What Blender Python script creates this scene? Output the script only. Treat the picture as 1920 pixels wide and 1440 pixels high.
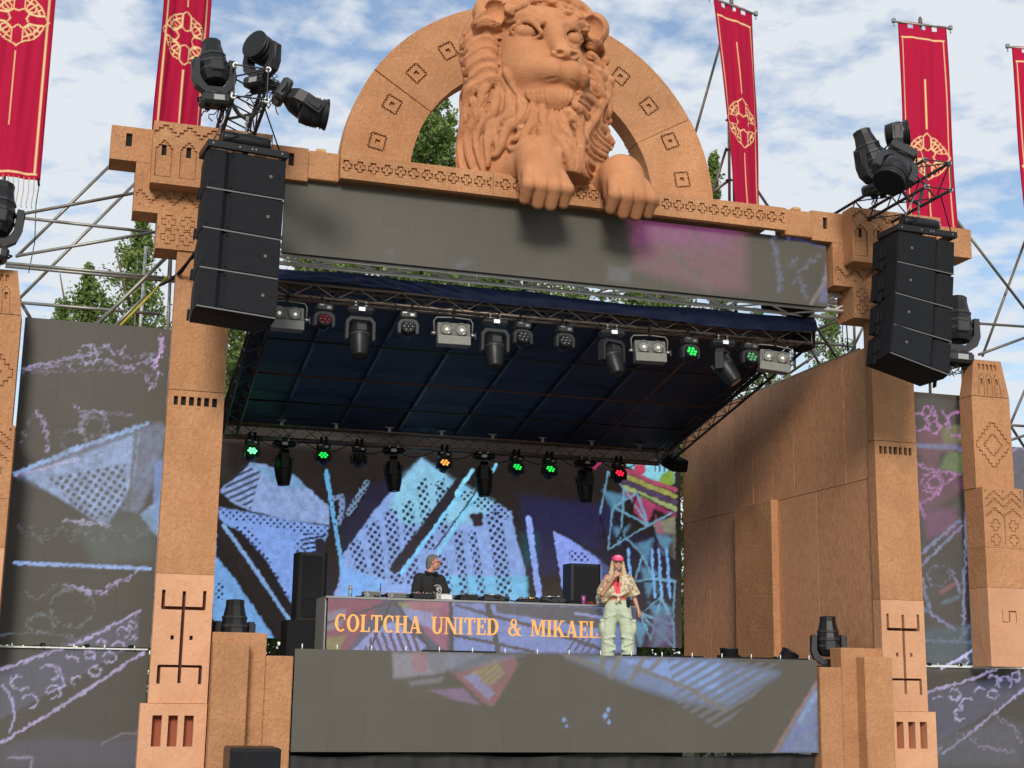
import bpy, math, random
import numpy as np
from mathutils import Matrix, Vector
PI=math.pi; R=math.radians
for o in list(bpy.data.objects): bpy.data.objects.remove(o)
S=bpy.context.scene; COL=S.collection

# ---------------------------------------------------------------- camera
FPX=2700.0; CX,CY=960.0,720.0
_X=np.array([8980.,705.,FPX]); _X/=np.linalg.norm(_X)
_b=(8980*200+FPX*FPX)/705
_Z=np.array([200.,-_b,FPX]); _Z/=np.linalg.norm(_Z)
_Y=np.cross(_Z,_X)
RM=np.stack([_X,_Y,_Z])                       # rows: world axes in camera axes (right, down, forward)
CAM=np.array([-7.2028,-20.3436,1.6])
cd=bpy.data.cameras.new('camera'); cam=bpy.data.objects.new('camera',cd); COL.objects.link(cam)
right,down,fwd=RM[:,0],RM[:,1],RM[:,2]
mw=Matrix.Identity(4)
for i in range(3):
    mw[i][0]=right[i]; mw[i][1]=-down[i]; mw[i][2]=-fwd[i]; mw[i][3]=CAM[i]
cam.matrix_world=mw
cd.sensor_fit='HORIZONTAL'; cd.sensor_width=36; cd.lens=36*FPX/1920; cd.clip_start=.1; cd.clip_end=3000
S.camera=cam
# ---------------------------------------------------------------- world, sun, exposure
SUN_EL=26.0; SUN_AZ=17.0     # degrees; azimuth: from the left of straight behind the viewer
w=bpy.data.worlds.new('World'); S.world=w; w.use_nodes=True
nt=w.node_tree; N=nt.nodes; L=nt.links; N.clear()
out=N.new('ShaderNodeOutputWorld'); bg=N.new('ShaderNodeBackground')
sky=N.new('ShaderNodeTexSky'); sky.sky_type='NISHITA'; sky.sun_disc=False
sky.sun_elevation=R(SUN_EL); sky.sun_rotation=R(180+SUN_AZ); sky.air_density=1.0; sky.dust_density=.6; sky.ozone_density=1.2
tc=N.new('ShaderNodeTexCoord'); sep=N.new('ShaderNodeSeparateXYZ'); L.new(tc.outputs['Generated'],sep.inputs[0])
ad=N.new('ShaderNodeMath'); ad.operation='ADD'; ad.inputs[1].default_value=.12; L.new(sep.outputs[2],ad.inputs[0])
mxx=N.new('ShaderNodeMath'); mxx.operation='MAXIMUM'; mxx.inputs[1].default_value=.03; L.new(ad.outputs[0],mxx.inputs[0])
dv=N.new('ShaderNodeVectorMath'); dv.operation='DIVIDE'
cb=N.new('ShaderNodeCombineXYZ')
for k in range(3): L.new(mxx.outputs[0],cb.inputs[k])
L.new(tc.outputs['Generated'],dv.inputs[0]); L.new(cb.outputs[0],dv.inputs[1])
def wnoise(scale,detail,rough,dist,off):
    mp=N.new('ShaderNodeMapping'); mp.inputs['Location'].default_value=off; L.new(dv.outputs[0],mp.inputs[0])
    n=N.new('ShaderNodeTexNoise'); n.inputs['Scale'].default_value=scale; n.inputs['Detail'].default_value=detail
    n.inputs['Roughness'].default_value=rough; n.inputs['Distortion'].default_value=dist; L.new(mp.outputs[0],n.inputs['Vector']); return n
n1=wnoise(2.0,4,.5,.2,(5.3,2.6,0)); n2=wnoise(12.0,7,.55,.2,(0,5,0))
m1=N.new('ShaderNodeMath'); m1.operation='MULTIPLY_ADD'; m1.inputs[1].default_value=1.0; L.new(n2.outputs[0],m1.inputs[0]); L.new(n1.outputs[0],m1.inputs[2])
rp=N.new('ShaderNodeValToRGB'); rp.color_ramp.elements[0].position=.40; rp.color_ramp.elements[1].position=.82
rp.color_ramp.elements[0].color=(.08,.08,.08,1); rp.color_ramp.elements[1].color=(1,1,1,1); m2=N.new('ShaderNodeMath'); m2.operation='MULTIPLY_ADD'; m2.inputs[1].default_value=1.6; m2.inputs[2].default_value=-.86; L.new(m1.outputs[0],m2.inputs[0]); L.new(m2.outputs[0],rp.inputs[0])
skm=N.new('ShaderNodeVectorMath'); skm.operation='SCALE'; skm.inputs['Scale'].default_value=1.35; L.new(sky.outputs[0],skm.inputs[0])
mix=N.new('ShaderNodeMix'); mix.data_type='RGBA'; L.new(rp.outputs[0],mix.inputs[0]); L.new(skm.outputs[0],mix.inputs[6]); mix.inputs[7].default_value=(6.7,7.1,7.6,1)
L.new(mix.outputs[2],bg.inputs[0]); bg.inputs[1].default_value=.1; L.new(bg.outputs[0],out.inputs[0])
sl=bpy.data.lights.new('sun','SUN'); sl.energy=2.85; sl.angle=R(15); sl.color=(1,.93,.83)
so=bpy.data.objects.new('sun',sl); COL.objects.link(so)
sd=Vector((-math.sin(R(SUN_AZ))*math.cos(R(SUN_EL)),-math.cos(R(SUN_AZ))*math.cos(R(SUN_EL)),math.sin(R(SUN_EL))))
so.rotation_euler=sd.to_track_quat('Z','Y').to_euler()
S.view_settings.view_transform='Standard'; S.view_settings.look='None'; S.view_settings.gamma=1; S.view_settings.exposure=.19
S.view_settings.use_curve_mapping=False

# ---------------------------------------------------------------- helpers
def ray(px,py): return RM@np.array([px-CX,py-CY,FPX])
def P(px,py,Y=0.):                             # a point of the photograph's sight line on the upright plane y=Y
    r=ray(px,py); t=(Y-CAM[1])/r[1]; return CAM+r*t
def proj(q):
    v=(np.asarray(q)-CAM)@RM; return CX+FPX*v[...,0]/v[...,2], CY+FPX*v[...,1]/v[...,2]
def thing(name,label,cat,loc=(0,0,0),rz=0,group=None):
    o=bpy.data.objects.new(name,None); COL.objects.link(o); o.location=loc; o.rotation_euler=(0,0,rz); o.empty_display_size=.1
    o['label']=label; o['category']=cat
    if group: o['group']=group
    return o
def tag(o,label=None,cat=None,group=None,kind=None):
    for k,v in (('label',label),('category',cat),('group',group),('kind',kind)):
        if v: o[k]=v
    return o
def kids(o): return [c for c in bpy.data.objects if c.parent is o]
def copytree(o,parent=None):
    ch=kids(o); c=o.copy(); COL.objects.link(c); c.parent=parent
    for k in ch: copytree(k,c)
    return c
def link_mesh(name,me,mat,parent=None,loc=None):
    if mat: me.materials.append(mat)
    o=bpy.data.objects.new(name,me); COL.objects.link(o); o.parent=parent
    if loc is not None: o.location=loc
    return o
def mesh_np(name,V,F,smooth=False):
    V=np.asarray(V,dtype=np.float32); F=np.asarray(F,dtype=np.int32); me=bpy.data.meshes.new(name); k=F.shape[1]
    me.vertices.add(len(V)); me.vertices.foreach_set('co',V.ravel())
    me.loops.add(F.size); me.loops.foreach_set('vertex_index',F.ravel())
    me.polygons.add(len(F)); me.polygons.foreach_set('loop_start',np.arange(0,F.size,k,dtype=np.int32))
    try: me.polygons.foreach_set('loop_total',np.full(len(F),k,dtype=np.int32))
    except Exception: pass
    if smooth: me.polygons.foreach_set('use_smooth',np.ones(len(F),dtype=bool))
    me.update(calc_edges=True); return me
class MB:
    def __init__(s): s.v=[]; s.f=[]; s.sm=[]
    def add(s,v,f,sm=False):
        b=len(s.v); s.v+= [tuple(map(float,p)) for p in v]; s.f+=[tuple(b+i for i in q) for q in f]; s.sm+=[sm]*len(f); return s
    def box(s,x0,x1,y0,y1,z0,z1,mat=None,ch=0.0):
        if ch>0:
            c=min(ch,abs(x1-x0)*.45,abs(y1-y0)*.45,abs(z1-z0)*.45); vs=[];idx={}
            cx,cy,cz=(x0+x1)/2,(y0+y1)/2,(z0+z1)/2; hx,hy,hz=(x1-x0)/2,(y1-y0)/2,(z1-z0)/2
            for i in (-1,1):
                for j in (-1,1):
                    for k in (-1,1):
                        for a in range(3):
                            h=[hx-c,hy-c,hz-c]; h[a]+=c; idx[(i,j,k,a)]=len(vs); vs.append((cx+i*h[0],cy+j*h[1],cz+k*h[2]))
            f=[]
            for i in (-1,1):
                f.append([idx[(i,a,b,0)] for a,b in ((-1,-1),(1,-1),(1,1),(-1,1))][::i])
                f.append([idx[(a,i,b,1)] for a,b in ((-1,-1),(-1,1),(1,1),(1,-1))][::i])
                f.append([idx[(a,b,i,2)] for a,b in ((-1,-1),(1,-1),(1,1),(-1,1))][::i])
            for i in (-1,1):
                for j in (-1,1):
                    f.append([idx[(i,j,-1,0)],idx[(i,j,1,0)],idx[(i,j,1,1)],idx[(i,j,-1,1)]][::-i*j])
                    f.append([idx[(i,-1,j,0)],idx[(i,1,j,0)],idx[(i,1,j,2)],idx[(i,-1,j,2)]][::i*j])
                    f.append([idx[(-1,i,j,1)],idx[(1,i,j,1)],idx[(1,i,j,2)],idx[(-1,i,j,2)]][::-i*j])
                    for k in (-1,1): f.append([idx[(i,j,k,0)],idx[(i,j,k,1)],idx[(i,j,k,2)]][::i*j*k])
            v=vs
        else:
            v=[(x,y,z) for x in (x0,x1) for y in (y0,y1) for z in (z0,z1)]
            f=[(0,1,3,2),(4,6,7,5),(0,4,5,1),(2,3,7,6),(0,2,6,4),(1,5,7,3)]
        if mat is not None: v=[mat@Vector(p) for p in v]
        return s.add(v,f)
    def prism(s,pts,y0,y1,mat=None,axis='y'):           # polygon in xz extruded along y (counter-clockwise seen from -y)
        n=len(pts)
        if axis=='y': v=[(x,y0,z) for x,z in pts]+[(x,y1,z) for x,z in pts]
        elif axis=='x': v=[(y0,x,z) for x,z in pts]+[(y1,x,z) for x,z in pts]
        else: v=[(x,z,y0) for x,z in pts]+[(x,z,y1) for x,z in pts]
        f=[tuple(range(n)),tuple(range(2*n-1,n-1,-1))]+[(i,n+i,n+(i+1)%n,(i+1)%n) for i in range(n)]
        if mat is not None: v=[mat@Vector(p) for p in v]
        return s.add(v,f)
    def tube(s,a,b,r,n=8,r2=None,cap=True,sm=True,mat=None):
        a=Vector(a); b=Vector(b); d=(b-a); 
        if d.length<1e-6: return s
        q=d.to_track_quat('Z','Y'); r2=r if r2 is None else r2; v=[]
        for c,rr in ((a,r),(b,r2)):
            for i in range(n): v.append(c+q@Vector((rr*math.cos(2*PI*i/n),rr*math.sin(2*PI*i/n),0)))
        if mat is not None: v=[mat@p for p in v]
        s.add(v,[(i,(i+1)%n,n+(i+1)%n,n+i) for i in range(n)],sm)
        if cap: s.f+=[tuple(len(s.v)-2*n+i for i in range(n))[::-1],tuple(len(s.v)-n+i for i in range(n))]; s.sm+=[False,False]
        return s
    def path(s,pts,r,n=6,closed=False):
        pts=[Vector(p) for p in pts]; m=len(pts); rings=[]
        rr=r if hasattr(r,'__len__') else [r]*m
        up=Vector((0,0,1)); 
        for i,p in enumerate(pts):
            t=(pts[(i+1)%m]-pts[i-1]) if (closed or 0<i<m-1) else (pts[1]-pts[0] if i==0 else pts[-1]-pts[-2])
            t.normalize(); u=t.cross(Vector((0.13,1,0.21))).normalized(); w_=t.cross(u)
            rings.append([p+(u*math.cos(2*PI*k/n)+w_*math.sin(2*PI*k/n))*rr[i] for k in range(n)])
        v=[q for rg in rings for q in rg]; f=[]
        for i in range(m if closed else m-1):
            for k in range(n): f.append((i*n+k,i*n+(k+1)%n,((i+1)%m)*n+(k+1)%n,((i+1)%m)*n+k))
        if not closed: f+=[tuple(range(n))[::-1],tuple((m-1)*n+k for k in range(n))]
        return s.add(v,f,True)
    def lathe(s,prof,n=20,mat=None,sm=True,cap=True,seg=None):          # prof: (r,z) from bottom to top, round the z axis
        v=[(r*math.cos(2*PI*i/n),r*math.sin(2*PI*i/n),z) for r,z in prof for i in range(n)]
        if mat is not None: v=[mat@Vector(p) for p in v]
        f=[(j*n+i,j*n+(i+1)%n,(j+1)*n+(i+1)%n,(j+1)*n+i) for j in range(len(prof)-1) for i in range(n)]
        s.add(v,f,sm)
        if cap:
            b=len(s.v)-n*len(prof); s.f+=[tuple(b+i for i in range(n))[::-1],tuple(len(s.v)-n+i for i in range(n))]; s.sm+=[False,False]
        return s
    def ball(s,c,r,n=12,m=8,mat=None):
        r=r if hasattr(r,'__len__') else (r,r,r); c=Vector(c)
        v=[(c[0],c[1],c[2]-r[2])]+[(c[0]+r[0]*math.sin(PI*j/m)*math.cos(2*PI*i/n),c[1]+r[1]*math.sin(PI*j/m)*math.sin(2*PI*i/n),c[2]-r[2]*math.cos(PI*j/m)) for j in range(1,m) for i in range(n)]+[(c[0],c[1],c[2]+r[2])]
        f=[(0,1+(i+1)%n,1+i) for i in range(n)]+[(1+j*n+i,1+j*n+(i+1)%n,1+(j+1)*n+(i+1)%n,1+(j+1)*n+i) for j in range(m-2) for i in range(n)]
        l=len(v)-1; f+=[(1+(m-2)*n+i,1+(m-2)*n+(i+1)%n,l) for i in range(n)]
        if mat is not None: v=[mat@Vector(p) for p in v]
        return s.add(v,f,True)
    def mesh(s,name,org=None):
        v=s.v if org is None else [(a-org[0],b-org[1],c-org[2]) for a,b,c in s.v]
        me=bpy.data.meshes.new(name); me.from_pydata(v,[],s.f); me.polygons.foreach_set('use_smooth',s.sm); me.update(); return me
    def build(s,name,mat,parent=None,world=False,sharp=None):
        org=None
        if world and parent is not None:
            q=parent; org=[0,0,0]
            while q is not None: org=[org[k]+q.location[k] for k in range(3)]; q=q.parent
        me=s.mesh(name,org)
        if sharp: me.set_sharp_from_angle(angle=R(sharp))
        return link_mesh(name,me,mat,parent)

# ---------------------------------------------------------------- materials
def rgb(c): return (c[0],c[1],c[2],1)
def mat(name,col,rough=.6,metal=0,bump=None,var=None,emit=None,spec=.5,trans=0,coat=0):
    """bump=(kind,scale,strength,distance); var=(scale,amount,col2)"""
    m=bpy.data.materials.new(name); m.use_nodes=True; n=m.node_tree.nodes; l=m.node_tree.links; b=n['Principled BSDF']
    b.inputs['Base Color'].default_value=rgb(col); b.inputs['Roughness'].default_value=rough; b.inputs['Metallic'].default_value=metal
    b.inputs['Specular IOR Level'].default_value=spec; b.inputs['Transmission Weight'].default_value=trans; b.inputs['Coat Weight'].default_value=coat
    if emit: b.inputs['Emission Color'].default_value=rgb(emit[0]); b.inputs['Emission Strength'].default_value=emit[1]
    t=n.new('ShaderNodeTexCoord')
    if var:
        no=n.new('ShaderNodeTexNoise'); no.inputs['Scale'].default_value=var[0]; no.inputs['Detail'].default_value=6; no.inputs['Roughness'].default_value=.65
        l.new(t.outputs['Object'],no.inputs['Vector']); r=n.new('ShaderNodeValToRGB'); r.color_ramp.elements[0].position=.5-var[1]; r.color_ramp.elements[1].position=.5+var[1]
        r.color_ramp.elements[0].color=rgb(var[2]); r.color_ramp.elements[1].color=rgb(col); l.new(no.outputs[0],r.inputs[0]); l.new(r.outputs[0],b.inputs['Base Color'])
    if bump:
        bp=n.new('ShaderNodeBump'); bp.inputs['Strength'].default_value=bump[2]; bp.inputs['Distance'].default_value=bump[3]
        no=n.new('ShaderNodeTexNoise'); no.inputs['Scale'].default_value=bump[1]; no.inputs['Detail'].default_value=8; no.inputs['Roughness'].default_value=.7
        l.new(t.outputs['Object'],no.inputs['Vector']); l.new(no.outputs[0],bp.inputs['Height']); l.new(bp.outputs[0],b.inputs['Normal'])
    return m
def plaster(name,c1,c2,c3,scale=1.0,relief=.012):
    m=bpy.data.materials.new(name); m.use_nodes=True; n=m.node_tree.nodes; l=m.node_tree.links; b=n['Principled BSDF']
    b.inputs['Roughness'].default_value=.88; b.inputs['Specular IOR Level'].default_value=.25
    t=n.new('ShaderNodeTexCoord')
    def noise(sc,de,ro,di=0,vec=None):
        q=n.new('ShaderNodeTexNoise'); q.inputs['Scale'].default_value=sc; q.inputs['Detail'].default_value=de; q.inputs['Roughness'].default_value=ro; q.inputs['Distortion'].default_value=di
        l.new(vec or t.outputs['Object'],q.inputs['Vector']); return q
    a=noise(1.6*scale,5,.6,.3); f=noise(15*scale,7,.72,.9); g=noise(75*scale,3,.6)
    mp=n.new('ShaderNodeMapping'); mp.inputs['Rotation'].default_value=(.3,.5,.4); mp.inputs['Scale'].default_value=(1,1,.35); l.new(t.outputs['Object'],mp.inputs[0])
    s=noise(12*scale,5,.65,2.4,mp.outputs[0])
    r1=n.new('ShaderNodeValToRGB'); r1.color_ramp.elements[0].position=.36; r1.color_ramp.elements[1].position=.64
    r1.color_ramp.elements[0].color=rgb(c2); r1.color_ramp.elements[1].color=rgb(c1); l.new(a.outputs[0],r1.inputs[0])
    st=noise(.55*scale,4,.55,.8); oi=n.new('ShaderNodeObjectInfo')
    r2=n.new('ShaderNodeValToRGB'); r2.color_ramp.elements[0].position=.40; r2.color_ramp.elements[1].position=.52
    r2.color_ramp.elements[0].color=(1,1,1,1); r2.color_ramp.elements[1].color=(0,0,0,1); l.new(f.outputs[0],r2.inputs[0])
    sc=n.new('ShaderNodeMath'); sc.operation='MULTIPLY'; sc.inputs[1].default_value=.26; l.new(r2.outputs[0],sc.inputs[0])
    mx=n.new('ShaderNodeMix'); mx.data_type='RGBA'; l.new(sc.outputs[0],mx.inputs[0]); l.new(r1.outputs[0],mx.inputs[6]); mx.inputs[7].default_value=rgb(c3)
    va=n.new('ShaderNodeMath'); va.operation='MULTIPLY_ADD'; va.inputs[1].default_value=.55; va.inputs[2].default_value=.64; l.new(st.outputs[0],va.inputs[0])
    vb=n.new('ShaderNodeMath'); vb.operation='MULTIPLY_ADD'; vb.inputs[1].default_value=.13; l.new(oi.outputs['Random'],vb.inputs[0]); l.new(va.outputs[0],vb.inputs[2])
    hv=n.new('ShaderNodeHueSaturation'); l.new(vb.outputs[0],hv.inputs['Value']); l.new(mx.outputs[2],hv.inputs['Color'])
    l.new(hv.outputs[0],b.inputs['Base Color'])
    h=n.new('ShaderNodeMath'); h.operation='MULTIPLY_ADD'; h.inputs[1].default_value=.8; l.new(s.outputs[0],h.inputs[0]); l.new(f.outputs[0],h.inputs[2])
    h2=n.new('ShaderNodeMath'); h2.operation='MULTIPLY_ADD'; h2.inputs[1].default_value=.35; l.new(g.outputs[0],h2.inputs[0]); l.new(h.outputs[0],h2.inputs[2])
    bp=n.new('ShaderNodeBump'); bp.inputs['Strength'].default_value=1.0; bp.inputs['Distance'].default_value=relief*2.6; l.new(h2.outputs[0],bp.inputs['Height']); l.new(bp.outputs[0],b.inputs['Normal'])
    return m
TERRA=plaster('terracotta_plaster',(.55,.28,.14),(.48,.232,.11),(.34,.145,.065))
TERRA_DARK=plaster('terracotta_plaster_reddish',(.50,.22,.105),(.41,.17,.08),(.27,.10,.045),1.2)
PINK=plaster('pale_pink_plaster',(.62,.34,.20),(.56,.29,.165),(.48,.235,.13),.7,.006)
RUST=mat('rust_red_paint',(.27,.075,.035),.85,bump=('n',40,.4,.01))
HOLE=mat('dark_opening',(.018,.02,.018),.9,spec=.08)
BLACK=mat('black_housing',(.012,.012,.014),.42,spec=.28,var=(9,.25,(.011,.011,.012)),bump=('n',60,.15,.004))
BLACKM=mat('black_matt',(.010,.010,.011),.8,spec=.2,bump=('n',80,.25,.003))
BLACKG=mat('black_gloss',(.012,.012,.014),.18)
GRILL=mat('speaker_grille',(.009,.010,.012),.7,spec=.14,bump=('n',260,.5,.004),var=(3,.3,(.012,.013,.016)))
TRUSSBLK=mat('black_truss_tube',(.03,.028,.027),.45,.3)
BROWNTUBE=mat('dim_brown_tube',(.20,.16,.13),.4,.6)
ALU=mat('aluminium_tube',(.85,.87,.88),.35,.1,var=(8,.3,(.72,.74,.76)))
GALV=mat('galvanised_scaffold_tube',(.36,.37,.34),.5,.75,var=(6,.2,(.24,.22,.19)),bump=('n',50,.2,.003))
GALVD=mat('weathered_scaffold_tube',(.20,.19,.17),.55,.6,var=(5,.2,(.13,.10,.08)))
YELL=mat('yellow_ratchet_strap',(.62,.55,.06),.7)
STEEL=mat('steel_fitting',(.3,.3,.3),.4,.8)
LENS=mat('glass_lens',(.35,.36,.38),.06,.9)
SILV=mat('grey_lamp_housing',(.17,.17,.155),.5,.2,var=(10,.3,(.13,.13,.115)))
NAVY=mat('navy_tarpaulin_lit_lip',(.028,.050,.20),.5,bump=('n',3,.5,.05),var=(4,.3,(.008,.015,.055)))  # front lip: sky light put into the colour, since the header shades it
NAVYIN=mat('navy_tarpaulin_shaded_underside',(.012,.022,.06),.6,bump=('n',2.5,.5,.05),var=(2,.35,(.007,.011,.032)))  # same tarpaulin under the roof, shade put into the darker colour
WOOD_OSB=None
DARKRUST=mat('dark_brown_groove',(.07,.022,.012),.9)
WOODRAW=mat('raw_timber',(.55,.36,.13),.8,var=(9,.3,(.42,.26,.09)))
GROUND=mat('ground_paving',(.20,.19,.165),.9,var=(1.5,.3,(.13,.14,.10)))
SKIRT=mat('black_skirt_cloth',(.022,.022,.022),.8)
def osb(name,c1,c2,c3):
    m=bpy.data.materials.new(name); m.use_nodes=True; n=m.node_tree.nodes; l=m.node_tree.links; b=n['Principled BSDF']
    b.inputs['Roughness'].default_value=.62; b.inputs['Specular IOR Level'].default_value=.3
    t=n.new('ShaderNodeTexCoord'); info=n.new('ShaderNodeObjectInfo'); mp=n.new('ShaderNodeMapping'); mp.inputs['Scale'].default_value=(5,5,2.2); l.new(t.outputs['Object'],mp.inputs[0])
    cm=n.new('ShaderNodeCombineXYZ'); l.new(info.outputs['Random'],cm.inputs[1]); sv=n.new('ShaderNodeVectorMath'); sv.operation='SCALE'; sv.inputs['Scale'].default_value=37; l.new(cm.outputs[0],sv.inputs[0]); l.new(sv.outputs[0],mp.inputs['Location'])
    v=n.new('ShaderNodeTexVoronoi'); v.inputs['Scale'].default_value=5.5; l.new(mp.outputs[0],v.inputs['Vector'])
    no=n.new('ShaderNodeTexNoise'); no.inputs['Scale'].default_value=3; no.inputs['Detail'].default_value=7; no.inputs['Roughness'].default_value=.7; no.inputs['Distortion'].default_value=1.5; l.new(mp.outputs[0],no.inputs['Vector'])
    hs=n.new('ShaderNodeSeparateColor'); l.new(v.outputs['Color'],hs.inputs[0])
    ad=n.new('ShaderNodeMath'); ad.operation='MULTIPLY_ADD'; ad.inputs[1].default_value=.35; l.new(hs.outputs[0],ad.inputs[0]); l.new(no.outputs[0],ad.inputs[2])
    a2=n.new('ShaderNodeMath'); a2.operation='MULTIPLY_ADD'; a2.inputs[1].default_value=.22; l.new(info.outputs['Random'],a2.inputs[0]); l.new(ad.outputs[0],a2.inputs[2])
    r=n.new('ShaderNodeValToRGB'); e=r.color_ramp.elements; e[0].position=.42; e[0].color=rgb(c3); e[1].position=1.0; e[1].color=rgb(c1); k=e.new(.7); k.color=rgb(c2); l.new(a2.outputs[0],r.inputs[0]); l.new(r.outputs[0],b.inputs['Base Color'])
    bp=n.new('ShaderNodeBump'); bp.inputs['Strength'].default_value=.4; bp.inputs['Distance'].default_value=.01; l.new(ad.outputs[0],bp.inputs['Height']); l.new(bp.outputs[0],b.inputs['Normal'])
    return m
OSB=osb('painted_strand_board',(.60,.31,.165),(.52,.25,.13),(.38,.18,.095))
RUSTTUBE=mat('rusty_brown_tube',(.12,.045,.03),.7)
DGREY=mat('dark_grey_reflector_plate',(.10,.10,.095),.5,.3)
DGREY2=mat('charcoal_lamp_body',(.026,.027,.029),.45,spec=.3,var=(8,.3,(.03,.03,.032)))
STEELD=mat('dull_trim',(.16,.16,.16),.5,.6)
BADGE=mat('grey_badge',(.09,.09,.09),.5)
BULB=mat('bulb_glass',(.9,.88,.8),.05,.0,emit=((1,.95,.8),.35))
LENSD=mat('unlit_lens',(.06,.065,.07),.08,.3,coat=1)
FROST=mat('frosted_front_lens',(.30,.33,.38),.25,.4)
SCREENLIT=mat('small_display',(.5,.52,.55),.3,emit=((.75,.82,.9),.5))
SCREENOFF=mat('small_grey_display',(.30,.31,.31),.4)
def glow(n,c,e): return mat(n,tuple(x*.2 for x in c),.3,emit=(c,e))
LENSG=glow('lens_green',(.02,.85,.10),1.1); LENSG2=glow('lens_faint_green',(.10,.42,.18),.6); LENSGB=glow('lens_bright_green',(.14,1,.30),2.6)
LENSO=glow('lens_orange',(1,.42,.08),1.3); LENSR=glow('lens_dim_red',(.22,.0,.02),.25); LENSRB=glow('lens_red',(1,.02,.05),1.5)
def clothmat():
    m=mat('crimson_banner_cloth',(.5,.02,.05),.85,bump=('n',120,.3,.003),spec=.2); n=m.node_tree.nodes; l=m.node_tree.links; b=n['Principled BSDF']
    a=n.new('ShaderNodeAttribute'); a.attribute_name='Col'; l.new(a.outputs['Color'],b.inputs['Base Color'])
    o=n['Material Output']; tr=n.new('ShaderNodeBsdfTranslucent'); l.new(a.outputs['Color'],tr.inputs[0]); mx=n.new('ShaderNodeMixShader'); mx.inputs[0].default_value=.3; l.new(b.outputs[0],mx.inputs[1]); l.new(tr.outputs[0],mx.inputs[2]); l.new(mx.outputs[0],o.inputs[0]); return m
CLOTHRED=clothmat()
def leafmat(name,c1,c2,c3):
    m=bpy.data.materials.new(name); m.use_nodes=True; n=m.node_tree.nodes; l=m.node_tree.links; b=n['Principled BSDF']; b.inputs['Roughness'].default_value=.55; b.inputs['Specular IOR Level'].default_value=.3
    t=n.new('ShaderNodeTexCoord'); no=n.new('ShaderNodeTexNoise'); no.inputs['Scale'].default_value=1.3; no.inputs['Detail'].default_value=8; no.inputs['Roughness'].default_value=.85; l.new(t.outputs['Object'],no.inputs['Vector'])
    r=n.new('ShaderNodeValToRGB'); e=r.color_ramp.elements; e[0].position=.35; e[0].color=rgb(c3); e[1].position=.68; e[1].color=rgb(c1); k=e.new(.5); k.color=rgb(c2); l.new(no.outputs[0],r.inputs[0]); l.new(r.outputs[0],b.inputs['Base Color'])
    o=n['Material Output']; tr=n.new('ShaderNodeBsdfTranslucent'); l.new(r.outputs[0],tr.inputs[0]); mx=n.new('ShaderNodeMixShader'); mx.inputs[0].default_value=.3; l.new(b.outputs[0],mx.inputs[1]); l.new(tr.outputs[0],mx.inputs[2]); l.new(mx.outputs[0],o.inputs[0]); return m
LEAF=leafmat('green_leaves',(.27,.34,.10),(.15,.22,.06),(.06,.11,.03))
BARK=mat('grey_bark',(.14,.11,.08),.9,bump=('n',20,.6,.02))
RAILW=mat('off_white_fitting',(.6,.6,.58),.5)
GEARG=mat('grey_gear_case',(.22,.22,.22),.45)
PLASTIC=mat('clear_plastic',(.75,.82,.85),.1,trans=.85)
LBLUE=mat('blue_bottle_label',(.15,.35,.6),.5); JUICE=mat('orange_juice',(.9,.42,.02),.3); CUPM=mat('purple_cup',(.14,.03,.13),.5,var=(40,.1,(.35,.1,.28))); PINKM=mat('pink_print',(.7,.2,.45),.5); REDP=mat('red_plastic',(.6,.03,.02),.3)
# ---------------------------------------------------------------- lion sculpture: a distance field meshed with surface nets
def surface_nets(D,org,h):
    s=D<0; nx,ny,nz=D.shape
    acc=np.zeros((nx-1,ny-1,nz-1,3),np.float32); cnt=np.zeros((nx-1,ny-1,nz-1),np.float32)
    I=[np.arange(k) for k in (nx-1,ny-1,nz-1)]
    def sl(a,i,j,k): return a[i:nx-1+i,j:ny-1+j,k:nz-1+k]
    for ax in range(3):
        for u in (0,1):
            for v in (0,1):
                o=[0,0,0]; oth=[q for q in range(3) if q!=ax]; o[oth[0]]=u; o[oth[1]]=v
                p=list(o); p[ax]=1
                a=sl(D,*o); b=sl(D,*p); c=(sl(s,*o)!=sl(s,*p)); t=np.where(c,a/(a-b+1e-12),0)
                for q in range(3):
                    if q==ax: acc[...,q]+=np.where(c,t,0)
                    else: acc[...,q]+=np.where(c,o[q],0)
                cnt+=c
    act=cnt>0; ids=-np.ones(act.shape,np.int64); ids[act]=np.arange(act.sum())
    ijk=np.argwhere(act).astype(np.float32); V=(ijk+acc[act]/cnt[act][:,None])*h+np.array(org)
    Fs=[]
    for ax in range(3):
        o=[q for q in range(3) if q!=ax]
        a=s.take(range(0,D.shape[ax]-1),axis=ax); b=s.take(range(1,D.shape[ax]),axis=ax)
        e=np.argwhere(a!=b); sg=a[tuple(e.T)]
        lim=[D.shape[q]-1 for q in range(3)]
        ok=np.all([(e[:,q]>=1)&(e[:,q]<lim[q]) for q in o],axis=0); e=e[ok]; sg=sg[ok]
        def cid(du,dv):
            f=e.copy(); f[:,o[0]]-=du; f[:,o[1]]-=dv; return ids[tuple(f.T)]
        q=np.stack([cid(0,0),cid(1,0),cid(1,1),cid(0,1)],1)
        flip=(sg if ax!=1 else ~sg)
        q[~flip]=q[~flip][:,::-1]
        Fs.append(q)
    return V,np.concatenate(Fs)
def ell(c,r): 
    c=np.array(c,np.float32); r=np.array(r,np.float32)
    def f(p):
        q=(p-c)/r; k0=np.sqrt((q*q).sum(-1)); q2=q/r; k1=np.sqrt((q2*q2).sum(-1))+1e-9
        return k0*(k0-1)/k1
    return f,c-r,c+r
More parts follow.
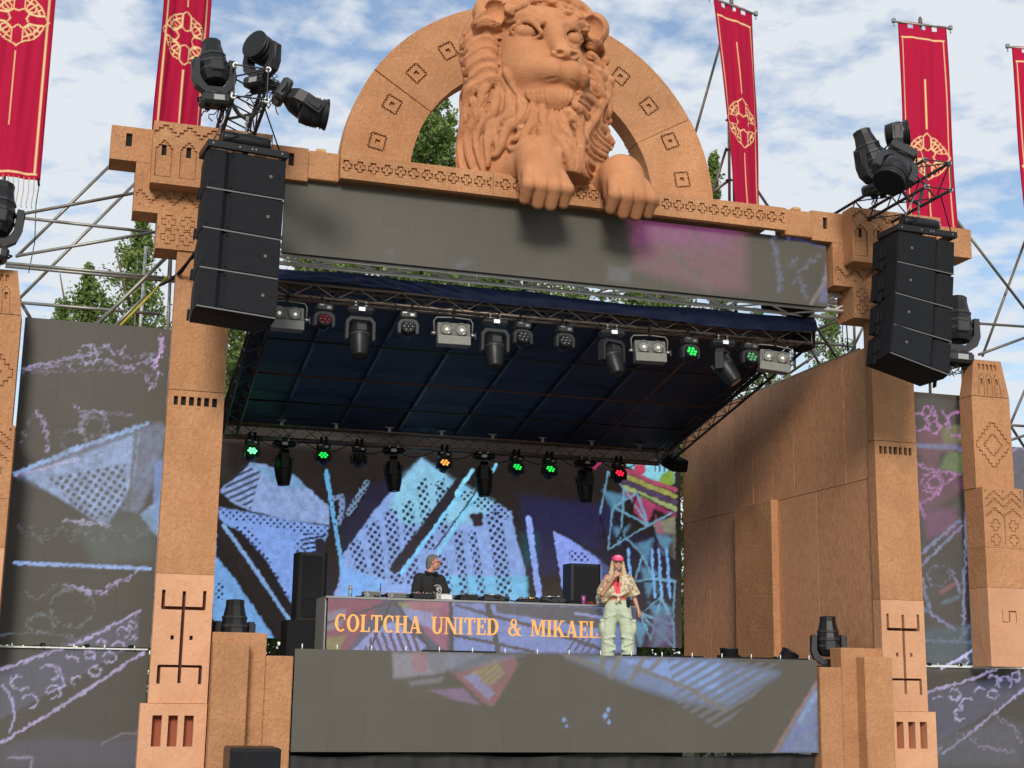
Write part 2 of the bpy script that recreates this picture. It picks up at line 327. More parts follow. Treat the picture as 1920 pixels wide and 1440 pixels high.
def cap(a,b,ra,rb=None):
    a=np.array(a,np.float32); b=np.array(b,np.float32); rb=ra if rb is None else rb; ba=b-a; L2=float(ba@ba)+1e-9
    def f(p):
        pa=p-a; t=np.clip((pa@ba)/L2,0,1); d=pa-t[...,None]*ba
        return np.sqrt((d*d).sum(-1))-(ra+(rb-ra)*t)
    m=max(ra,rb); return f,np.minimum(a,b)-m,np.maximum(a,b)+m
def smin(a,b,k):
    h=np.clip(.5+.5*(b-a)/k,0,1); return b+(a-b)*h-k*h*(1-h)
class Field:
    def __init__(s,lo,hi,h):
        s.h=h; s.lo=np.array(lo,np.float32); n=[int(math.ceil((hi[k]-lo[k])/h))+1 for k in range(3)]
        s.ax=[(s.lo[k]+np.arange(n[k])*h).astype(np.float32) for k in range(3)]
        s.D=np.full(n,1.0,np.float32)
    def _win(s,pr,pad):
        f,lo,hi=pr; i0=[max(0,int((lo[k]-pad-s.lo[k])/s.h)) for k in range(3)]; i1=[min(s.D.shape[k],int((hi[k]+pad-s.lo[k])/s.h)+2) for k in range(3)]
        if any(i1[k]<=i0[k] for k in range(3)): return None,None
        g=np.stack(np.meshgrid(*[s.ax[k][i0[k]:i1[k]] for k in range(3)],indexing='ij'),-1)
        return tuple(slice(i0[k],i1[k]) for k in range(3)),g
    def add(s,pr,k=.05):
        w,g=s._win(pr,k+.12)
        if w is not None: s.D[w]=smin(s.D[w],pr[0](g),k)
    def sub(s,pr,k=.03):
        w,g=s._win(pr,k+.05)
        if w is not None: s.D[w]=-smin(-s.D[w],pr[0](g),k)
    def samp(s,p):
        q=(p-s.lo)/s.h; i=np.floor(q).astype(int); 
        for k in range(3): i[:,k]=np.clip(i[:,k],0,s.D.shape[k]-2)
        t=np.clip(q-i,0,1); r=0
        for a in (0,1):
            for b in (0,1):
                for c in (0,1):
                    w=(t[:,0] if a else 1-t[:,0])*(t[:,1] if b else 1-t[:,1])*(t[:,2] if c else 1-t[:,2])
                    r=r+w*s.D[i[:,0]+a,i[:,1]+b,i[:,2]+c]
        return r
    def hit(s,px,py):                              # where a sight line of the photograph meets the sculpture
        px=np.atleast_1d(px).astype(float); py=np.atleast_1d(py).astype(float)
        d=np.stack([px-CX,py-CY,np.full_like(px,FPX)],1)@RM.T; y0=-1.6
        t=(y0-CAM[1])/d[:,1]; dn=np.linalg.norm(d,axis=1); best=np.full(len(px),1e9); bp=CAM+d*t[:,None]; done=np.zeros(len(px),bool)
        for _ in range(220):
            p=CAM+d*t[:,None]; v=s.samp(p.astype(np.float32)); v=np.where(p[:,1]<s.lo[1],.1,v)
            upd=(v<best)&~done; best[upd]=v[upd]; bp[upd]=p[upd]; done|=(v<.004)
            t=t+np.where(done,0,np.maximum(np.minimum(v,.06),.006)/dn)
            if done.all(): break
        return bp
def spl(pts,n):
    pts=np.array(pts,float); m=len(pts); t=np.linspace(0,m-1,n); i=np.clip(t.astype(int),0,m-2); f=(t-i)[:,None]
    p0=pts[np.clip(i-1,0,m-1)]; p1=pts[i]; p2=pts[i+1]; p3=pts[np.clip(i+2,0,m-1)]
    return .5*((2*p1)+(-p0+p2)*f+(2*p0-5*p1+4*p2-p3)*f**2+(-p0+3*p1-3*p2+p3)*f**3)
def make_lion(h=.0195):
    rnd=random.Random(5); F=Field((-2.15,-1.25,8.35),(1.6,2.0,13.1),h)
    hx=-.52
    # mass of mane, neck and chest
    for c,r in (((hx,.74,11.72),(1.20,.62,1.10)),((hx-.02,.62,10.5),(1.12,.72,1.0)),((-.42,.7,9.6),(1.18,.78,1.0)),((-1.15,.62,9.7),(.55,.62,1.0)),((.32,.72,9.8),(.52,.6,1.15)),((-1.22,.45,11.15),(.50,.36,.62)),((.22,.5,11.1),(.48,.4,.75)),((hx+.05,.36,12.42),(.74,.34,.30))):
        F.add(ell(c,r),.18)
    F.add(cap((-.45,.35,10.9),(-.4,.3,9.6),.72,.8),.2)
    # head, turned a little towards its left
    fx=-.36
    F.add(ell((hx,.26,11.66),(.70,.50,.72)),.1)
    F.add(ell((hx,.06,11.20),(.63,.44,.60)),.12)
    F.add(cap((fx-.12,-.12,12.0),(fx-.02,-.50,11.34),.21,.15),.14)
    F.add(ell((hx-.36,.0,11.24),(.34,.36,.46)),.14); F.add(ell((hx+.42,.02,11.24),(.28,.32,.44)),.14)
    for s in (-1,1):
        F.add(ell((fx+s*.15-.02,-.40,10.99),(.23,.26,.22)),.10)      # muzzle pad
        F.add(ell((fx+s*.26-.06,-.20,11.02),(.26,.30,.24)),.18)
        F.add(ell((hx+s*.34,-.02,12.04),(.36,.24,.2)),.12)      # brow
    F.add(ell((fx,-.60,11.235),(.19,.125,.10)),.05)
    for s in (-1,1): F.add(ell((fx+s*.15,-.60,11.225),(.085,.10,.075)),.04)
    F.add(ell((fx-.06,-.08,10.70),(.46,.36,.28)),.10)
    F.add(ell((fx-.02,-.28,10.52),(.35,.27,.25)),.06)               # chin
    F.add(ell((fx,-.30,10.38),(.27,.21,.20)),.07)
    # mouth line, philtrum, nostrils
    for pts,r in (([(fx,-.66,10.81),(fx-.20,-.62,10.805),(fx-.38,-.49,10.775),(fx-.58,-.28,10.70)],.034),([(fx,-.66,10.81),(fx+.16,-.62,10.80),(fx+.30,-.49,10.76),(fx+.42,-.26,10.67)],.034)):
        q=spl(pts,10)
        for i,(u,v) in enumerate(zip(q[:-1],q[1:])):
            for dy in (-.10,-.05,0,.05): F.sub(cap(u+np.array([0,dy,0]),v+np.array([0,dy,0]),r*(1-.06*i),r*(1-.06*i)),.010)
    for s in (-1,1):
        F.sub(ell((fx+s*.115,-.71,11.20),(.066,.095,.046)),.018)
        F.sub(cap((fx+s*.16,-.70,11.20),(fx+s*.235,-.60,11.285),.020,.010),.025)
    F.sub(cap((fx,-.735,11.14),(fx,-.69,10.84),.034,.040),.03)
    # eyes
    for s,ex in ((-1,-.885),(1,-.135)):
        ez=11.70; 
        F.sub(ell((ex,-.28,ez),(.215,.155,.135)),.06)
        F.add(ell((ex,-.185,ez-.005),(.178,.135,.118)),.010)
        up=[(ex-s*.21,-.42,ez-.07),(ex-s*.09,-.37,ez+.09),(ex+s*.06,-.31,ez+.145),(ex+s*.23,-.14,ez+.05)]
        up=spl(up,10)
        for a,b in zip(up[:-1],up[1:]): F.add(cap(a+np.array([0,.03,0]),b+np.array([0,.03,0]),.030),.035)
        lo=spl([(ex-s*.21,-.41,ez-.09),(ex-s*.07,-.32,ez-.135),(ex+s*.09,-.27,ez-.135),(ex+s*.22,-.14,ez+.03)],9)
        for a,b in zip(lo[:-1],lo[1:]): F.add(cap(a+np.array([0,.05,0]),b+np.array([0,.05,0]),.018),.04)
        for q,(dx,dz) in enumerate(((.10,.22),(.15,.30),(.20,.25))): F.sub(cap((ex-s*dx,-.44,ez+dz-.05),(ex-s*(dx+.05),-.46,ez+dz+.13),.018,.008),.03)
        F.add(cap((ex-s*.22,-.38,ez+.13),(ex+s*.02,-.28,ez+.25),.055,.06),.08); F.add(cap((ex+s*.02,-.28,ez+.25),(ex+s*.25,-.08,ez+.20),.06,.04),.08)
        F.sub(cap((ex-s*.17,-.50,ez-.08),(ex-s*.18,-.55,ez-.30),.012,.02),.07)
    # ears
    for s,ex,ey in ((-1,-1.36,.32),(1,.36,.34)):
        F.add(ell((ex,ey-.10,12.12),(.29,.19,.29)),.04)
    # strands
    class Bz: pass
    def snap():
        B=Field.__new__(Field); B.h=F.h; B.lo=F.lo; B.ax=F.ax; B.D=F.D.copy(); return B
    BASE=snap()
    def strand(pts,r,k=.010,n=16,lift=.35,taper=(.3,1,.2),phase=0,amp=0,carve=False,waves=1.6):
        q=spl(pts,n); t=np.linspace(0,1,n)
        if amp:
            d=np.gradient(q,axis=0); d/=np.linalg.norm(d,axis=1)[:,None]+1e-6; q=q+np.stack([-d[:,1],d[:,0]],1)*(amp*np.sin(phase+t*2*PI*waves))[:,None]
        p=BASE.hit(q[:,0],q[:,1])
        rr=r*np.interp(t,[0,.15,.6,1],[taper[0],1,.85,taper[2]]); dirc=CAM-p; dirc/=np.linalg.norm(dirc,axis=1)[:,None]
        p=p+dirc*(rr*lift)[:,None]
        for i in range(n-1):
            if np.linalg.norm(p[i+1]-p[i])<.5:
                (F.sub if carve else F.add)(cap(p[i],p[i+1],rr[i],rr[i+1]),k)
    A=[[(893,150),(870,190),(862,250),(866,330)],[(915,152),(885,192),(872,255),(882,330)],[(932,155),(908,200),(890,258),(900,325)],[(948,165),(935,210),(908,250),(905,318)],
       [(962,178),(962,222),(935,250),(912,300)],[(982,186),(985,228),(962,258),(935,278)],[(1000,198),(1010,238),(1004,268),(975,276)],[(1018,206),(1036,245),(1050,290),(1064,348)],
       [(1040,210),(1054,255),(1072,300),(1082,354)],[(1058,206),(1075,240),(1080,290),(1098,342)],[(1072,196),(1092,235),(1084,285),(1114,328)],[(1084,180),(1108,215),(1092,262),(1130,302)],
       [(1094,160),(1118,195),(1104,245),(1137,287)],[(1102,135),(1130,178),(1120,232),(1144,277)],[(1108,105),(1140,160),(1132,220),(1148,270)],[(1112,75),(1144,130),(1140,195),(1152,257)]]
    ga=[spl(g,9) for g in A]
    ph=0
    for i in range(len(ga)-1):
        for u in (0,.5):
            g=ga[i]*(1-u)+ga[i+1]*u; ph+=.32
            a0=rnd.uniform(0,.1); g2=spl(g,20)[int(a0*20):]
            strand(g2,(.100 if u else .070)*rnd.uniform(.9,1.1),k=.007,n=22,lift=(1.15 if u else .35),amp=5.5,phase=ph,waves=1.35,taper=(.4,1,.45))
    for _ in range(40):                                    # shorter locks that cross the long ones
        i=rnd.uniform(0,len(ga)-1.01); k=int(i); u=i-k; g=spl(ga[k]*(1-u)+ga[k+1]*u,30); a=rnd.randint(1,18); g=g[a:a+rnd.randint(9,13)]
        g=g+np.linspace(0,1,len(g))[:,None]*np.array([[rnd.uniform(-18,18),rnd.uniform(-3,5)]])
        strand(g,rnd.uniform(.05,.085),k=.007,n=12,lift=rnd.uniform(1.3,2.0),amp=rnd.uniform(2,5),phase=rnd.uniform(0,6),waves=1)
    H=[[(940,34),(918,22),(900,34),(892,50),(880,50)],[(938,50),(912,40),(890,50),(880,66),(870,62)],[(936,66),(910,56),(884,70),(872,84),(864,80)],[(934,84),(908,74),(886,86),(874,100),(862,98)],
       [(934,100),(910,92),(884,106),(872,116),(863,110)],[(934,116),(908,112),(886,124),(876,134),(866,128)],[(936,134),(912,130),(892,142),(880,152),(870,146)],[(940,150),(916,150),(898,162),(884,168),(876,160)]]
    for i,g in enumerate(H):
        strand(g,.098,k=.008,n=18,lift=.9+.25*(i%2)); g2=[(x+rnd.uniform(-3,5),y+rnd.uniform(5,9)) for x,y in g]; strand(g2,.058,k=.006,n=16,lift=1.9); 
    T=[[(944,46),(932,28),(914,14),(900,16)],[(948,36),(940,16),(926,2),(914,0)],[(958,26),(950,8),(940,-8),(930,-10)],[(972,17),(966,0),(956,-14)],[(988,11),(984,-6),(976,-22)],[(1004,8),(1006,-8),(1002,-24)],
       [(1020,9),(1028,-6),(1030,-22)],[(1038,13),(1050,0),(1056,-14)],[(1054,20),(1068,8),(1078,-4)],[(1070,30),(1084,20),(1096,14)],[(1082,42),(1096,36),(1106,40),(1114,52)],[(1092,54),(1104,52),(1116,62),(1122,80)],[(1096,68),(1108,68),(1122,84),(1128,104)],
       [(1099,84),(1114,88),(1128,110),(1134,136)],[(1100,102),(1116,112),(1132,142),(1138,172)],[(1099,120),(1112,132),(1126,164),(1132,200)]]
    for g in T[2:3]+T[11:]:
        strand(g,.082,k=.007,n=14,lift=.9); strand([(x+rnd.uniform(4,8),y+rnd.uniform(2,5)) for x,y in g],.055,k=.006,n=12,lift=1.3)
    for q in range(6):
        o=q*5.6+1
        strand([(1012+o*.3,9-o),(985,8-o),(960-o*.3,16-o*.8),(944-o*.6,34-o*.4),(936-o*.9,58+o*.1),(930-o*1.2,84+o*.5)],.066,k=.006,n=24,lift=(.5,1.5)[q%2]+.15*q,amp=2.2,phase=q*1.3,waves=2.4)
        strand([(1014+o*.2,9-o),(1036,11-o),(1060+o*.3,20-o*.9),(1082+o*.6,36-o*.6),(1095+o*.8,62),(1100+o,92+o*.4)],.064,k=.006,n=24,lift=(.5,1.5)[q%2]+.15*q,amp=2.2,phase=q*1.1+2,waves=2.4)
    for g in ([(944,128),(954,148),(966,170),(985,192)],[(938,136),(946,158),(958,182),(968,204)],[(933,146),(938,170),(948,196)],[(1096,124),(1096,148),(1088,172),(1080,194)],[(1098,140),(1100,165),(1092,190)]):
        strand(g,.06,k=.008,n=14,lift=.9)
    # beard
    for i in range(10):
        x=990+i*8.6; c=abs(i-4.5)/4.5; strand([(x,168+c*3),(x+2,184-c*3),(1038+(x-1033)*.60,214-c*12)],.052,k=.005,n=12,lift=1.1)
    # fine furrows along the flow
    BASE=snap()
    for _ in range(70):
        i=rnd.uniform(0,len(ga)-1.01); k=int(i); u=i-k; g=spl(ga[k]*(1-u)+ga[k+1]*u,30); a=rnd.randint(0,18); g=g[a:a+rnd.randint(8,13)]
        g=g+np.linspace(0,1,len(g))[:,None]*np.array([[rnd.uniform(-4,4),0]])
        strand(g,.015,k=.014,n=16,lift=-.3,amp=rnd.uniform(1,4),phase=rnd.uniform(0,6),carve=True)
    for g in H+T:
        for e in (3,-2): strand([(x,y+e) if g in H else (x+e,y) for x,y in g],.014,k=.014,n=12,lift=-.2,carve=True)
    for s,ex,ey in ((-1,-1.36,.22),(1,.36,.24)): F.add(ell((ex+s*.02,ey-.10,12.12),(.27,.17,.28)),.03); F.sub(ell((ex-s*.03,ey-.27,12.07),(.185,.17,.19)),.02)
    # the mass ends on the ledge
    zz=F.ax[2][None,None,:]; F.D=np.maximum(F.D,(9.33-zz)).astype(np.float32)
    # front legs and paws
    for s,(ex,ey,ez),(wx,wy,wz),px in ((-1,(-1.12,.35,9.46),(-.72,-.34,9.56),-.70),(1,(.34,.35,9.40),(.66,-.34,9.46),.68)):
        F.add(cap((ex,ey,ez),(wx,wy,wz),.24,.29),.05); F.add(ell((wx,wy-.04,wz-.02),(.34,.33,.33)),.08)
        F.add(cap((wx,wy-.12,wz-.15),(px,-.54,9.08),.34,.36),.08)
        for q in (-1.5,-.5,.5,1.5):
            tx=px+q*.205; r=.118 if abs(q)<1 else .105
            F.add(cap((px+q*.165,-.66,9.20),(tx,-.84,8.94),.11,r),.05); F.add(cap((tx,-.84,8.94),(tx,-.66,8.70+.045*abs(q)),r,r*.82),.012)
        for q in (-1,0,1): F.sub(cap((px+q*.185,-.97,9.14),(px+q*.20,-.97,8.96),.010,.022),.05); F.sub(cap((px+q*.20,-.97,8.96),(px+q*.205,-.86,8.62),.022,.028),.03)
    # the underside rests on the ledge
    V,Q=surface_nets(F.D,F.lo,F.h)
    # relax once
    acc=np.zeros_like(V); c=np.zeros(len(V))
    for a,b in ((0,1),(1,2),(2,3),(3,0)):
        np.add.at(acc,Q[:,a],V[Q[:,b]]); np.add.at(c,Q[:,a],1); np.add.at(acc,Q[:,b],V[Q[:,a]]); np.add.at(c,Q[:,b],1)
    V=V*.78+.22*acc/np.maximum(c,1)[:,None]
    org=np.array([-.45,.5,9.3])
    me=mesh_np('lion_statue',V-org,Q,True)
    o=link_mesh('lion_statue',me,TERRA_LION,None,tuple(org))
    return tag(o,'giant terracotta lion with flowing mane, forepaws over the beam, before the round arch','statue')
TERRA_LION=plaster('terracotta_lion',(.53,.245,.118),(.46,.20,.093),(.36,.145,.065),1.3,.006)
make_lion()
# ---------------------------------------------------------------- carved blocks (height field front, solid body)
def carved(x0,x1,z0,z1,yf,yb,fn,cell=.014,u=None,flip=False):
    """a solid block whose front (facing -y) is cut to the depths that fn(X,Z) gives"""
    nx=max(1,int(round((x1-x0)/cell))); nz=max(1,int(round((z1-z0)/cell)))
    xs=np.linspace(x0,x1,nx+1); zs=np.linspace(z0,z1,nz+1); cx=(xs[1:]+xs[:-1])/2; cz=(zs[1:]+zs[:-1])/2
    X,Z=np.meshgrid(cx,cz,indexing='ij'); D=np.zeros_like(X)+fn(X,Z)
    V=[];F=[]
    def q(a,b,c,d): F.append((len(V),len(V)+1,len(V)+2,len(V)+3)); V.extend((a,b,c,d))
    for i in range(nx):                            # front, merged along z
        j=0
        while j<nz:
            k=j
            while k<nz and D[i,k]==D[i,j]: k+=1
            y=yf+D[i,j]; q((xs[i],y,zs[j]),(xs[i+1],y,zs[j]),(xs[i+1],y,zs[k]),(xs[i],y,zs[k])); j=k
    dx=D[1:,:]!=D[:-1,:]; dz=D[:,1:]!=D[:,:-1]
    for i,j in np.argwhere(dx):
        a,b=yf+D[i,j],yf+D[i+1,j]; x=xs[i+1]; q((x,a,zs[j]),(x,b,zs[j]),(x,b,zs[j+1]),(x,a,zs[j+1]))
    for i,j in np.argwhere(dz):
        a,b=yf+D[i,j],yf+D[i,j+1]; z=zs[j+1]; q((xs[i],a,z),(xs[i+1],a,z),(xs[i+1],b,z),(xs[i],b,z))
    # border walls and back
    for i in range(nx):
        q((xs[i],yb,z0),(xs[i+1],yb,z0),(xs[i+1],yf+D[i,0],z0),(xs[i],yf+D[i,0],z0)); q((xs[i],yf+D[i,-1],z1),(xs[i+1],yf+D[i,-1],z1),(xs[i+1],yb,z1),(xs[i],yb,z1))
    for j in range(nz):
        q((x0,yb,zs[j]),(x0,yf+D[0,j],zs[j]),(x0,yf+D[0,j],zs[j+1]),(x0,yb,zs[j+1])); q((x1,yf+D[-1,j],zs[j]),(x1,yb,zs[j]),(x1,yb,zs[j+1]),(x1,yf+D[-1,j],zs[j+1]))
    q((x1,yb,z0),(x0,yb,z0),(x0,yb,z1),(x1,yb,z1))
    return np.array(V),np.array(F)
def carved_obj(name,args,m,parent,org,**k):
    V,F=carved(*args,**k); me=mesh_np(name,V-np.array(org),F); return link_mesh(name,me,m,parent)
def inr(X,Z,a,b,c,d): return (X>a)&(X<b)&(Z>c)&(Z<d)
def stepS(X,Z,n,s,off=0):                       # stepped diamond
    a=np.floor((np.abs(X)+off)/s); b=np.floor((np.abs(Z)+off)/s); return a+b<n
def stepO(X,Z,n,s,w): return stepS(X,Z,n,s)&~stepS(X,Z,n,s,w)
def plusS(X,Z,a,b,off=0):
    x=np.abs(X)+off; z=np.abs(Z)+off
    return ((x<a)&(z<b))|((x<b)&(z<a))
def plusO(X,Z,a,b,w): return plusS(X,Z,a,b)&~plusS(X,Z,a,b,w)
PC=5.61
def stepcurve(X,Z,f,w):
    a,b,c=f(X),f(X-w),f(X+w); lo=np.minimum(a,np.minimum(b,c))-w; hi=np.maximum(a,np.maximum(b,c))+w
    return (Z>lo)&(Z<hi)
def zig(X,x0,pitch,z0,amp,n):
    u=((X-x0)/pitch)%1; return z0+np.round(np.abs(u-.5)*2*n)/n*amp
def world_org(*o): return o
PILLAR_LAB={-1:'left terracotta gate pillar, six slots in its shaft, carved crown outward and tree glyph below',1:'right terracotta gate pillar, seven slots in its shaft, beside the tall brown side wall'}
def gate_pillar(s):
    c=s*PC; org=(c,0,0); t=thing('gate_pillar',PILLAR_LAB[s],'pillar',org,0,'terracotta gate pillars')
    def ob(name,x0,x1,z0,z1,yf,yb,fn,m=TERRA,cell=.014): return carved_obj(name,(x0,x1,z0,z1,yf,yb,fn),m,t,org,cell=cell)
    lo,hi=c-.39,c+.39
    # base with three niches
    bo=(lo-(.1 if s<0 else 0),hi+(.1 if s>0 else 0))
    bc=(bo[0]+bo[1])/2
    def fb(X,Z):
        D=0*X
        for k in (-1,0,1): D=np.where(inr(X,Z,bc+k*.205-.065,bc+k*.205+.065,.73,1.14),.16,D)
        return D
    ob('base_block',bo[0],bo[1],0,1.295,-.06,.22,fb,PINK)
    for k in (-1,0,1):
        mb=MB(); mb.box(bc+k*.205-.064,bc+k*.205+.064,.085,.099,.732,1.138); mb.build('niche_back',RUST,t,world=True)
    def fg(X,Z):
        u=np.abs(X-c); g=.055; w=.020
        D=0*X
        for m_ in ((u<w)&(Z>1.56)&(Z<2.80),(u<.29)&(np.abs(Z-2.57)<w),(np.abs(u-.275)<w)&(Z>2.56)&(Z<2.81),(u<.29)&(np.abs(Z-1.79)<w),(np.abs(u-.275)<w)&(Z>1.55)&(Z<1.80),(np.abs(u-.125)<.024)&(np.abs(Z-2.175)<.028)): D=np.where(m_,.10,D)
        return D
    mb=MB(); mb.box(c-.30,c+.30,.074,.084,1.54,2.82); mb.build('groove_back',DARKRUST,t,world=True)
    ob('glyph_block',lo,hi,1.30,3.03,-.01,.22,fg,PINK,.0115)
    n=6 if s<0 else 7
    def fs(X,Z):
        D=0*X; st=.64/n
        for k in range(n):
            x=c-.31+k*st; D=np.where(inr(X,Z,x,x+st*.62,5.385,5.515),.07,D)
        return D
    ob('shaft',lo,hi,3.035,5.595,0,.22,fs)
    st=.64/n
    for k in range(n):
        mb=MB(); x=c-.31+k*st; mb.box(x,x+st*.62,.058,.068,5.386,5.514); mb.build('slot',HOLE,t,world=True)
    ob('shaft',lo,hi,5.605,7.62,.004,.22,lambda X,Z:0*X)
    # neck with crosses
    def fn(X,Z):
        D=0*X
        for i,zz in enumerate((8.02,7.80)):
            for k in range(-3,4):
                x=c+k*.27+(0 if i==0 else .0); D=np.where(plusO(X-x,Z-zz,.105,.05,.016)|inr(X,Z,x-.008,x+.008,zz-.02,zz+.02),.02,D)
        for k in range(-3,3): D=np.where(inr(X,Z,c+k*.27+.13,c+k*.27+.145,7.66,7.70)|inr(X,Z,c+k*.27+.125,c+k*.27+.145,7.89,7.93),.02,D)
        return D
    ob('neck_block',c-.70,c+.70,7.625,8.145,-.03,.5,fn)
    def fz(X,Z):
        D=0*X; D=np.where(stepcurve(X,Z,lambda q:zig(q,c,.32,8.29,.17,4),.0125)&(np.abs(X-c)<1.02),.024,D)
        for k in range(-4,5):
            x=c+k*.32; D=np.where(inr(X,Z,x-.018,x+.018,8.235,8.275)|inr(X,Z,x+.142,x+.178,8.44,8.48),.02,D)
        return D
    ob('capital_body',c-1.045,c+1.045,8.15,8.885,0,.5,fz)
    def fw(X,Z):
        D=0*X
        for e in (-1,1): D=np.where(inr(X,Z,c+e*1.17-.045,c+e*1.17+.045,9.10,9.30),.06,D)
        return D
    ob('capital_beam',c-1.42,c+1.42+(.22 if s>0 else 0),8.89,9.40,0,.5,fw)
    for e in (-1,1):
        mb=MB(); mb.box(c+e*1.17-.044,c+e*1.17+.044,.05,.058,9.101,9.299); mb.build('slot',HOLE,t,world=True)
    # front block with pointed niches
    pitch=.34; cs=[c+(k-2)*pitch for k in range(5)]
    def ff(X,Z):
        D=0*X
        for x in cs:
            u=np.abs(X-x); h=8.60; top=9.04; ww=.014
            def nh(q,zz): return np.where(zz<top,.118,.118-.032*np.ceil((zz-top)/.040))
            ins=(u<nh(u,Z))&(Z>h); ins2=(u+ww<nh(u,Z+ww))&(Z>h+ww)
            D=np.where(ins,.034,D); D=np.where(ins2,.012,D); D=np.where(inr(u,Z,-1,.036,8.93,9.09),.07,D)
        D=np.where(stepcurve(X,Z,lambda q:zig(q,c+pitch*.0,pitch,9.225,.15,3),.0115)&(Z<9.41)&(np.abs(X-c)<.83),.03,D)
        return D
    ob('capital_front',c-.845,c+.845,8.50,9.43,-.30,-.002,ff,TERRA,.0115)
    for x in cs:
        mb=MB(); mb.box(x-.035,x+.035,-.24,-.232,8.931,9.089); mb.build('slot',HOLE,t,world=True)
    return t
for s in (-1,1): gate_pillar(s)

# ---------------------------------------------------------------- beam, ledge and arch
t=thing('portal_beam','terracotta beam with a row of carved crosses across the top of the stage gate','beam',(0,0,8.95))
def cross_row(x0,x1):
    def f(X,Z):
        k=np.round((X-.09)/.207)*.207+.09; D=0*X
        m_=plusO(X-k,Z-9.16,.088,.044,.019); D=np.where(m_,.045,D); D=np.where(inr(np.abs(X-k),Z,-1,.009,9.135,9.185),.03,D)
        return np.where((X<x0+.02)|(X>x1-.02),0,D)
    return f
for a,b in ((-3.72,-1.352),(-1.344,1.32),(1.328,3.66)):
    carved_obj('cross_board',(a,b,8.96,9.34,-.12,-.002,cross_row(a,b)),TERRA,t,(0,0,8.95),cell=.0125)
for a,b,dz in ((-4.185,-3.725,.0),(3.665,4.185,-.01)):
    mb=MB(); mb.box(a,b,-.02,.3,8.93+dz,9.37+dz,ch=.01); mb.build('end_board',TERRA,t,world=True)
mb=MB(); mb.box(-3.7,3.65,0,2.6,9.18,9.335); mb.build('ledge_top',TERRA,t,world=True)
for x in (-4.0,3.93,-3.42,2.9,-1.7,1.1):
    mb=MB(); mb.box(x-.07,x+.07,.0 if abs(x)>3.7 else .2,.2 if abs(x)>3.7 else .34,9.336+(.035 if abs(x)>3.7 else 0),9.336+(.09 if abs(x)>3.7 else .06),ch=.01); mb.build('batten_block',WOODRAW,t,world=True)
AX,AY,AZ,RO,RI=0.0,2.0,9.93,3.36,2.19
t=thing('round_arch','round terracotta arch with carved star diamonds standing behind the lion','arch',(AX,AY,AZ))
motifs=[R(a) for a in (10.5,25.5,40.5,55.5,70.5,109.5,124.5,139.5,154.5,169.5)]
rm=2.80
def arch_fn(X,Z):
    D=0*X
    for a in motifs:
        cx,cz=rm*math.cos(a),rm*math.sin(a); dx,dz=X-cx,Z-cz; b=a+R(45)
        u=dx*math.cos(b)+dz*math.sin(b); v=-dx*math.sin(b)+dz*math.cos(b)
        near=(np.abs(u)<.3)&(np.abs(v)<.3)
        D=np.where(near&stepO(u,v,5,.037,.021),.05,D); D=np.where(near&(np.abs(u)+np.abs(v)<.055),.05,D)
    return D
def arch_seg(a0,a1,dy=0):
    cell=.0135; na=int((a1-a0)*rm/cell); nr=int((RO-RI)/cell); A=np.linspace(a0,a1,na+1); Rr=np.linspace(RI,RO,nr+1)
    ca=(A[1:]+A[:-1])/2; cr=(Rr[1:]+Rr[:-1])/2; AA,RR=np.meshgrid(ca,cr,indexing='ij'); D=arch_fn(RR*np.cos(AA),RR*np.sin(AA))
    V=[];F=[]
    def pt(a,r,y): return (r*math.cos(a),y,r*math.sin(a))
    def q(*p): F.append(tuple(range(len(V),len(V)+4))); V.extend(p)
    for i in range(na):
        j=0
        while j<nr:
            k=j
            while k<nr and D[i,k]==D[i,j]: k+=1
            y=dy+D[i,j]; q(pt(A[i+1],Rr[j],y),pt(A[i],Rr[j],y),pt(A[i],Rr[k],y),pt(A[i+1],Rr[k],y)); j=k
        q(pt(A[i],RI,dy),pt(A[i+1],RI,dy),pt(A[i+1],RI,.42),pt(A[i],RI,.42)); q(pt(A[i+1],RO,dy),pt(A[i],RO,dy),pt(A[i],RO,.42),pt(A[i+1],RO,.42))
        q(pt(A[i],RI,.42),pt(A[i+1],RI,.42),pt(A[i+1],RO,.42),pt(A[i],RO,.42))
    for i,j in np.argwhere(D[1:,:]!=D[:-1,:]):
        a=A[i+1]; q(pt(a,Rr[j],dy+D[i,j]),pt(a,Rr[j],dy+D[i+1,j]),pt(a,Rr[j+1],dy+D[i+1,j]),pt(a,Rr[j+1],dy+D[i,j]))
    for i,j in np.argwhere(D[:,1:]!=D[:,:-1]):
        r=Rr[j+1]; q(pt(A[i],r,dy+D[i,j]),pt(A[i+1],r,dy+D[i,j]),pt(A[i+1],r,dy+D[i,j+1]),pt(A[i],r,dy+D[i,j+1]))
    for a in (a0,a1): q(pt(a,RI,dy),pt(a,RO,dy),pt(a,RO,.42),pt(a,RI,.42))
    link_mesh('arch_segment',mesh_np('arch_segment',V,F),TERRA,t)
for i,(a,b) in enumerate(((0,29.8),(30.05,89.9),(90.1,147.8),(148.05,180))): arch_seg(R(a),R(b),(0,.012,.0,.012)[i])
for x in (-1,1):                                        # straight feet below the springing
    mb=MB(); a,b=sorted((x*RI,x*RO)); mb.box(a,b,.0,.42,-.60,-.004); mb.build('arch_foot',TERRA,t)

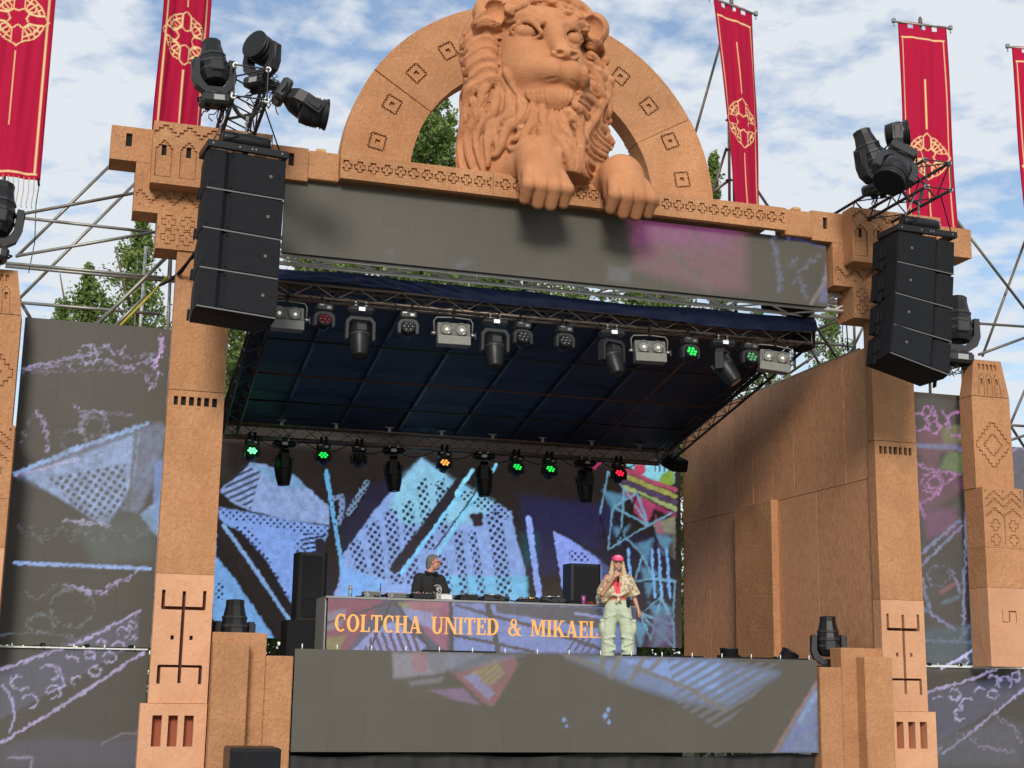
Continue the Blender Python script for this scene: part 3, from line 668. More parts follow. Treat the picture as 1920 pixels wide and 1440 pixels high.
# ---------------------------------------------------------------- stepped blocks at the stage ends
SB={-1:('terracotta stepped block left of the front screen, a domed black moving light on top'),1:('terracotta stepped block right of the front screen, with a narrow shaded return')}
for s in (-1,1):
    t=thing('stepped_block',SB[s],'block',(s*4.65,0,0),0,'stepped blocks at the stage ends')
    def sp(a,b): return (min(s*a,s*b),max(s*a,s*b))
    mb=MB(); x=sp(4.46,5.20); mb.box(x[0],x[1],-.05,.30,0,2.26,ch=.012); mb.build('high_block',TERRA,t,world=True)
    mb=MB(); x=sp(4.08,4.457); mb.box(x[0],x[1],-.05,.30,0,1.955,ch=.012); mb.build('low_block',TERRA,t,world=True)
    mb=MB(); x=sp(4.72,5.205); mb.box(x[0],x[1],-.30,-.052,0,2.12,ch=.012); mb.build('proud_block',TERRA,t,world=True)

# ---------------------------------------------------------------- outer columns
def column(x0,label,s):
    c=x0+.37; org=(c,0,2); t=thing('outer_column',label,'column',org,0,'terracotta columns outside the side screens')
    def ob(name,x0,x1,z0,z1,yf,yb,fn,m=TERRA,cell=.0135): return carved_obj(name,(x0,x1,z0,z1,yf,yb,fn),m,t,org,cell=cell)
    def sg(X,Z):
        D=0*X
        for p in ((-.13,-.12,2.72,2.92),(-.13,.0,2.72,2.735),(0,.012,2.72,2.90),(0,.14,2.885,2.90),(.128,.14,2.72,2.9)): D=np.where(inr(X-c-.02,Z,p[0],p[1]+.008,p[2],p[3]+.008),.04,D)
        return D
    ob('glyph_block',c-.36,c+.42,2.02,3.28,-.15,.35,sg,PINK)
    ob('lower_shaft',c-.36,c+.42,3.285,3.93,-.15,.35,lambda X,Z:0*X)
    def pat(X,Z):
        D=0*X; u=(X-c-.03)/.34; tri=np.abs((u%1)-.5)*2
        for z0 in (4.60,4.72,4.44):
            D=np.where(stepcurve(X,Z,lambda q,z0=z0:zig(q,c+.03+.17,.34,z0,.13,4),.0105)&(np.abs(X-c-.03)<.35),.022,D)
        for k in (-.5,.5):
            x=c+.03+k*.34
            for zz in (4.06,4.30): D=np.where(plusO(X-x,Z-zz,.095,.045,.016),.02,D)
        D=np.where((np.abs(X-c-.03)<.009)&(Z<4.45)&(Z>3.97),.02,D)
        for k in (-1,0,1): D=np.where(inr(X,Z,c+.03+k*.34-.015,c+.03+k*.34+.015,4.84,4.88),.03,D)
        return D
    ob('carved_block',c-.36,c+.42,3.935,4.92,-.15,.35,pat)
    def dm(X,Z):
        D=0*X; D=np.where(stepO((X-c)*1.0,(Z-5.66)*.86,6,.055,.018)|stepO((X-c),(Z-5.66)*.93,5,.035,.016),.025,D); return D
    ob('shaft',c-.37,c+.37,4.925,6.475,0,.35,dm)
    # tapered cap
    def cp(X,Z):
        D=0*X
        for k in range(5): D=np.where(inr(X,Z,c-.245+k*.1,c-.185+k*.1,6.955,7.05),.05,D)
        for k in (-1,0,1):
            u=np.abs(X-c-k*.17+.0); half=np.where(Z<6.83,.062,.062-.02*np.ceil((Z-6.83)/.025)); D=np.where((u<half)&(Z>6.5)&~((u<half-.014)),.02,D); D=np.where((u<.022)&(Z>6.70)&(Z<6.80),.05,D)
        return D
    V,F=carved(c-.37,c+.37,6.485,7.12,0,.35,cp,cell=.012)
    k=(V[:,2]-6.485)/.635; V[:,0]=c+(V[:,0]-c)*(1-.27*k); V[:,1]=.17+(V[:,1]-.17)*(1-.25*k)
    link_mesh('cap',mesh_np('cap',V-np.array(org),F),TERRA,t)
column(7.10,'carved terracotta column at the right edge, a nested stepped diamond on its shaft',1)
column(-8.77,'carved terracotta column cut by the left photo edge, under a moving light',-1)

# ---------------------------------------------------------------- side walls of painted board
def boards(s):
    n='side_wall'; lab={1:'tall brown board side wall on the right of the stage, its seams showing',-1:'brown board side wall hidden behind the left gate pillar'}[s]
    t=thing(n,lab,'wall',(s*5.25,4,1.97)); x0,x1=sorted((s*5.25,s*5.30))
    ys=[.225,.98,1.92,2.78,3.62,4.42,5.2,6.0,6.85,7.72]
    for a,b in zip(ys[:-1],ys[1:]):
        mb=MB(); d=.004*((int(a*7)%3)-1); mb.box(x0+d,x1+d,a+.004,b-.004,5.01,7.2,ch=.002); mb.build('board',OSB,t,world=True)
    for a,b in ((.225,2.0),(2.0,3.4),(3.4,5.0),(5.0,6.4),(6.4,7.72)):
        mb=MB(); mb.box(x0,x1,a+.004,b-.004,1.98,5.0,ch=.002); mb.build('board',OSB,t,world=True)
    mb=MB(); xa,xb=sorted((s*5.10,s*5.245)); mb.box(xa,xb,3.42,4.95,1.98,5.02,ch=.006); mb.build('boxed_pier',TERRA,t,world=True)
    return t
boards(1); boards(-1)
mb=MB()
for s in (-1,1):
    mb2=MB(); x=sorted((s*5.31,s*5.36)); mb2.tube((s*5.36,.6,7.26),(s*5.36,7.7,7.26),.025); tag(mb2.build('top_rail',GALV,None),'grey scaffold rail along the top of the %s side wall'%('right' if s>0 else 'left hidden'),'rail')

# ---------------------------------------------------------------- ground, stage deck, skirt
mb=MB(); mb.box(-400,400,-400,400,-1,0); tag(mb.build('ground',GROUND,None),kind='structure')
mb=MB(); mb.box(-5.2,5.2,.32,9.0,1.80,1.97); mb.box(-5.2,5.2,7.75,9,0.0,1.79); tag(mb.build('stage_deck',BLACKM,None),kind='structure')
nx=260; V=[];F=[]
rs=np.random.RandomState(3)
xs=np.linspace(-4.07,4.07,nx); fold=.05*np.sin(xs*5.1)+.03*np.sin(xs*11.7+1)+.018*np.sin(xs*23+2)
for k,z in enumerate(np.linspace(0,.62,9)):
    a=(1-z/.62); y=.16+fold*(.35+.65*a)+.02*np.sin(xs*3+z*9); V+=list(zip(xs,y,np.full(nx,z)+(.03*np.sin(xs*2.3) if k==8 else 0)))
for k in range(8):
    for i in range(nx-1): F.append((k*nx+i,k*nx+i+1,(k+1)*nx+i+1,(k+1)*nx+i))
tag(link_mesh('stage_skirt',mesh_np('stage_skirt',V,F,True),SKIRT),'black cloth skirt hanging in folds below the front screen','curtain')
# ---------------------------------------------------------------- pictures shown on the LED screens (flat luminous print)
def lin(c):
    c=np.array(c,float)/255; return np.where(c<.04045,c/12.92,((c+.055)/1.055)**2.4)
_rs=np.random.RandomState(11); _g=_rs.rand(64,64,3)
def vnoise(x,y,ch=0):
    xi=np.floor(x).astype(int); yi=np.floor(y).astype(int); fx=x-xi; fy=y-yi; fx=fx*fx*(3-2*fx); fy=fy*fy*(3-2*fy); g=_g[...,ch]
    a=g[xi%64,yi%64]; b=g[(xi+1)%64,yi%64]; c=g[xi%64,(yi+1)%64]; d=g[(xi+1)%64,(yi+1)%64]
    return (a*(1-fx)+b*fx)*(1-fy)+(c*(1-fx)+d*fx)*fy
def sdpoly(x,y,pts):
    d=np.full(x.shape,1e9); ins=np.zeros(x.shape,bool); n=len(pts)
    for i in range(n):
        ax,ay=pts[i]; bx,by=pts[(i+1)%n]; ex,ey=bx-ax,by-ay; t=np.clip(((x-ax)*ex+(y-ay)*ey)/(ex*ex+ey*ey+1e-9),0,1)
        d=np.minimum(d,np.hypot(x-ax-ex*t,y-ay-ey*t)); c=(ay>y)!=(by>y); ins^=c&(x<(bx-ax)*(y-ay)/(by-ay+1e-12)+ax)
    return np.where(ins,-d,d)
def sdline(x,y,pts):
    d=np.full(x.shape,1e9)
    for (ax,ay),(bx,by) in zip(pts[:-1],pts[1:]):
        ex,ey=bx-ax,by-ay; t=np.clip(((x-ax)*ex+(y-ay)*ey)/(ex*ex+ey*ey+1e-9),0,1); d=np.minimum(d,np.hypot(x-ax-ex*t,y-ay-ey*t))
    return d
class Art:
    def __init__(s): s.l=[]
    def poly(s,pts,col,soft=2,a=1,tex=.25,jit=1.5): s.l.append(('p',pts,lin(col),soft,a,tex,jit,0)); return s
    def line(s,pts,w,col,soft=1.5,a=1,tex=.3,jit=1.5): s.l.append(('l',pts,lin(col),soft,a,tex,jit,w)); return s
    def ring(s,c,r,w,col,a=1,e=1,jit=3,a0=0,a1=2*PI,soft=1.5): return s.line([(c[0]+r*math.cos(a0+(a1-a0)*k/16),c[1]+e*r*math.sin(a0+(a1-a0)*k/16)) for k in range(17)],w,col,soft,a,.5,jit)
    def dots(s,pts,sp,r,col,ang=0.8,a=1): s.l.append(('d',pts,lin(col),sp,a,r,ang,0)); return s
    def stripes(s,pts,ang,period,duty,col,a=1,soft=1.5): s.l.append(('s',pts,lin(col),period,a,duty,ang,soft)); return s
    def __call__(s,x,y):
        C=np.zeros(x.shape+(3,))
        for k,pts,col,soft,a,tex,jit,w in s.l:
            P0=np.array(pts,float); m=12+w; lo=P0.min(0)-m; hi=P0.max(0)+m
            idx=np.nonzero((x>lo[0])&(x<hi[0])&(y>lo[1])&(y<hi[1]))[0]
            if not len(idx): continue
            X=x[idx]; Y=y[idx]
            if k in 'pl':
                jx=(vnoise(X/5,Y/5,0)-.5)*2*jit+(vnoise(X/2.2,Y/2.2,1)-.5)*jit; jy=(vnoise(X/5,Y/5,2)-.5)*2*jit
                d=sdpoly(X+jx,Y+jy,pts) if k=='p' else sdline(X+jx,Y+jy,pts)-w/2
                al=np.clip(.5-d/soft,0,1)*a; t=1-tex+tex*2*(.6*vnoise(X/9,Y/9,1)+.4*vnoise(X/2.5,Y/2.5,0)); c=col*t[:,None]
            elif k=='d':
                ins=np.clip(.5-sdpoly(X,Y,pts)/2,0,1); ca,sa=math.cos(jit),math.sin(jit); u=(X*ca+Y*sa)/soft; v=(-X*sa+Y*ca)/soft
                du=u-np.round(u); dv_=v-np.round(v); al=ins*a*np.clip((tex-np.hypot(du,dv_))*6,0,1); c=col[None]+0*X[:,None]
            else:
                ins=np.clip(.5-sdpoly(X,Y,pts)/2,0,1); u=(X*math.cos(jit)+Y*math.sin(jit))/soft+.12*(vnoise(X/6,Y/6)-.5); f=np.abs((u%1)-.5)*2
                al=ins*a*np.clip((tex-f)*soft/max(w,.5)+.5,0,1); c=col[None]+0*X[:,None]
            C[idx]=C[idx]*(1-al[:,None])+c*al[:,None]
        g=1+(_rs.rand(*x.shape)-.5)*.16
        return C*g[...,None]
K=(0,0,0)
def led_screen(name,label,x0,x1,z0,z1,y,mx,mz,art,m,cell=.02,gain=1,depth=.09,group=None):
    """tiles of an LED wall: each tile is a cabinet with its own share of the picture"""
    org=((x0+x1)/2,y,z0); t=thing(name,label,'screen',org,0,group); nxm=max(1,int(round((x1-x0)/mx))); nzm=max(1,int(round((z1-z0)/mz)))
    X=np.linspace(x0,x1,nxm+1); Zz=np.linspace(z0,z1,nzm+1); rr=random.Random(int(x0*10)+7)
    for i in range(nxm):
        for j in range(nzm):
            a,b,c,d=X[i]+.0005,X[i+1]-.0005,Zz[j]+.0005,Zz[j+1]-.0005; nu=max(2,int((b-a)/cell)); nv=max(2,int((d-c)/cell)); yy=y
            gx,gz=np.meshgrid(np.linspace(a,b,nu+1),np.linspace(c,d,nv+1),indexing='ij'); n=gx.size
            V=np.stack([gx.ravel(),np.full(n,yy),gz.ravel()],1); px,py=proj(V); Cc=art(px,py)*gain
            I=np.arange(n).reshape(nu+1,nv+1); F=np.stack([I[:-1,:-1],I[1:,:-1],I[1:,1:],I[:-1,1:]],-1).reshape(-1,4)
            B=np.array([(a,yy,c),(b,yy,c),(b,yy,d),(a,yy,d),(a,y+depth,c),(b,y+depth,c),(b,y+depth,d),(a,y+depth,d)]); BF=np.array([(0,4,5,1),(1,5,6,2),(2,6,7,3),(3,7,4,0),(5,4,7,6)])+n
            me=mesh_np('led_tile',np.concatenate([V,B])-np.array(org),np.concatenate([F,BF])); at=me.color_attributes.new('Col','FLOAT_COLOR','POINT')
            cc=np.zeros((n+8,4),np.float32); cc[:n,:3]=Cc; cc[:,3]=1; at.data.foreach_set('color',cc.ravel()); link_mesh('led_tile',me,m,t)
    return t
def ledmat(name,base,rough=.55):
    m=mat(name,base,rough,var=(.9,.35,tuple(c*.86 for c in base)),spec=.3); n=m.node_tree.nodes; l=m.node_tree.links; b=n['Principled BSDF']
    a=n.new('ShaderNodeAttribute'); a.attribute_name='Col'; l.new(a.outputs['Color'],b.inputs['Emission Color']); b.inputs['Emission Strength'].default_value=1
    oi=n.new('ShaderNodeObjectInfo'); mm=n.new('ShaderNodeMath'); mm.operation='MULTIPLY_ADD'; mm.inputs[1].default_value=.05; mm.inputs[2].default_value=.975; l.new(oi.outputs['Random'],mm.inputs[0]); hv=n.new('ShaderNodeHueSaturation'); l.new(mm.outputs[0],hv.inputs['Value']); src=b.inputs['Base Color'].links[0].from_socket; l.new(src,hv.inputs['Color']); l.new(hv.outputs[0],b.inputs['Base Color'])
    return m
LED=ledmat('led_wall_front',(.090,.083,.069)); LEDD=ledmat('led_wall_dark',(.070,.064,.055)); LEDB=ledmat('led_wall_backdrop',(.042,.036,.031))
LB=(122,158,208); LC=(120,205,228); LV=(150,165,225); PK=(160,60,110); LIL=(148,138,178)
# backdrop picture
A=Art()
A.poly([(400,820),(1290,820),(1290,1240),(400,1240)],(30,24,22),2,1,.3)
A.poly([(640,940),(760,880),(700,1000),(640,1040)],(30,30,62),14,.6).poly([(975,930),(1160,950),(1150,1010),(1060,1075),(990,1080)],(30,30,72),18,.8).poly([(975,1000),(1010,1000),(1010,1060),(980,1060)],(18,70,80),14,.7).poly([(1090,1020),(1140,1060),(1150,1110),(1100,1080)],(22,66,84),14,.6)
A.poly([(413,918),(446,892),(470,866),(500,872),(552,892),(617,950),(617,984),(540,975),(470,958),(440,945),(413,922)],(128,150,196),3,1,.35)
A.stripes([(413,925),(455,870),(490,885),(470,955)],1.15,11,.45,(32,42,60),.85).poly([(470,868),(552,892),(575,920),(520,912)],(90,140,170),5,.6)
A.line([(612,884),(650,1118)],8,(96,165,215)).line([(626,935),(640,930),(642,952),(636,980)],10,(110,130,170)).dots([(620,930),(645,930),(645,985),(625,985)],9,.3,K)
A.poly([(410,950),(500,968),(617,988),(612,1010),(586,1040),(575,1100),(545,1130),(500,1050),(455,1000),(410,975)],(118,150,214),3)
A.dots([(410,952),(617,990),(617,1008),(420,972)],9,.36,(20,20,30)).dots([(440,985),(470,985),(560,1150),(540,1165)],10,.34,(20,20,32)).dots([(552,1010),(580,1012),(572,1110),(548,1120)],10,.34,(20,20,32)).stripes([(568,1000),(612,1000),(598,1050),(566,1060)],1.4,9,.4,(28,30,50))
A.line([(405,982),(470,1085),(545,1205)],26,(34,28,28),3).line([(420,985),(480,1070),(560,1190)],7,LB).line([(405,1000),(405,1222)],2,LB).poly([(398,1035),(440,1085),(500,1175),(528,1216),(440,1190),(398,1160)],(108,154,208),3).dots([(405,1095),(420,1090),(418,1125),(403,1125)],9,.4,K).dots([(540,1140),(556,1110),(600,1180),(590,1200)],9,.36,(26,30,44))
A.poly([(590,1010),(606,1010),(630,1118),(600,1115)],(28,26,40),3)
hs=[(642,1042),(700,960),(752,900),(790,858),(806,870),(850,900),(905,930),(958,958),(966,1000),(985,1070),(986,1130),(620,1130),(636,1090)]
A.poly(hs,(128,156,212),4,1,.25)
A.poly([(752,900),(790,860),(806,870),(850,900),(925,940),(900,980),(760,985),(730,950)],(130,198,214),14,.65).poly([(820,1080),(990,1080),(990,1130),(820,1130)],(102,182,218),6,.7).poly([(640,1060),(720,1090),(700,1130),(640,1130)],(110,170,236),12,.6)
for x0,y0,x1,y1,wd in ((664,1020,680,1075,22),(698,985,712,1085,24),(732,960,745,1095,24),(764,945,775,1100,22),(790,905,806,1030,20),(824,905,832,1000,18),(858,1000,872,1120,16),(884,1000,905,1118,14),(925,965,948,1118,28),(826,1045,842,1110,18)):
    A.dots([(x0-wd/2,y0),(x0+wd/2,y0-10),(x1+wd/2,y1),(x1-wd/2,y1)],10.4,.43,(24,30,52),.6)
A.dots([(800,905),(900,925),(960,958),(950,975),(880,945)],9,.4,(20,24,30))
A.line([(862,905),(742,1065)],20,(36,30,40),3).line([(885,882),(856,925)],8,(130,205,230)).line([(870,915),(752,1075)],6,(118,196,240)).line([(930,872),(822,1036)],7,(118,190,226)).line([(905,905),(815,1030)],3,(30,28,30))
A.poly([(880,965),(905,960),(905,985),(890,988)],(45,30,45),3)
A.line([(688,905),(654,962)],12,(105,130,160)).dots([(680,895),(700,900),(660,975),(645,965)],8,.36,K)
A.line([(991,972),(1000,1040),(1012,1125)],11,(132,158,226)).poly([(1034,994),(1070,1012),(1142,1062),(1150,1130),(1056,1130)],(130,150,226),4).dots([(1066,1030),(1106,1040),(1102,1056),(1068,1050)],8.5,.42,(36,34,60)).line([(1034,992),(1056,1128)],4,(20,20,30)).line([(1036,990),(1140,1050),(1150,1066)],4,(22,22,34))
# net of lines at the right, with pink and green fields
A.poly([(1100,866),(1130,866),(1116,880)],(170,40,100),3).poly([(1170,868),(1265,862),(1265,905),(1215,900)],(130,200,216),3).poly([(1188,872),(1212,868),(1208,890),(1190,888)],(176,60,90),3).poly([(1238,892),(1262,876),(1265,905),(1250,912),(1236,905)],(120,150,60),3).stripes([(1225,862),(1265,862),(1262,885),(1228,885)],0.1,9,.3,(80,80,120))
for k,c in enumerate(((160,70,100),(150,150,80),(80,60,90),(150,165,110),(140,50,90))): A.line([(1170,880+k*11),(1215,900+k*11),(1266,918+k*12)],9,c,2,.9)
A.poly([(1180,925),(1230,945),(1212,990),(1190,960)],(160,60,100),3,.8).poly([(1222,980),(1266,968),(1266,1050),(1250,1040)],(150,150,130),3,.6).poly([(1228,960),(1250,1010),(1236,1060)],(150,70,110),3,.7)
rn=random.Random(4)
A.poly([(1120,1000),(1265,1000),(1265,1225),(1135,1225)],(26,24,48),10,.8)
ns=[(1140,885),(1170,915),(1125,965),(1165,1000),(1215,985),(1262,960),(1140,1030),(1205,1040),(1262,1060),(1190,1090),(1240,1120),(1265,1090),(1200,1150),(1262,1170),(1150,950),(1195,925),(1225,1085),(1220,1200),(1265,1215)]
for p in ((1130,920,1180,930,1150,960),(1190,1020,1225,1010,1215,1055),(1200,1060,1240,1075,1215,1120),(1230,1000,1262,1010,1245,1040),(1215,1130,1262,1140,1240,1190),(1180,1160,1215,1170,1200,1215),(1150,990,1180,985,1160,1020),(1235,1150,1265,1190,1225,1215)): A.poly([p[:2],p[2:4],p[4:]],(88,140,172),8,.75)
for i in range(len(ns)):
    for j in range(i+1,len(ns)):
        if math.dist(ns[i],ns[j])<95 and rn.random()<.62: A.line([ns[i],ns[j]],rn.uniform(2.5,5.5),(104,150,178) if rn.random()<.6 else (14,14,20),2,.9)
for x in (1178,1222,1235,1250): A.line([(x,1030),(x+6,1120)],5,(110,160,215)); 
A.poly([(1225,1150),(1262,1150),(1265,1210),(1215,1215)],(84,70,104),8,.6)
led_screen('backdrop_screen','wide LED backdrop at the back of the stage showing blue houses with checked stripes',-5.2,5.2,2.42,6.92,7.72,.5775,.5,A,LEDB,.022,.95)
# DJ booth front
A=Art()
A.poly([(605,1120),(1200,1135),(1200,1240),(605,1240)],(74,80,112),2,.75,.3)
A.poly([(610,1122),(720,1124),(690,1165),(640,1240),(608,1240)],(128,56,80),5,.8).poly([(608,1150),(650,1140),(640,1175),(608,1185)],(120,120,140),4,.7).poly([(612,1195),(650,1190),(636,1220),(610,1222)],(120,122,60),5,.7).poly([(740,1130),(830,1128),(820,1160),(770,1150)],(128,130,92),4,.8).poly([(760,1126),(845,1126),(838,1225),(800,1190)],(150,80,110),4,.75).poly([(752,1140),(812,1148),(812,1180),(768,1164)],(130,140,190),4,.8)
A.poly([(700,1180),(740,1165),(800,1210),(790,1222),(660,1222)],(132,140,196),3,.9).stripes([(700,1185),(790,1185),(790,1222),(680,1222)],-.35,13,.45,(72,34,56),.9)
A.poly([(848,1130),(1130,1138),(1200,1225),(850,1222)],(112,130,190),4,.85).poly([(928,1132),(1130,1140),(1130,1180),(1040,1165),(930,1148)],(60,58,60),3,.9).line([(855,1135),(1000,1175),(1200,1240)],6,(60,56,66),2,.9).line([(905,1150),(1060,1190),(1160,1235)],5,(58,54,62),2,.8).line([(915,1135),(935,1222)],10,(50,48,52)).line([(850,1190),(1000,1222)],6,(60,54,66)).line([(845,1120),(848,1225)],7,(48,44,50))
A.line([(735,1125),(690,1225)],5,(58,40,60)).line([(740,1128),(810,1222)],5,(54,44,60)).line([(608,1170),(730,1130)],5,(70,54,70)).stripes([(1070,1190),(1110,1195),(1120,1225),(1060,1220)],.6,11,.4,(48,48,60),.8).line([(1080,1150),(1200,1170)],5,LV,3,.6)
BOOTH=led_screen('dj_booth_screen','low LED booth front lettered in orange, between the performers and the front screen',-3.27,1.86,1.975,2.885,2.0,.513,.455,A,LEDD,.018,.85)
# front screen
A=Art()
A.poly([(735,1222),(905,1225),(830,1262),(762,1272),(738,1272)],(106,110,132),7,.6).poly([(736,1228),(790,1226),(812,1262),(738,1270)],(116,112,124),5,.5).poly([(770,1224),(800,1224),(800,1262),(775,1255)],(124,64,82),7,.6)
A.poly([(850,1262),(962,1228),(972,1245),(925,1325),(905,1318)],(122,62,80),6,.65).poly([(880,1262),(930,1240),(948,1262),(918,1285)],(118,116,70),5,.6).poly([(868,1268),(890,1262),(928,1298),(918,1314)],(104,112,160),4,.75).stripes([(900,1240),(950,1235),(940,1280),(900,1280)],.9,9,.4,(80,78,60),.7)
A.poly([(835,1225),(985,1228),(945,1240),(845,1262)],(86,96,124),7,.5).poly([(805,1294),(868,1290),(900,1322),(850,1312)],(112,84,130),5,.6).poly([(765,1278),(832,1268),(826,1280),(772,1286)],(96,100,112),5,.6)
A.poly([(1065,1232),(1360,1240),(1460,1262),(1360,1328),(1280,1315),(1190,1285),(1120,1255)],(88,120,172),16,.65).poly([(1160,1235),(1350,1240),(1352,1300),(1260,1280)],(100,136,200),12,.7).stripes([(1250,1236),(1470,1244),(1420,1300),(1350,1370),(1270,1320)],-2.1,15,.5,(64,72,88),.75)
for q in ([(1060,1228),(1130,1252)],[(1130,1225),(1130,1258)],[(1165,1225),(1145,1268)],[(1212,1228),(1180,1278)],[(1190,1250),(1290,1290),(1360,1330)],[(1240,1235),(1210,1262)]): A.line(q,9,(80,78,74),4,.85)
A.poly([(1533,1275),(1533,1411),(1455,1411),(1480,1370)],(88,112,160),10,.7).line([(1533,1278),(1490,1345),(1452,1411)],6,(128,86,84),5,.7).line([(1533,1362),(1500,1368),(1475,1411)],10,(74,78,150),6,.6).line([(1533,1300),(1500,1350)],10,(106,138,180),6,.6)
for x,y,r in ((1058,1350,4),(1062,1362,2.5),(1141,1330,4.5),(1135,1342,5),(1142,1353,4)): A.poly([(x-r,y),(x,y-r*1.3),(x+r,y),(x,y+r*1.3)],(100,138,196),3,.9)
led_screen('front_screen','long low LED screen across the front of the stage, mostly dark grey',-4.055,4.055,.665,2.06,0.0,.5069,.6975,A,LED,.02,.95)
# header screen
A=Art()
A.poly([(1180,412),(1400,428),(1400,545),(1330,545),(1190,505)],(108,50,80),24,.72).poly([(1200,412),(1385,420),(1370,470),(1190,455)],(118,38,104),26,.7).line([(1255,470),(1330,545)],10,(66,56,58),6,.8).line([(1290,420),(1330,470),(1310,520)],5,(66,50,62),4,.7).line([(1180,500),(1400,450)],4,(76,62,66),4,.6).poly([(1140,500),(1185,505),(1180,530),(1140,525)],(78,86,96),10,.5)
A.line([(1448,430),(1452,470),(1462,520),(1458,548)],6,(80,96,140),6,.6,.5,5).line([(1470,432),(1480,448)],5,(60,70,160),3,.8).line([(1500,520),(1512,560)],4,(86,96,130),6,.45).poly([(1548,500),(1560,470),(1560,572),(1535,565)],(88,92,140),8,.7).line([(1558,478),(1545,530),(1520,570)],7,(120,110,118),4,.7).line([(1400,430),(1470,440),(1560,470)],4,(40,50,130),4,.5)
for x,y,q in ((1482,496,9),(1496,512,14),(1488,532,8),(1510,498,16),(1526,488,12),(1504,545,9)): A.line([(x,y),(x+q,y-q*.8)],4,(92,106,150),5,.6,.5,5)
A.poly([(850,495),(870,485),(890,490),(860,508)],(70,70,96),6,.4).poly([(720,470),(740,462),(735,485)],(72,72,96),6,.3)
led_screen('header_screen','grey LED banner hung under the beam, magenta patch beside the right paw',-4.5,4.5,7.79,8.925,.10,.5,.5675,A,LED,.024,.8)
# left side screens
A=Art()
A.poly([(28,892),(150,838),(300,792),(318,800),(290,900),(262,960),(170,960)],(98,112,142),10,.6,.5).poly([(40,890),(160,850),(262,812),(250,905),(200,990),(130,945)],(124,148,190),6,.7,.6).dots([(90,895),(235,868),(238,965),(165,975)],12.5,.42,(34,34,36),.6,.95).line([(30,888),(140,842),(275,795)],8,(126,158,206),3,.85,.5,3).line([(30,892),(150,860)],4,(170,150,190),3,.7,.5,3).line([(255,815),(240,960)],7,(60,62,70),3,.8)
A.poly([(262,965),(300,935),(300,1010),(288,1000)],(110,150,190),5,.8).poly([(290,870),(318,850),(312,960),(285,1000)],(96,130,190),6,.7).line([(255,915),(290,860)],5,(90,110,150),4,.6)
def scr(pts,w=3,c=LIL,a=.68,j=5.5): A.line(pts,w,c,2.4,a,.7,j)
scr([(45,690),(90,680),(140,672),(185,660)],5); scr([(45,694),(120,686),(200,672)],2.5); A.ring((165,664),17,3,LIL,.75,1,5); scr([(190,655),(200,645),(215,665),(235,650)],3); scr([(195,675),(240,690),(275,680),(300,665),(302,640)],4); scr([(230,672),(290,662)],3,a=.5); scr([(300,632),(304,650),(290,690)],6,(190,150,210)); scr([(275,705),(285,730),(300,700)],4); scr([(40,700),(200,692),(300,702)],2,a=.35)
A.ring((175,800),28,4,(110,112,140),.7,1,6).ring((175,800),18,3,(84,96,110),.6,1,6).ring((140,830),22,3,(84,90,104),.5,1,6); scr([(70,770),(85,800),(90,850)],5,a=.6); scr([(140,760),(160,775),(150,810)],4,a=.6); scr([(160,770),(250,780)],3,a=.35); scr([(60,775),(40,830)],3,(90,96,110),.5)
A.poly([(130,980),(290,960),(290,1050),(180,1060)],(54,74,76),22,.5)
for k in range(9): scr([(30+k*28,985+(k%3)*14),(50+k*28,1000+(k%2)*18),(62+k*28,985)],2,(110,112,124),.4,6)
scr([(120,975),(205,985)],7,(150,145,175),.6)
A.line([(28,1056),(150,1060),(282,1066)],6,(124,154,208),2,.95); scr([(265,1065),(240,1085),(215,1095),(190,1112),(160,1110),(140,1098),(118,1100)],5,a=.7); A.ring((135,1140),40,3,(96,96,108),.6,.9,5).ring((75,1170),24,3,(90,100,110),.5,.7,5); scr([(45,1110),(70,1125),(110,1090)],2.5,(100,96,110),.5); scr([(0,1190),(60,1185),(140,1195)],4,(90,100,112),.5)
A.poly([(0,1256),(262,1146),(258,1206),(0,1350)],(70,76,110),4,.42); A.line([(0,1256),(160,1200),(262,1146)],5,LIL,1.6,.95,.3,3); A.line([(0,1394),(120,1322),(270,1222)],5,LIL,1.6,.95,.3,3)
for x,y,r in ((38,1280,16),(90,1262,18),(135,1240,12),(55,1315,15),(100,1296,14),(145,1278,10),(178,1258,11),(205,1232,12),(168,1228,9),(190,1208,9),(222,1212,10),(232,1186,10),(248,1172,7),(250,1200,6)): A.ring((x,y),r,3.5,(148,140,178),.9,.85,3,rn.random()*4,rn.random()*4+5)
A.line([(5,1285),(22,1310),(28,1345),(18,1372)],4,(160,150,200),2,.8); A.line([(110,1250),(122,1285),(90,1300)],3,(160,150,200),2,.8)
A.poly([(0,1400),(90,1380),(200,1390),(280,1370),(280,1440),(0,1440)],(48,54,84),20,.5); A.line([(15,1420),(60,1420),(58,1440)],4,(130,124,150),3,.7); A.line([(190,1395),(230,1375),(258,1375)],3,(120,112,130),3,.6)
LEFTART=A
led_screen('side_screen','left upper LED side screen, mostly grey with faint lilac scribbles and a checked house',-8.0,-5.98,2.04,6.60,.58,.505,.5067,A,LEDD,.021,.95,group='upper LED side screens')
led_screen('lower_side_screen','lower left LED screen with a diagonal lilac filigree band',-9.5,-6.0,.2,2.0,.50,.5,.6,A,LEDD,.021,.95,group='lower LED side screens')
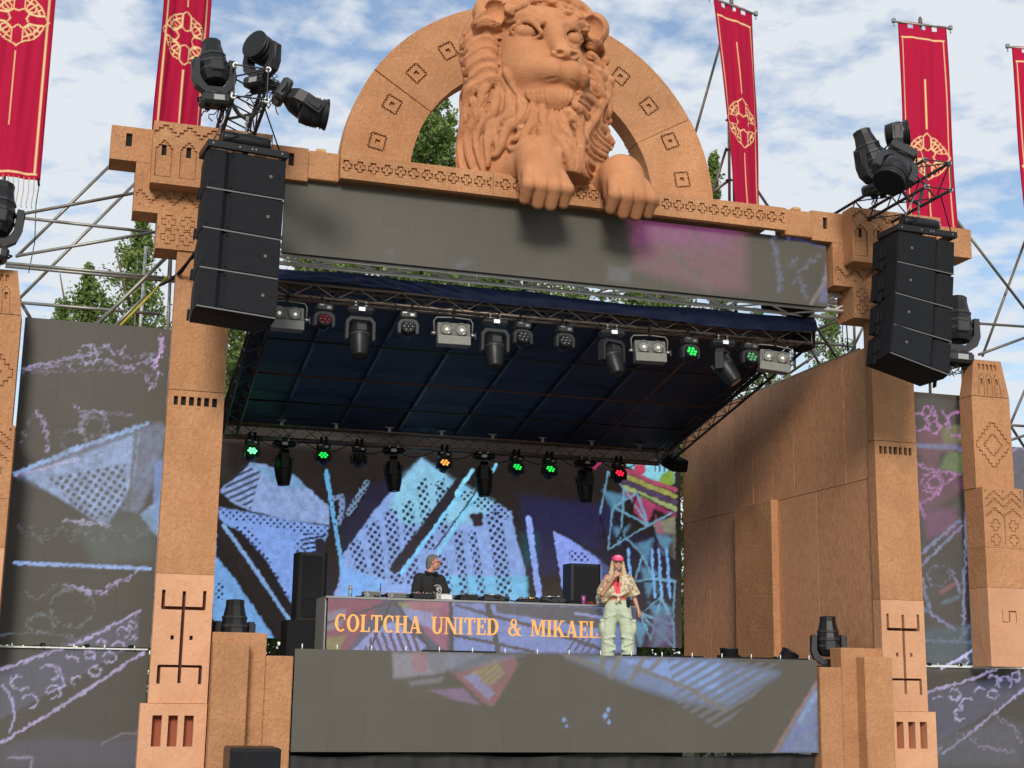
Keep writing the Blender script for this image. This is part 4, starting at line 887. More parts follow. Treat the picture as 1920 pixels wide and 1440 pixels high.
# right side screens
A=Art()
A.poly([(1716,745),(1845,755),(1860,1260),(1735,1260)],(60,56,60),6,.5).poly([(1718,810),(1830,800),(1838,845),(1722,850)],(104,52,80),14,.65).poly([(1765,800),(1815,795),(1812,830),(1770,835)],(96,104,62),9,.7).poly([(1778,845),(1810,850),(1806,890),(1762,880)],(92,112,72),8,.7).poly([(1728,845),(1762,845),(1760,880),(1728,878)],(98,56,74),6,.6).poly([(1720,880),(1825,895),(1790,930),(1740,960),(1720,940)],(98,52,82),12,.6)
A.line([(1716,836),(1790,838),(1845,860)],9,(96,104,140),3,.8).line([(1810,755),(1814,780),(1800,820)],8,(110,108,140),5,.6)
for c,r in (((1725,792),16),((1752,802),11),((1795,795),22),((1750,905),20),((1752,905),11),((1738,770),9)): A.ring(c,r,3.5,(158,104,160),.85,1,4)
for q in ([(1720,870),(1745,880),(1800,890)],[(1720,950),(1745,935),(1790,890)],[(1716,930),(1735,970)],[(1748,760),(1756,790)],[(1770,770),(1780,800)]): A.line(q,4,(156,104,158),3,.8,.4,4)
A.poly([(1730,960),(1790,950),(1800,1000),(1740,1010)],(108,56,100),14,.6)
for q in ([(1728,1060),(1805,985)],[(1725,1040),(1800,975)],[(1812,960),(1806,1185)],[(1730,1140),(1790,1180)],[(1735,1200),(1840,1205)],[(1730,1085),(1742,1140)],[(1782,1065),(1800,1110)],[(1795,1205),(1840,1150)]): A.line(q,5,(112,122,160),3,.8,.4,3)
A.poly([(1735,1055),(1790,1050),(1780,1130),(1740,1130)],(40,44,48),10,.7).ring((1760,1080),20,3,(110,100,140),.6,1,4).poly([(1730,1180),(1840,1170),(1845,1245),(1740,1245)],(52,80,96),14,.6).line([(1765,1110),(1790,1095)],8,(128,80,80),6,.6).line([(1770,1130),(1795,1120)],8,(80,112,130),6,.6)
A.line([(1765,1253),(1800,1235),(1845,1205)],5,(180,180,225),1.6,.95).ring((1808,1240),8,2.5,(170,170,210),.8).ring((1835,1235),9,2.5,(170,170,210),.8)
A.poly([(1738,1296),(1920,1262),(1920,1300),(1740,1400)],(64,70,104),5,.5).line([(1738,1298),(1800,1280),(1850,1262),(1870,1255)],5,LIL,1.6,.95,.3,3).line([(1770,1412),(1850,1350),(1920,1292)],5,LIL,1.6,.95,.3,3)
for x,y,r in ((1790,1302,11),(1815,1322,14),(1838,1300,12),(1862,1276,10),(1862,1302,9),(1885,1280,12),(1905,1268,9),(1800,1340,10),(1760,1316,12)): A.ring((x,y),r,3.5,(150,142,182),.9,.9,3,rn.random()*4,rn.random()*4+5)
A.poly([(1740,1390),(1860,1350),(1920,1360),(1920,1440),(1745,1440)],(70,76,96),24,.5)
for q in ([(1800,1375),(1840,1400),(1900,1410)],[(1745,1440),(1760,1400)],[(1860,1340),(1900,1360),(1915,1390)]): A.line(q,4,(120,110,140),3,.7,.5,6)
A.poly([(1895,832),(1930,836),(1930,960),(1898,960)],(78,82,108),6,.7).line([(1900,845),(1912,835),(1930,848)],4,LIL,3,.8).line([(1898,905),(1930,870)],6,(54,56,60),3,.8).line([(1905,960),(1930,925)],5,(54,56,60),3,.8)
led_screen('side_screen','right upper LED side screen between gate pillar and carved column, pink rings and lines',5.98,8.0,2.04,6.60,.58,.505,.5067,A,LEDD,.021,.95,group='upper LED side screens')
led_screen('lower_side_screen','lower right LED screen beside the pillar base, lilac curls on grey',6.0,9.5,.2,2.0,.50,.5,.6,A,LEDD,.021,.95,group='lower LED side screens')
led_screen('far_side_screen','narrow strip of another LED screen at the right photo edge, past the carved column',8.15,10.15,2.04,5.78,.62,.5,.53,A,LEDD,.03,.9)

# lettering on the booth: slab serif capitals drawn as outlines
def glyph(ch):
    w=.20; s=.06; P=[]
    def box(a,b,c,d): P.append([(a,c),(b,c),(b,d),(a,d)])
    def stem(x,y0=0,y1=1,ww=w): box(x,x+ww,y0,y1)
    def serif(x,y,l=.16,ww=w): box(x-l*.5,x+ww+l*.5,y,y+s) 
    def para(x0,y0,x1,y1,ww): P.append([(x0,y0),(x0+ww,y0),(x1+ww,y1),(x1,y1)])
    def arc(cx,cy,rx,ry,t0,t1,wx,wy,n=18):
        for k in range(n):
            a,b=t0+(t1-t0)*k/n,t0+(t1-t0)*(k+1)/n; P.append([(cx+rx*math.cos(a),cy+ry*math.sin(a)),(cx+rx*math.cos(b),cy+ry*math.sin(b)),(cx+(rx-wx)*math.cos(b),cy+(ry-wy)*math.sin(b)),(cx+(rx-wx)*math.cos(a),cy+(ry-wy)*math.sin(a))])
    W=.8
    if ch=='C': arc(.42,.5,.40,.52,R(48),R(312),.21,.09); box(.62,.70,.66,.98); W=.76
    elif ch=='O': arc(.44,.5,.42,.52,0,2*PI,.21,.09,26); W=.88
    elif ch=='L': stem(.1); serif(.1,.94); box(.02,.66,0,s+.02); box(.58,.66,0,.28); W=.68
    elif ch=='T': stem(.30); box(.02,.78,.91,1); box(.02,.1,.70,.95); box(.70,.78,.70,.95); serif(.30,0,.2); W=.80
    elif ch=='H':
        for x in (.1,.62): stem(x); serif(x,0); serif(x,.94)
        box(.2,.7,.46,.55); W=.92
    elif ch=='A': para(.12,0,.40,1,.09); para(.62,0,.34,1,.21); box(.2,.7,.26,.34); box(0,.30,0,s); box(.52,.92,0,s); W=.92
    elif ch=='U': stem(.1,.3,1); box(.0,.40,.94,1); stem(.66,.3,1,.1); box(.56,.88,.94,1); arc(.43,.32,.33,.34,PI,2*PI,.2,.10,14); W=.88
    elif ch=='N': stem(.1,0,1,.09); box(0,.28,0,s); para(.70,0,.10,1,.2); stem(.74,0,1,.09); box(.62,.92,.94,1); box(0,.2,.94,1); W=.92
    elif ch=='I': stem(.1); serif(.1,0); serif(.1,.94); W=.40
    elif ch=='E': stem(.1); box(.02,.68,0,.08); box(.02,.68,.92,1); box(.2,.52,.46,.54); box(.60,.68,0,.28); box(.60,.68,.72,1); box(.46,.53,.36,.64); W=.72
    elif ch=='D': stem(.1); box(.02,.4,0,.08); box(.02,.4,.92,1); arc(.40,.5,.44,.5,-PI/2,PI/2,.21,.09,14); W=.88
    elif ch=='M': stem(.1,0,1,.09); box(0,.29,0,s); para(.44,.06,.10,1,.2); para(.46,.06,.76,1,.10); stem(.82,0,1,.2); box(.74,1.1,0,s); box(.0,.2,.94,1); box(.82,1.1,.94,1); W=1.12
    elif ch=='K': stem(.1); serif(.1,0); serif(.1,.94); para(.28,.42,.66,1,.10); para(.66,0,.34,.56,.22); box(.56,.92,.94,1); box(.56,.94,0,s); W=.92
    elif ch=='&': arc(.42,.76,.24,.25,0,2*PI,.13,.08,16); arc(.36,.27,.34,.29,R(30),R(330),.17,.09,18); para(.70,0,.26,.68,.2); para(.62,.12,.78,.46,.07); box(.70,.96,.42,.48); box(.7,1.0,0,s); W=1.0
    return P,W
x=0; H=.265; items='COLTCHA  UNITED  &  MIKAELA'; tot=[]
for ch in items:
    if ch==' ': x+=.30; continue
    Pp,W=glyph(ch); tot.append((x,Pp)); x+=W+.035
total=x; X0=P(627,1175,1.99)[0]; X1=P(1146,1180,1.99)[0]; sx=(X1-X0)/total; Z0=P(760,1187,1.99)[2]
ORANGE=mat('orange_led_lettering',(.3,.16,.06),.6,emit=((.62,.28,.06),1.0))
for k,(gx,Pp) in enumerate(tot):
    mb=MB()
    for n_,pl in enumerate(Pp):
        area=sum(pl[i][0]*pl[(i+1)%len(pl)][1]-pl[(i+1)%len(pl)][0]*pl[i][1] for i in range(len(pl)))
        if area<0: pl=pl[::-1]
        mb.prism([(X0+(gx+a)*sx,Z0+b*H) for a,b in pl],1.9885-.00012*n_,1.9955)
    mb.build('letter',ORANGE,BOOTH,world=True)
mb=MB(); mb.box(-3.3,1.9,2.0,2.9,2.89,2.92); mb.box(-3.3,1.9,2.88,2.9,1.98,2.89); mb.box(-3.30,-3.275,2.1,2.88,1.98,2.89); tag(mb.build('dj_table',mat('grey_table_top',(.25,.25,.25),.5),None),'long grey-topped DJ table behind the lettered booth front, crowded with gear','table')
# ---------------------------------------------------------------- trusses
def box_truss(mbs,a,b,w,h,rc,rb,pitch,up=(0,0,1),faces='tbfk'):
    """four chords and zigzag bracing between points a and b; w sideways, h high; returns (chords, braces) builders"""
    a=Vector(a); b=Vector(b); d=(b-a).normalized(); u=Vector(up); u=(u-d*u.dot(d)).normalized(); s=d.cross(u).normalized(); L_=(b-a).length
    ch,br=mbs; c=[(-w/2,-h/2),(w/2,-h/2),(w/2,h/2),(-w/2,h/2)]
    for x,z in c: ch.tube(a+s*x+u*z,b+s*x+u*z,rc,8)
    n=max(1,int(round(L_/pitch)))
    for k,(i,j) in enumerate(((0,1),(1,2),(2,3),(3,0))):
        for q in range(n):
            p0=a+d*(L_*q/n); p1=a+d*(L_*(q+1)/n); e0,e1=(c[i],c[j]) if (q+k)%2==0 else (c[j],c[i])
            br.tube(p0+s*e0[0]+u*e0[1],p1+s*e1[0]+u*e1[1],rb,5,cap=False)
    for q in (0,1):
        p=a if q==0 else b
        for i,j in ((0,1),(1,2),(2,3),(3,0)): br.tube(p+s*c[i][0]+u*c[i][1],p+s*c[j][0]+u*c[j][1],rb,5,cap=False)
def truss_thing(name,label,cat,a,b,w,h,rc,rb,pitch,mc,mbm,group=None,rings=None):
    t=thing(name,label,cat,a,0,group); a_=Vector(a); b_=Vector(b)-a_
    ch,br=MB(),MB(); box_truss((ch,br),(0,0,0),b_,w,h,rc,rb,pitch); ch.build('chords',mc,t); br.build('bracing',mbm,t); return t
RZ0,RZ1,RY0,RY1=7.46,6.28,1.0,7.0
def roofz(y): return RZ0+(RZ1-RZ0)*(y-RY0)/(RY1-RY0)
roof=thing('stage_roof','dark blue tarpaulin stage roof sloping down to the back on dim brown trusses','roof',(0,4,7))
def add_truss(a,b,w,h,rc,rb,pitch,mc,nm):
    ch,br=MB(),MB(); box_truss((ch,br),a,b,w,h,rc,rb,pitch); o=ch.build(nm,mc,roof,world=True); br.build('bracing',mc,o)
    for v in bpy.data.objects[-1:]: pass
    return o
def add_truss(a,b,w,h,rc,rb,pitch,mc,nm):
    ch,br=MB(),MB(); box_truss((ch,br),a,b,w,h,rc,rb,pitch); o=ch.build(nm,mc,roof,world=True)
    br.build('bracing',mc,o,world=True); return o
add_truss((-4.55,1.0,RZ0),(4.62,1.0,RZ0),.24,.20,.026,.010,.34,BROWNTUBE,'front_truss')
add_truss((-4.5,7.0,RZ1),(4.45,7.0,RZ1),.28,.26,.026,.010,.36,BROWNTUBE,'back_truss')
for s in (-1,1): add_truss((s*4.52,1.15,RZ0),(s*4.42,6.85,RZ1),.26,.26,.024,.010,.34,TRUSSBLK,'side_truss')
# tarpaulin: sagging sheet with a lip that hangs over the front truss
nu,nv=120,70; V=[];F=[]
for j in range(nv+1):
    y=.80+(7.2-.80)*j/nv
    for i in range(nu+1):
        x=-4.62+9.26*i/nu; sag=.05*abs(math.sin((x+4.62)*PI/1.16))*math.sin(PI*j/nv); z=roofz(y)+.20+sag
        if j==0: z=roofz(y)+.14
        V.append((x,y,z))
for j in range(nv):
    for i in range(nu): F.append((j*(nu+1)+i,j*(nu+1)+i+1,(j+1)*(nu+1)+i+1,(j+1)*(nu+1)+i))
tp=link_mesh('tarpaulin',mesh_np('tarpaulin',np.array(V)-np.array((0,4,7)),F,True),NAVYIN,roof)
V=[];F=[]; nu=220; nv=14; rw=random.Random(8)
for j in range(nv+1):
    v=j/nv
    for i in range(nu+1):
        u=i/nu; x=-4.66+9.34*u; top=7.745+.03*math.sin(u*9)-.012*math.sin(u*31)+(.06*math.exp(-((u-.46)/.06)**2)); bot=7.535+.03*u+.05*math.sin(u*5+1)+.03*math.sin(u*13)+.09*max(0,u-.9)*math.sin(u*60)
        z=top+(bot-top)*v; y=.83-.035*math.sin(PI*v)-.022*math.sin(u*70+v*3+3*math.sin(u*7))*v*(.5+.5*math.sin(u*11)) - (.02*math.sin((u*34-v*2.6)*3)*math.exp(-((u-.25)/.12)**2))
        V.append((x,y,z))
for j in range(nv):
    for i in range(nu): F.append((j*(nu+1)+i+1,j*(nu+1)+i,(j+1)*(nu+1)+i,(j+1)*(nu+1)+i+1))
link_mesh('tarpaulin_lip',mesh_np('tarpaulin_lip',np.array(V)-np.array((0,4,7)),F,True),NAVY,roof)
for y,m_,r in ((3.0,TRUSSBLK,.018),(4.45,RUSTTUBE,.018),(5.7,TRUSSBLK,.02)):
    mb=MB(); mb.tube((-4.45,y,roofz(y)+.10),(4.45,y,roofz(y)+.10),r,6); mb.build('purlin',m_,roof,world=True)
for x in (-3.48,-2.32,-1.16,0,1.16,2.32): 
    mb=MB(); mb.box(x-.03,x+.03,1.1,6.95,-.012,.012); 
    for i in range(8): mb.v[i]=(mb.v[i][0],mb.v[i][1],mb.v[i][2]+roofz(mb.v[i][1])+.15)
    mb.build('rafter_strap',TRUSSBLK,roof,world=True)
mb=MB(); mb.tube((3.0,2.2,roofz(2.2)+.09),(2.85,6.85,roofz(6.85)+.02),.024,6); mb.build('rafter_pole',RUSTTUBE,roof,world=True)
# black sleeve block and box at the roof's right front corner
t=thing('truss_corner_block','black sleeve block and box at the right front corner of the stage roof','block',(4.6,1.0,7.5))
mb=MB(); mb.box(4.50,4.74,.95,1.35,7.30,8.02,ch=.02); mb.build('sleeve',BLACKM,t,world=True)
mb=MB(); m_=Matrix.Translation((4.12,.8,7.93))@Matrix.Rotation(R(8),4,'Y'); mb.box(-.40,.42,-.14,.2,-.10,.10,m_,ch=.04); mb.build('padded_cover',BLACKM,t,world=True)
mb=MB(); m_=Matrix.Translation((4.63,6.95,6.2))@Matrix.Rotation(R(20),4,'X'); mb.box(-.16,.2,-.5,.12,-.12,.14,m_,ch=.03); tag(mb.build('corner_box',BLACKM,None),'small black box at the right back corner of the stage roof','box')
# silver truss that carries the beam
truss_thing('silver_truss','long silver box truss directly behind the header banner, above the blue roof edge','truss',(-5.2,.56,7.95),(5.3,.56,7.95),.44,.26,.034,.017,.60,ALU,ALU)

# ---------------------------------------------------------------- lamps
def axm(loc,rx=0,ry=0,rz=0): return Matrix.Translation(loc)@Matrix.Rotation(rz,4,'Z')@Matrix.Rotation(rx,4,'X')@Matrix.Rotation(ry,4,'Y')
def hook(mb,z0,z1,dx=0):
    mb.box(-.02+dx,.02+dx,-.02,.02,z0,z1); mb.lathe([(.045,-.02),(.045,.02)],8,Matrix.Translation((dx,0,z1))@Matrix.Rotation(PI/2,4,'Y'))
def blinder(yaw=0,roll=0):                       # two-lamp audience blinder, origin at its hook
    t=thing('blinder_lamp','x','lamp'); M_=axm((0,0,-.36),R(-8),R(roll),R(yaw))
    mb=MB(); mb.box(-.26,.26,-.06,.10,-.19,.17,M_,ch=.012); h=mb.build('housing',SILV,t)
    mb=MB(); mb.box(-.235,-.006,-.072,-.058,-.03,.155,M_); mb.box(.006,.235,-.072,-.058,-.03,.155,M_); mb.build('front_plate',DGREY,h)
    mb=MB(); mb.box(-.262,.262,-.09,-.055,-.20,-.05,M_,ch=.006); mb.build('flap',SILV,t)
    for x in (-.12,.12):
        mb=MB(); mb.lathe([(.100,0),(.105,.02),(.09,.03),(.085,.012)],20,M_@axm((x,-.072,.06),PI/2)); l=mb.build('lamp_ring',SILV,t)
        mb=MB(); mb.lathe([(.001,-.012),(.05,-.006),(.085,.012),(.088,.016)],20,M_@axm((x,-.078,.06),PI/2),cap=False); mb.build('reflector',LENS,l)
        mb=MB(); mb.ball((0,0,0),(.028,.028,.02),8,6,M_@axm((x,-.098,.04),PI/2)); mb.build('bulb',BULB,l)
    mb=MB(); pts=[M_@Vector(p) for p in ((-.30,0,0),(-.31,-.01,.2),(-.27,-.02,.26),(0,-.02,.275),(.27,-.02,.26),(.31,-.01,.2),(.30,0,0))]; mb.path(pts,.012,6); mb.build('yoke',SILV,t)
    mb=MB(); mb.tube(M_@Vector((-.27,0,0)),M_@Vector((-.35,0,0)),.03); mb.tube(M_@Vector((.27,0,0)),M_@Vector((.36,0,0)),.03); mb.tube(M_@Vector((.36,0,-.06)),M_@Vector((.36,0,.05)),.008); mb.build('knob',STEEL,t)
    mb=MB(); hook(mb,-.09,.0); mb.build('clamp',BLACKM,t)
    return t
def wash(glow=None,tilt=25,hang=.02,yaw=0,s=1):             # small seven-lens moving wash lamp
    t=thing('wash_light','x','lamp'); 
    mb=MB(); mb.box(-.13*s,.13*s,-.09*s,.09*s,-.19*s,-.08*s,ch=.02); mb.build('base',DGREY2,t)
    mb=MB(); mb.box(-.10,-.03,-.095*s,-.088*s,-.12,-.10); mb.build('display',STEEL,t); mb=MB(); mb.box(.02,.08,-.095*s,-.088*s,-.16,-.12); mb.build('display',STEEL,t)
    mb=MB()
    arch=[(-.16,-.42),(-.165,-.28),(-.13,-.22),(-.06,-.195),(.06,-.195),(.13,-.22),(.165,-.28),(.16,-.42),(.115,-.42),(.115,-.29),(.09,-.255),(.04,-.24),(-.04,-.24),(-.09,-.255),(-.115,-.29),(-.115,-.42)]
    for a,b in ((0,15),(1,14),(2,13),(3,12),(4,11),(5,10),(6,9)): mb.prism([(arch[q][0]*s,arch[q][1]*s) for q in (a,a+1,b-1,b)][::-1],-.05*s,.05*s)
    mb.build('yoke',DGREY2,t)
    M_=axm((0,0,-.36*s),R(90-tilt),0,R(yaw))
    mb=MB(); mb.lathe([(.04*s,-.14*s),(.09*s,-.11*s),(.112*s,-.02*s),(.115*s,.08*s),(.108*s,.10*s),(.10*s,.088*s)],20,M_); mb.build('head',BLACK,t)
    mb=MB(); mb.lathe([(.001,.084*s),(.102*s,.086*s)],20,M_,cap=False); f=mb.build('front_glass',BLACKG,t)
    g=[(0,0)]+[(.066*math.cos(k*PI/3),.066*math.sin(k*PI/3)) for k in range(6)]
    for x,y in g:
        mb=MB(); mb.lathe([(.026*s,0),(.024*s,.010*s),(.012*s,.016*s),(.001,.018*s)],10,M_@Matrix.Translation((x*s,y*s,.088*s)),cap=False); mb.build('lens',glow or LENSD,f)
    
    for e in (-.05,.05):
        mb=MB(); hook(mb,-.09*s,hang,e); mb.build('clamp',BLACKM,t)
    return t
def spot(tilt=15,yaw=0,side=False,s=1,front=True):           # moving-head spot hanging down
    t=thing('spot_light','x','lamp')
    mb=MB(); mb.box(-.22*s,.22*s,-.13*s,.13*s,-.19*s,-.07*s,ch=.05); mb.build('base',BLACK if not front else DGREY2,t)
    mb=MB(); mb.box(-.05*s,.05*s,-.136*s,-.128*s,-.16*s,-.10*s); mb.build('display',SCREENLIT if front else STEEL,t)
    Y_=axm((0,0,-.20*s),0,0,R(yaw)); mb=MB()
    if side: mb.box(-.09*s,.09*s,-.2*s,.2*s,-.10*s,-.0,Y_,ch=.03); mb.box(-.05*s,.05*s,-.22*s,-.15*s,-.42*s,-.04*s,Y_,ch=.03); mb.box(-.05*s,.05*s,.15*s,.22*s,-.42*s,-.04*s,Y_,ch=.03)
    else:
        arch=[(-.235,-.40),(-.235,-.12),(-.17,-.04),(.17,-.04),(.235,-.12),(.235,-.40),(.19,-.40),(.185,-.14),(.14,-.09),(-.14,-.09),(-.185,-.14),(-.19,-.40)]
        for q in ((0,1,10,11),(1,2,9,10),(2,3,8,9),(3,4,7,8),(4,5,6,7)): mb.prism([(arch[k][0]*s,arch[k][1]*s) for k in q][::-1],-.07*s,.07*s,Y_)
    mb.build('yoke',DGREY2 if front else BLACK,t)
    M_=Y_@axm((0,0,-.30*s),R(180-tilt),0,0)
    if side: M_=Y_@Matrix.Rotation(R(90),4,'Z')@axm((0,0,-.30*s),R(180-tilt),0,0)
    mb=MB(); mb.lathe([(.06*s,-.20*s),(.13*s,-.17*s),(.165*s,-.05*s),(.17*s,.08*s),(.15*s,.24*s),(.12*s,.36*s),(.115*s,.40*s),(.10*s,.385*s)],16,M_); hd=mb.build('head',BLACK,t)
    mb=MB(); mb.lathe([(.171*s,.02*s),(.176*s,.03*s),(.176*s,.05*s),(.171*s,.06*s)],16,M_,cap=False); mb.box(-.08*s,.08*s,-.178*s,-.12*s,-.10*s,.02*s,M_,ch=.01); mb.box(-.08*s,.08*s,.12*s,.178*s,-.10*s,.02*s,M_,ch=.01); mb.build('head_band',DGREY2,hd)
    mb=MB(); mb.lathe([(.001,.386*s),(.10*s,.387*s)],16,M_,cap=False); mb.build('lens',LENSD,t)
    
    for e in (-.08,.08):
        mb=MB(); hook(mb,-.09,.0,e); mb.build('clamp',STEEL,t)
    return t
def bigmover(label,loc,Mrot,tilt,pan,frosted=False,s=1.0,wide=False,group='large moving lights'):
    """large moving head: base, yoke with two arms, faceted head. local z is the base axis, pointing from base to head"""
    t=thing('moving_light',label,'lamp',loc,0,group); Q=Mrot
    mb=MB(); mb.box(-.24*s,.24*s,-.20*s,.20*s,-.02*s,.17*s,Q,ch=.045*s); b=mb.build('base',DGREY2,t)
    mb=MB(); mb.box(-.06*s,.12*s,-.207*s,-.198*s,.03*s,.12*s,Q); mb.build('display',SCREENOFF,b)
    for x in (-.25,.25):
        mb=MB(); mb.path([Q@Vector((x*s,-.1*s,.08*s)),Q@Vector((x*1.16*s,0,.10*s)),Q@Vector((x*s,.1*s,.08*s))],.014*s,6); mb.build('handle',BLACKM,b)
    Y_=Q@axm((0,0,.17*s),0,0,R(pan)); mb=MB(); w=.34
    mb.lathe([(.14*s,-.01*s),(.15*s,.04*s)],16,Y_)
    arch=[(-w,.62),(-w-.03,.30),(-w+.02,.14),(-.16,.02),(.16,.02),(w-.02,.14),(w+.03,.30),(w,.62),(w-.09,.62),(w-.085,.32),(w-.13,.22),(.13,.13),(-.13,.13),(-w+.13,.22),(-w+.085,.32),(-w+.09,.62)]
    for q in ((0,1,14,15),(1,2,13,14),(2,3,12,13),(3,4,11,12),(4,5,10,11),(5,6,9,10),(6,7,8,9)): mb.prism([(arch[k][0]*s,arch[k][1]*s) for k in q],-.10*s,.10*s,Y_)
    y=mb.build('yoke',DGREY2,t)
    for e in (-1,1):
        mb=MB(); mb.box((e*(w+.0)-.03)*s,(e*(w+.0)+.03)*s,-.075*s,.075*s,.28*s,.60*s,Y_,ch=.02*s); mb.build('arm_cover',BLACK,y)
    M_=Y_@axm((0,0,.52*s),R(tilt),0,0)
    mb=MB(); 
    prof=[(.10,-.34),(.19,-.32),(.235,-.20),(.24,.02),(.20,.22),(.165,.38),(.165,.47),(.15,.48)] if not wide else [(.12,-.24),(.22,-.22),(.25,-.08),(.25,.06),(.235,.12),(.235,.20),(.27,.21),(.275,.235),(.25,.24)]
    mb.lathe([(r*s,z*s) for r,z in prof],10 if not wide else 22,M_,sm=wide); hd=mb.build('head',BLACK,t)
    mb=MB()
    if not wide:
        for z0,z1,r in ((-.16,-.10,.243),(-.02,.04,.246),(.14,.19,.222)):
            mb.lathe([(r*s,z0*s),((r+.008)*s,(z0+.01)*s),((r+.008)*s,(z1-.01)*s),(r*s,z1*s)],10,M_,sm=False,cap=False)
        mb.box(-.11*s,.11*s,-.262*s,-.22*s,-.22*s,-.02*s,M_,ch=.02*s); mb.box(-.11*s,.11*s,.22*s,.262*s,-.22*s,-.02*s,M_,ch=.02*s)
    else:
        for z in (-.02,.02,.06,.14,.18): mb.lathe([(.25*s,z*s),(.262*s,(z+.006)*s),(.262*s,(z+.016)*s),(.25*s,(z+.022)*s)],22,M_,cap=False)
    mb.build('head_ribs',DGREY2,hd)
    mb=MB(); zl=prof[-1][1]-.012; mb.lathe([(.001,(zl+.01)*s),(.08*s,(zl+.008)*s),(prof[-1][0]*s,zl*s)],22,M_,cap=False); mb.build('lens',FROST if frosted else LENSD,hd)
    mb=MB()
    rc=random.Random(len(label))
    for k in range(4):
        p=[Q@Vector((rc.uniform(-.2,.2)*s,rc.uniform(-.15,.15)*s,-.03*s))]; 
        for q in range(4): p.append(p[-1]+Vector((rc.uniform(-.07,.07),rc.uniform(-.05,.05),rc.uniform(-.09,.01))))
        mb.path(p,.008,5)
    mb.box(-.16*s,-.10*s,-.05*s,.05*s,-.09*s,-.02*s,Q); mb.box(.10*s,.16*s,-.05*s,.05*s,-.09*s,-.02*s,Q); mb.build('clamps_and_cables',BLACKM,t)['kind']='stuff'
    return t
def orient(t,loc,rz=0,label=None,group=None):
    t.location=loc; t.rotation_euler=(0,0,rz)
    if label: t['label']=label
    if group: t['group']=group
    return t
# front row
bl=blinder(); yb=.86; zb=7.345
pos=[(537,'grey two-lamp blinder beside the left speaker array, front lamp row'),(850,'grey two-lamp blinder between the silver yoked spots, centre left of the front row'),(1218,'grey two-lamp blinder between a spot and a green wash lamp, front row'),(1455,'grey two-lamp blinder tilted at the right end of the front lamp row')]
def hang(px,Y,z):                     # x under a point of the truss seen at column px
    lo,hi=-6,6
    for _ in range(40):
        m_=(lo+hi)/2; u,_v=proj((m_,Y,z)); 
        if u<px: lo=m_
        else: hi=m_
    return lo
for i,(px,lab) in enumerate(pos):
    o=bl if i==0 else copytree(bl); z=zb-(.0,.02,.02,.0)[i]; orient(o,(hang(px,yb,7.0),yb,z),R((0,-4,-6,-6)[i]),lab,'two-lamp blinders on the front truss')
    if i==3: o.rotation_euler=(0,R(6),R(-10))
wf=wash(); labs=[(607,LENSR,'small wash lamp with dim red lenses, second from the left of the front row'),(765,None,'small unlit wash lamp between a silver spot and a blinder, front row left'),(979,None,'small unlit wash lamp just right of the centre spot, front row'),(1058,None,'small unlit wash lamp midway between the centre and third spots, front row'),(1293,LENSG,'small wash lamp glowing green beside the third blinder, front row'),(1406,LENSG2,'small wash lamp with faint green lenses beside the rightmost blinder')]
for i,(px,m_,lab) in enumerate(labs):
    if i==0: o=wf; 
    else:
        o=copytree(protos_wash) if m_ is None else wash(m_)
    if i==0: 
        protos_wash=copytree(wf); protos_wash.location=(0,0,0)
        for k in kids(wf):
            if k.name.startswith('front_glass'):
                for j in kids(k): j.data=j.data.copy(); j.data.materials.clear(); j.data.materials.append(LENSR)
    orient(o,(hang(px,.9,7.0),.9,7.345),R(rn.uniform(-8,8)),lab,'small wash lamps on the front truss')
def purge(o):
    for k in kids(o): purge(k)
    bpy.data.objects.remove(o)
purge(protos_wash)
for i,(px,tl,yw,sd_,lab) in enumerate([(675,12,0,False,'silver-yoked moving spot pointing down, left part of the front row'),(927,12,0,False,'silver-yoked moving spot pointing down at the middle of the front row'),(1147,25,20,False,'dark moving spot turned aside, left of the third blinder in the front row'),(1355,35,50,False,'dark moving spot swung sideways between the two green wash lamps')]):
    o=spot(tl,yw,sd_,.98); orient(o,(hang(px,.9,7.0),.9,7.345),0,lab,'moving spots on the front truss')
# back row
for i,(px,m_,lab) in enumerate([(472,LENSGB,'wash lamp blazing bright green at the left end of the back lamp row'),(606,LENSG,'wash lamp glowing green between the two left hanging spots, back row'),(673,None,'unlit wash lamp beside the second hanging spot, back row'),(833,LENSO,'wash lamp glowing orange above the lit house image, back row'),(968,LENSG,'wash lamp glowing green just right of the third hanging spot'),(1030,LENSG,'wash lamp glowing green just left of the fourth hanging spot'),(1160,LENSRB,'wash lamp glowing red at the right end of the back lamp row')]):
    o=wash(m_,40,s=1.0); 
    for k in kids(o):
        if k.name.startswith(('yoke','base')): k.data.materials.clear(); k.data.materials.append(BLACK)
    orient(o,(hang(px,6.8,5.9),6.8,6.16),R(rn.uniform(-6,6)),lab,'wash lamps on the back truss')
for i,(px,lab) in enumerate([(532,'black spot hanging straight down, leftmost of the back lamp row'),(738,'black spot hanging down beside the lit house gable, second in the back row'),(907,'black spot hanging down in the middle, third in the back lamp row'),(1097,'black spot hanging down right of the green lamps, fourth in the back row')]):
    if i==0: bs=spot(4,90,False,1.02,False); o=bs
    else: o=copytree(bs)
    orient(o,(hang(px,6.8,5.9),6.8,6.16),R(rn.uniform(-12,12)),lab,'hanging spots on the back truss')
gl=bpy.data.lights.new('green_lamp_glow','POINT'); gl.energy=1.6; gl.color=(.1,1,.25); gl.shadow_soft_size=.06; go=bpy.data.objects.new('green_lamp_glow',gl); COL.objects.link(go); go.location=(hang(472,6.5,5.8),6.50,5.74)
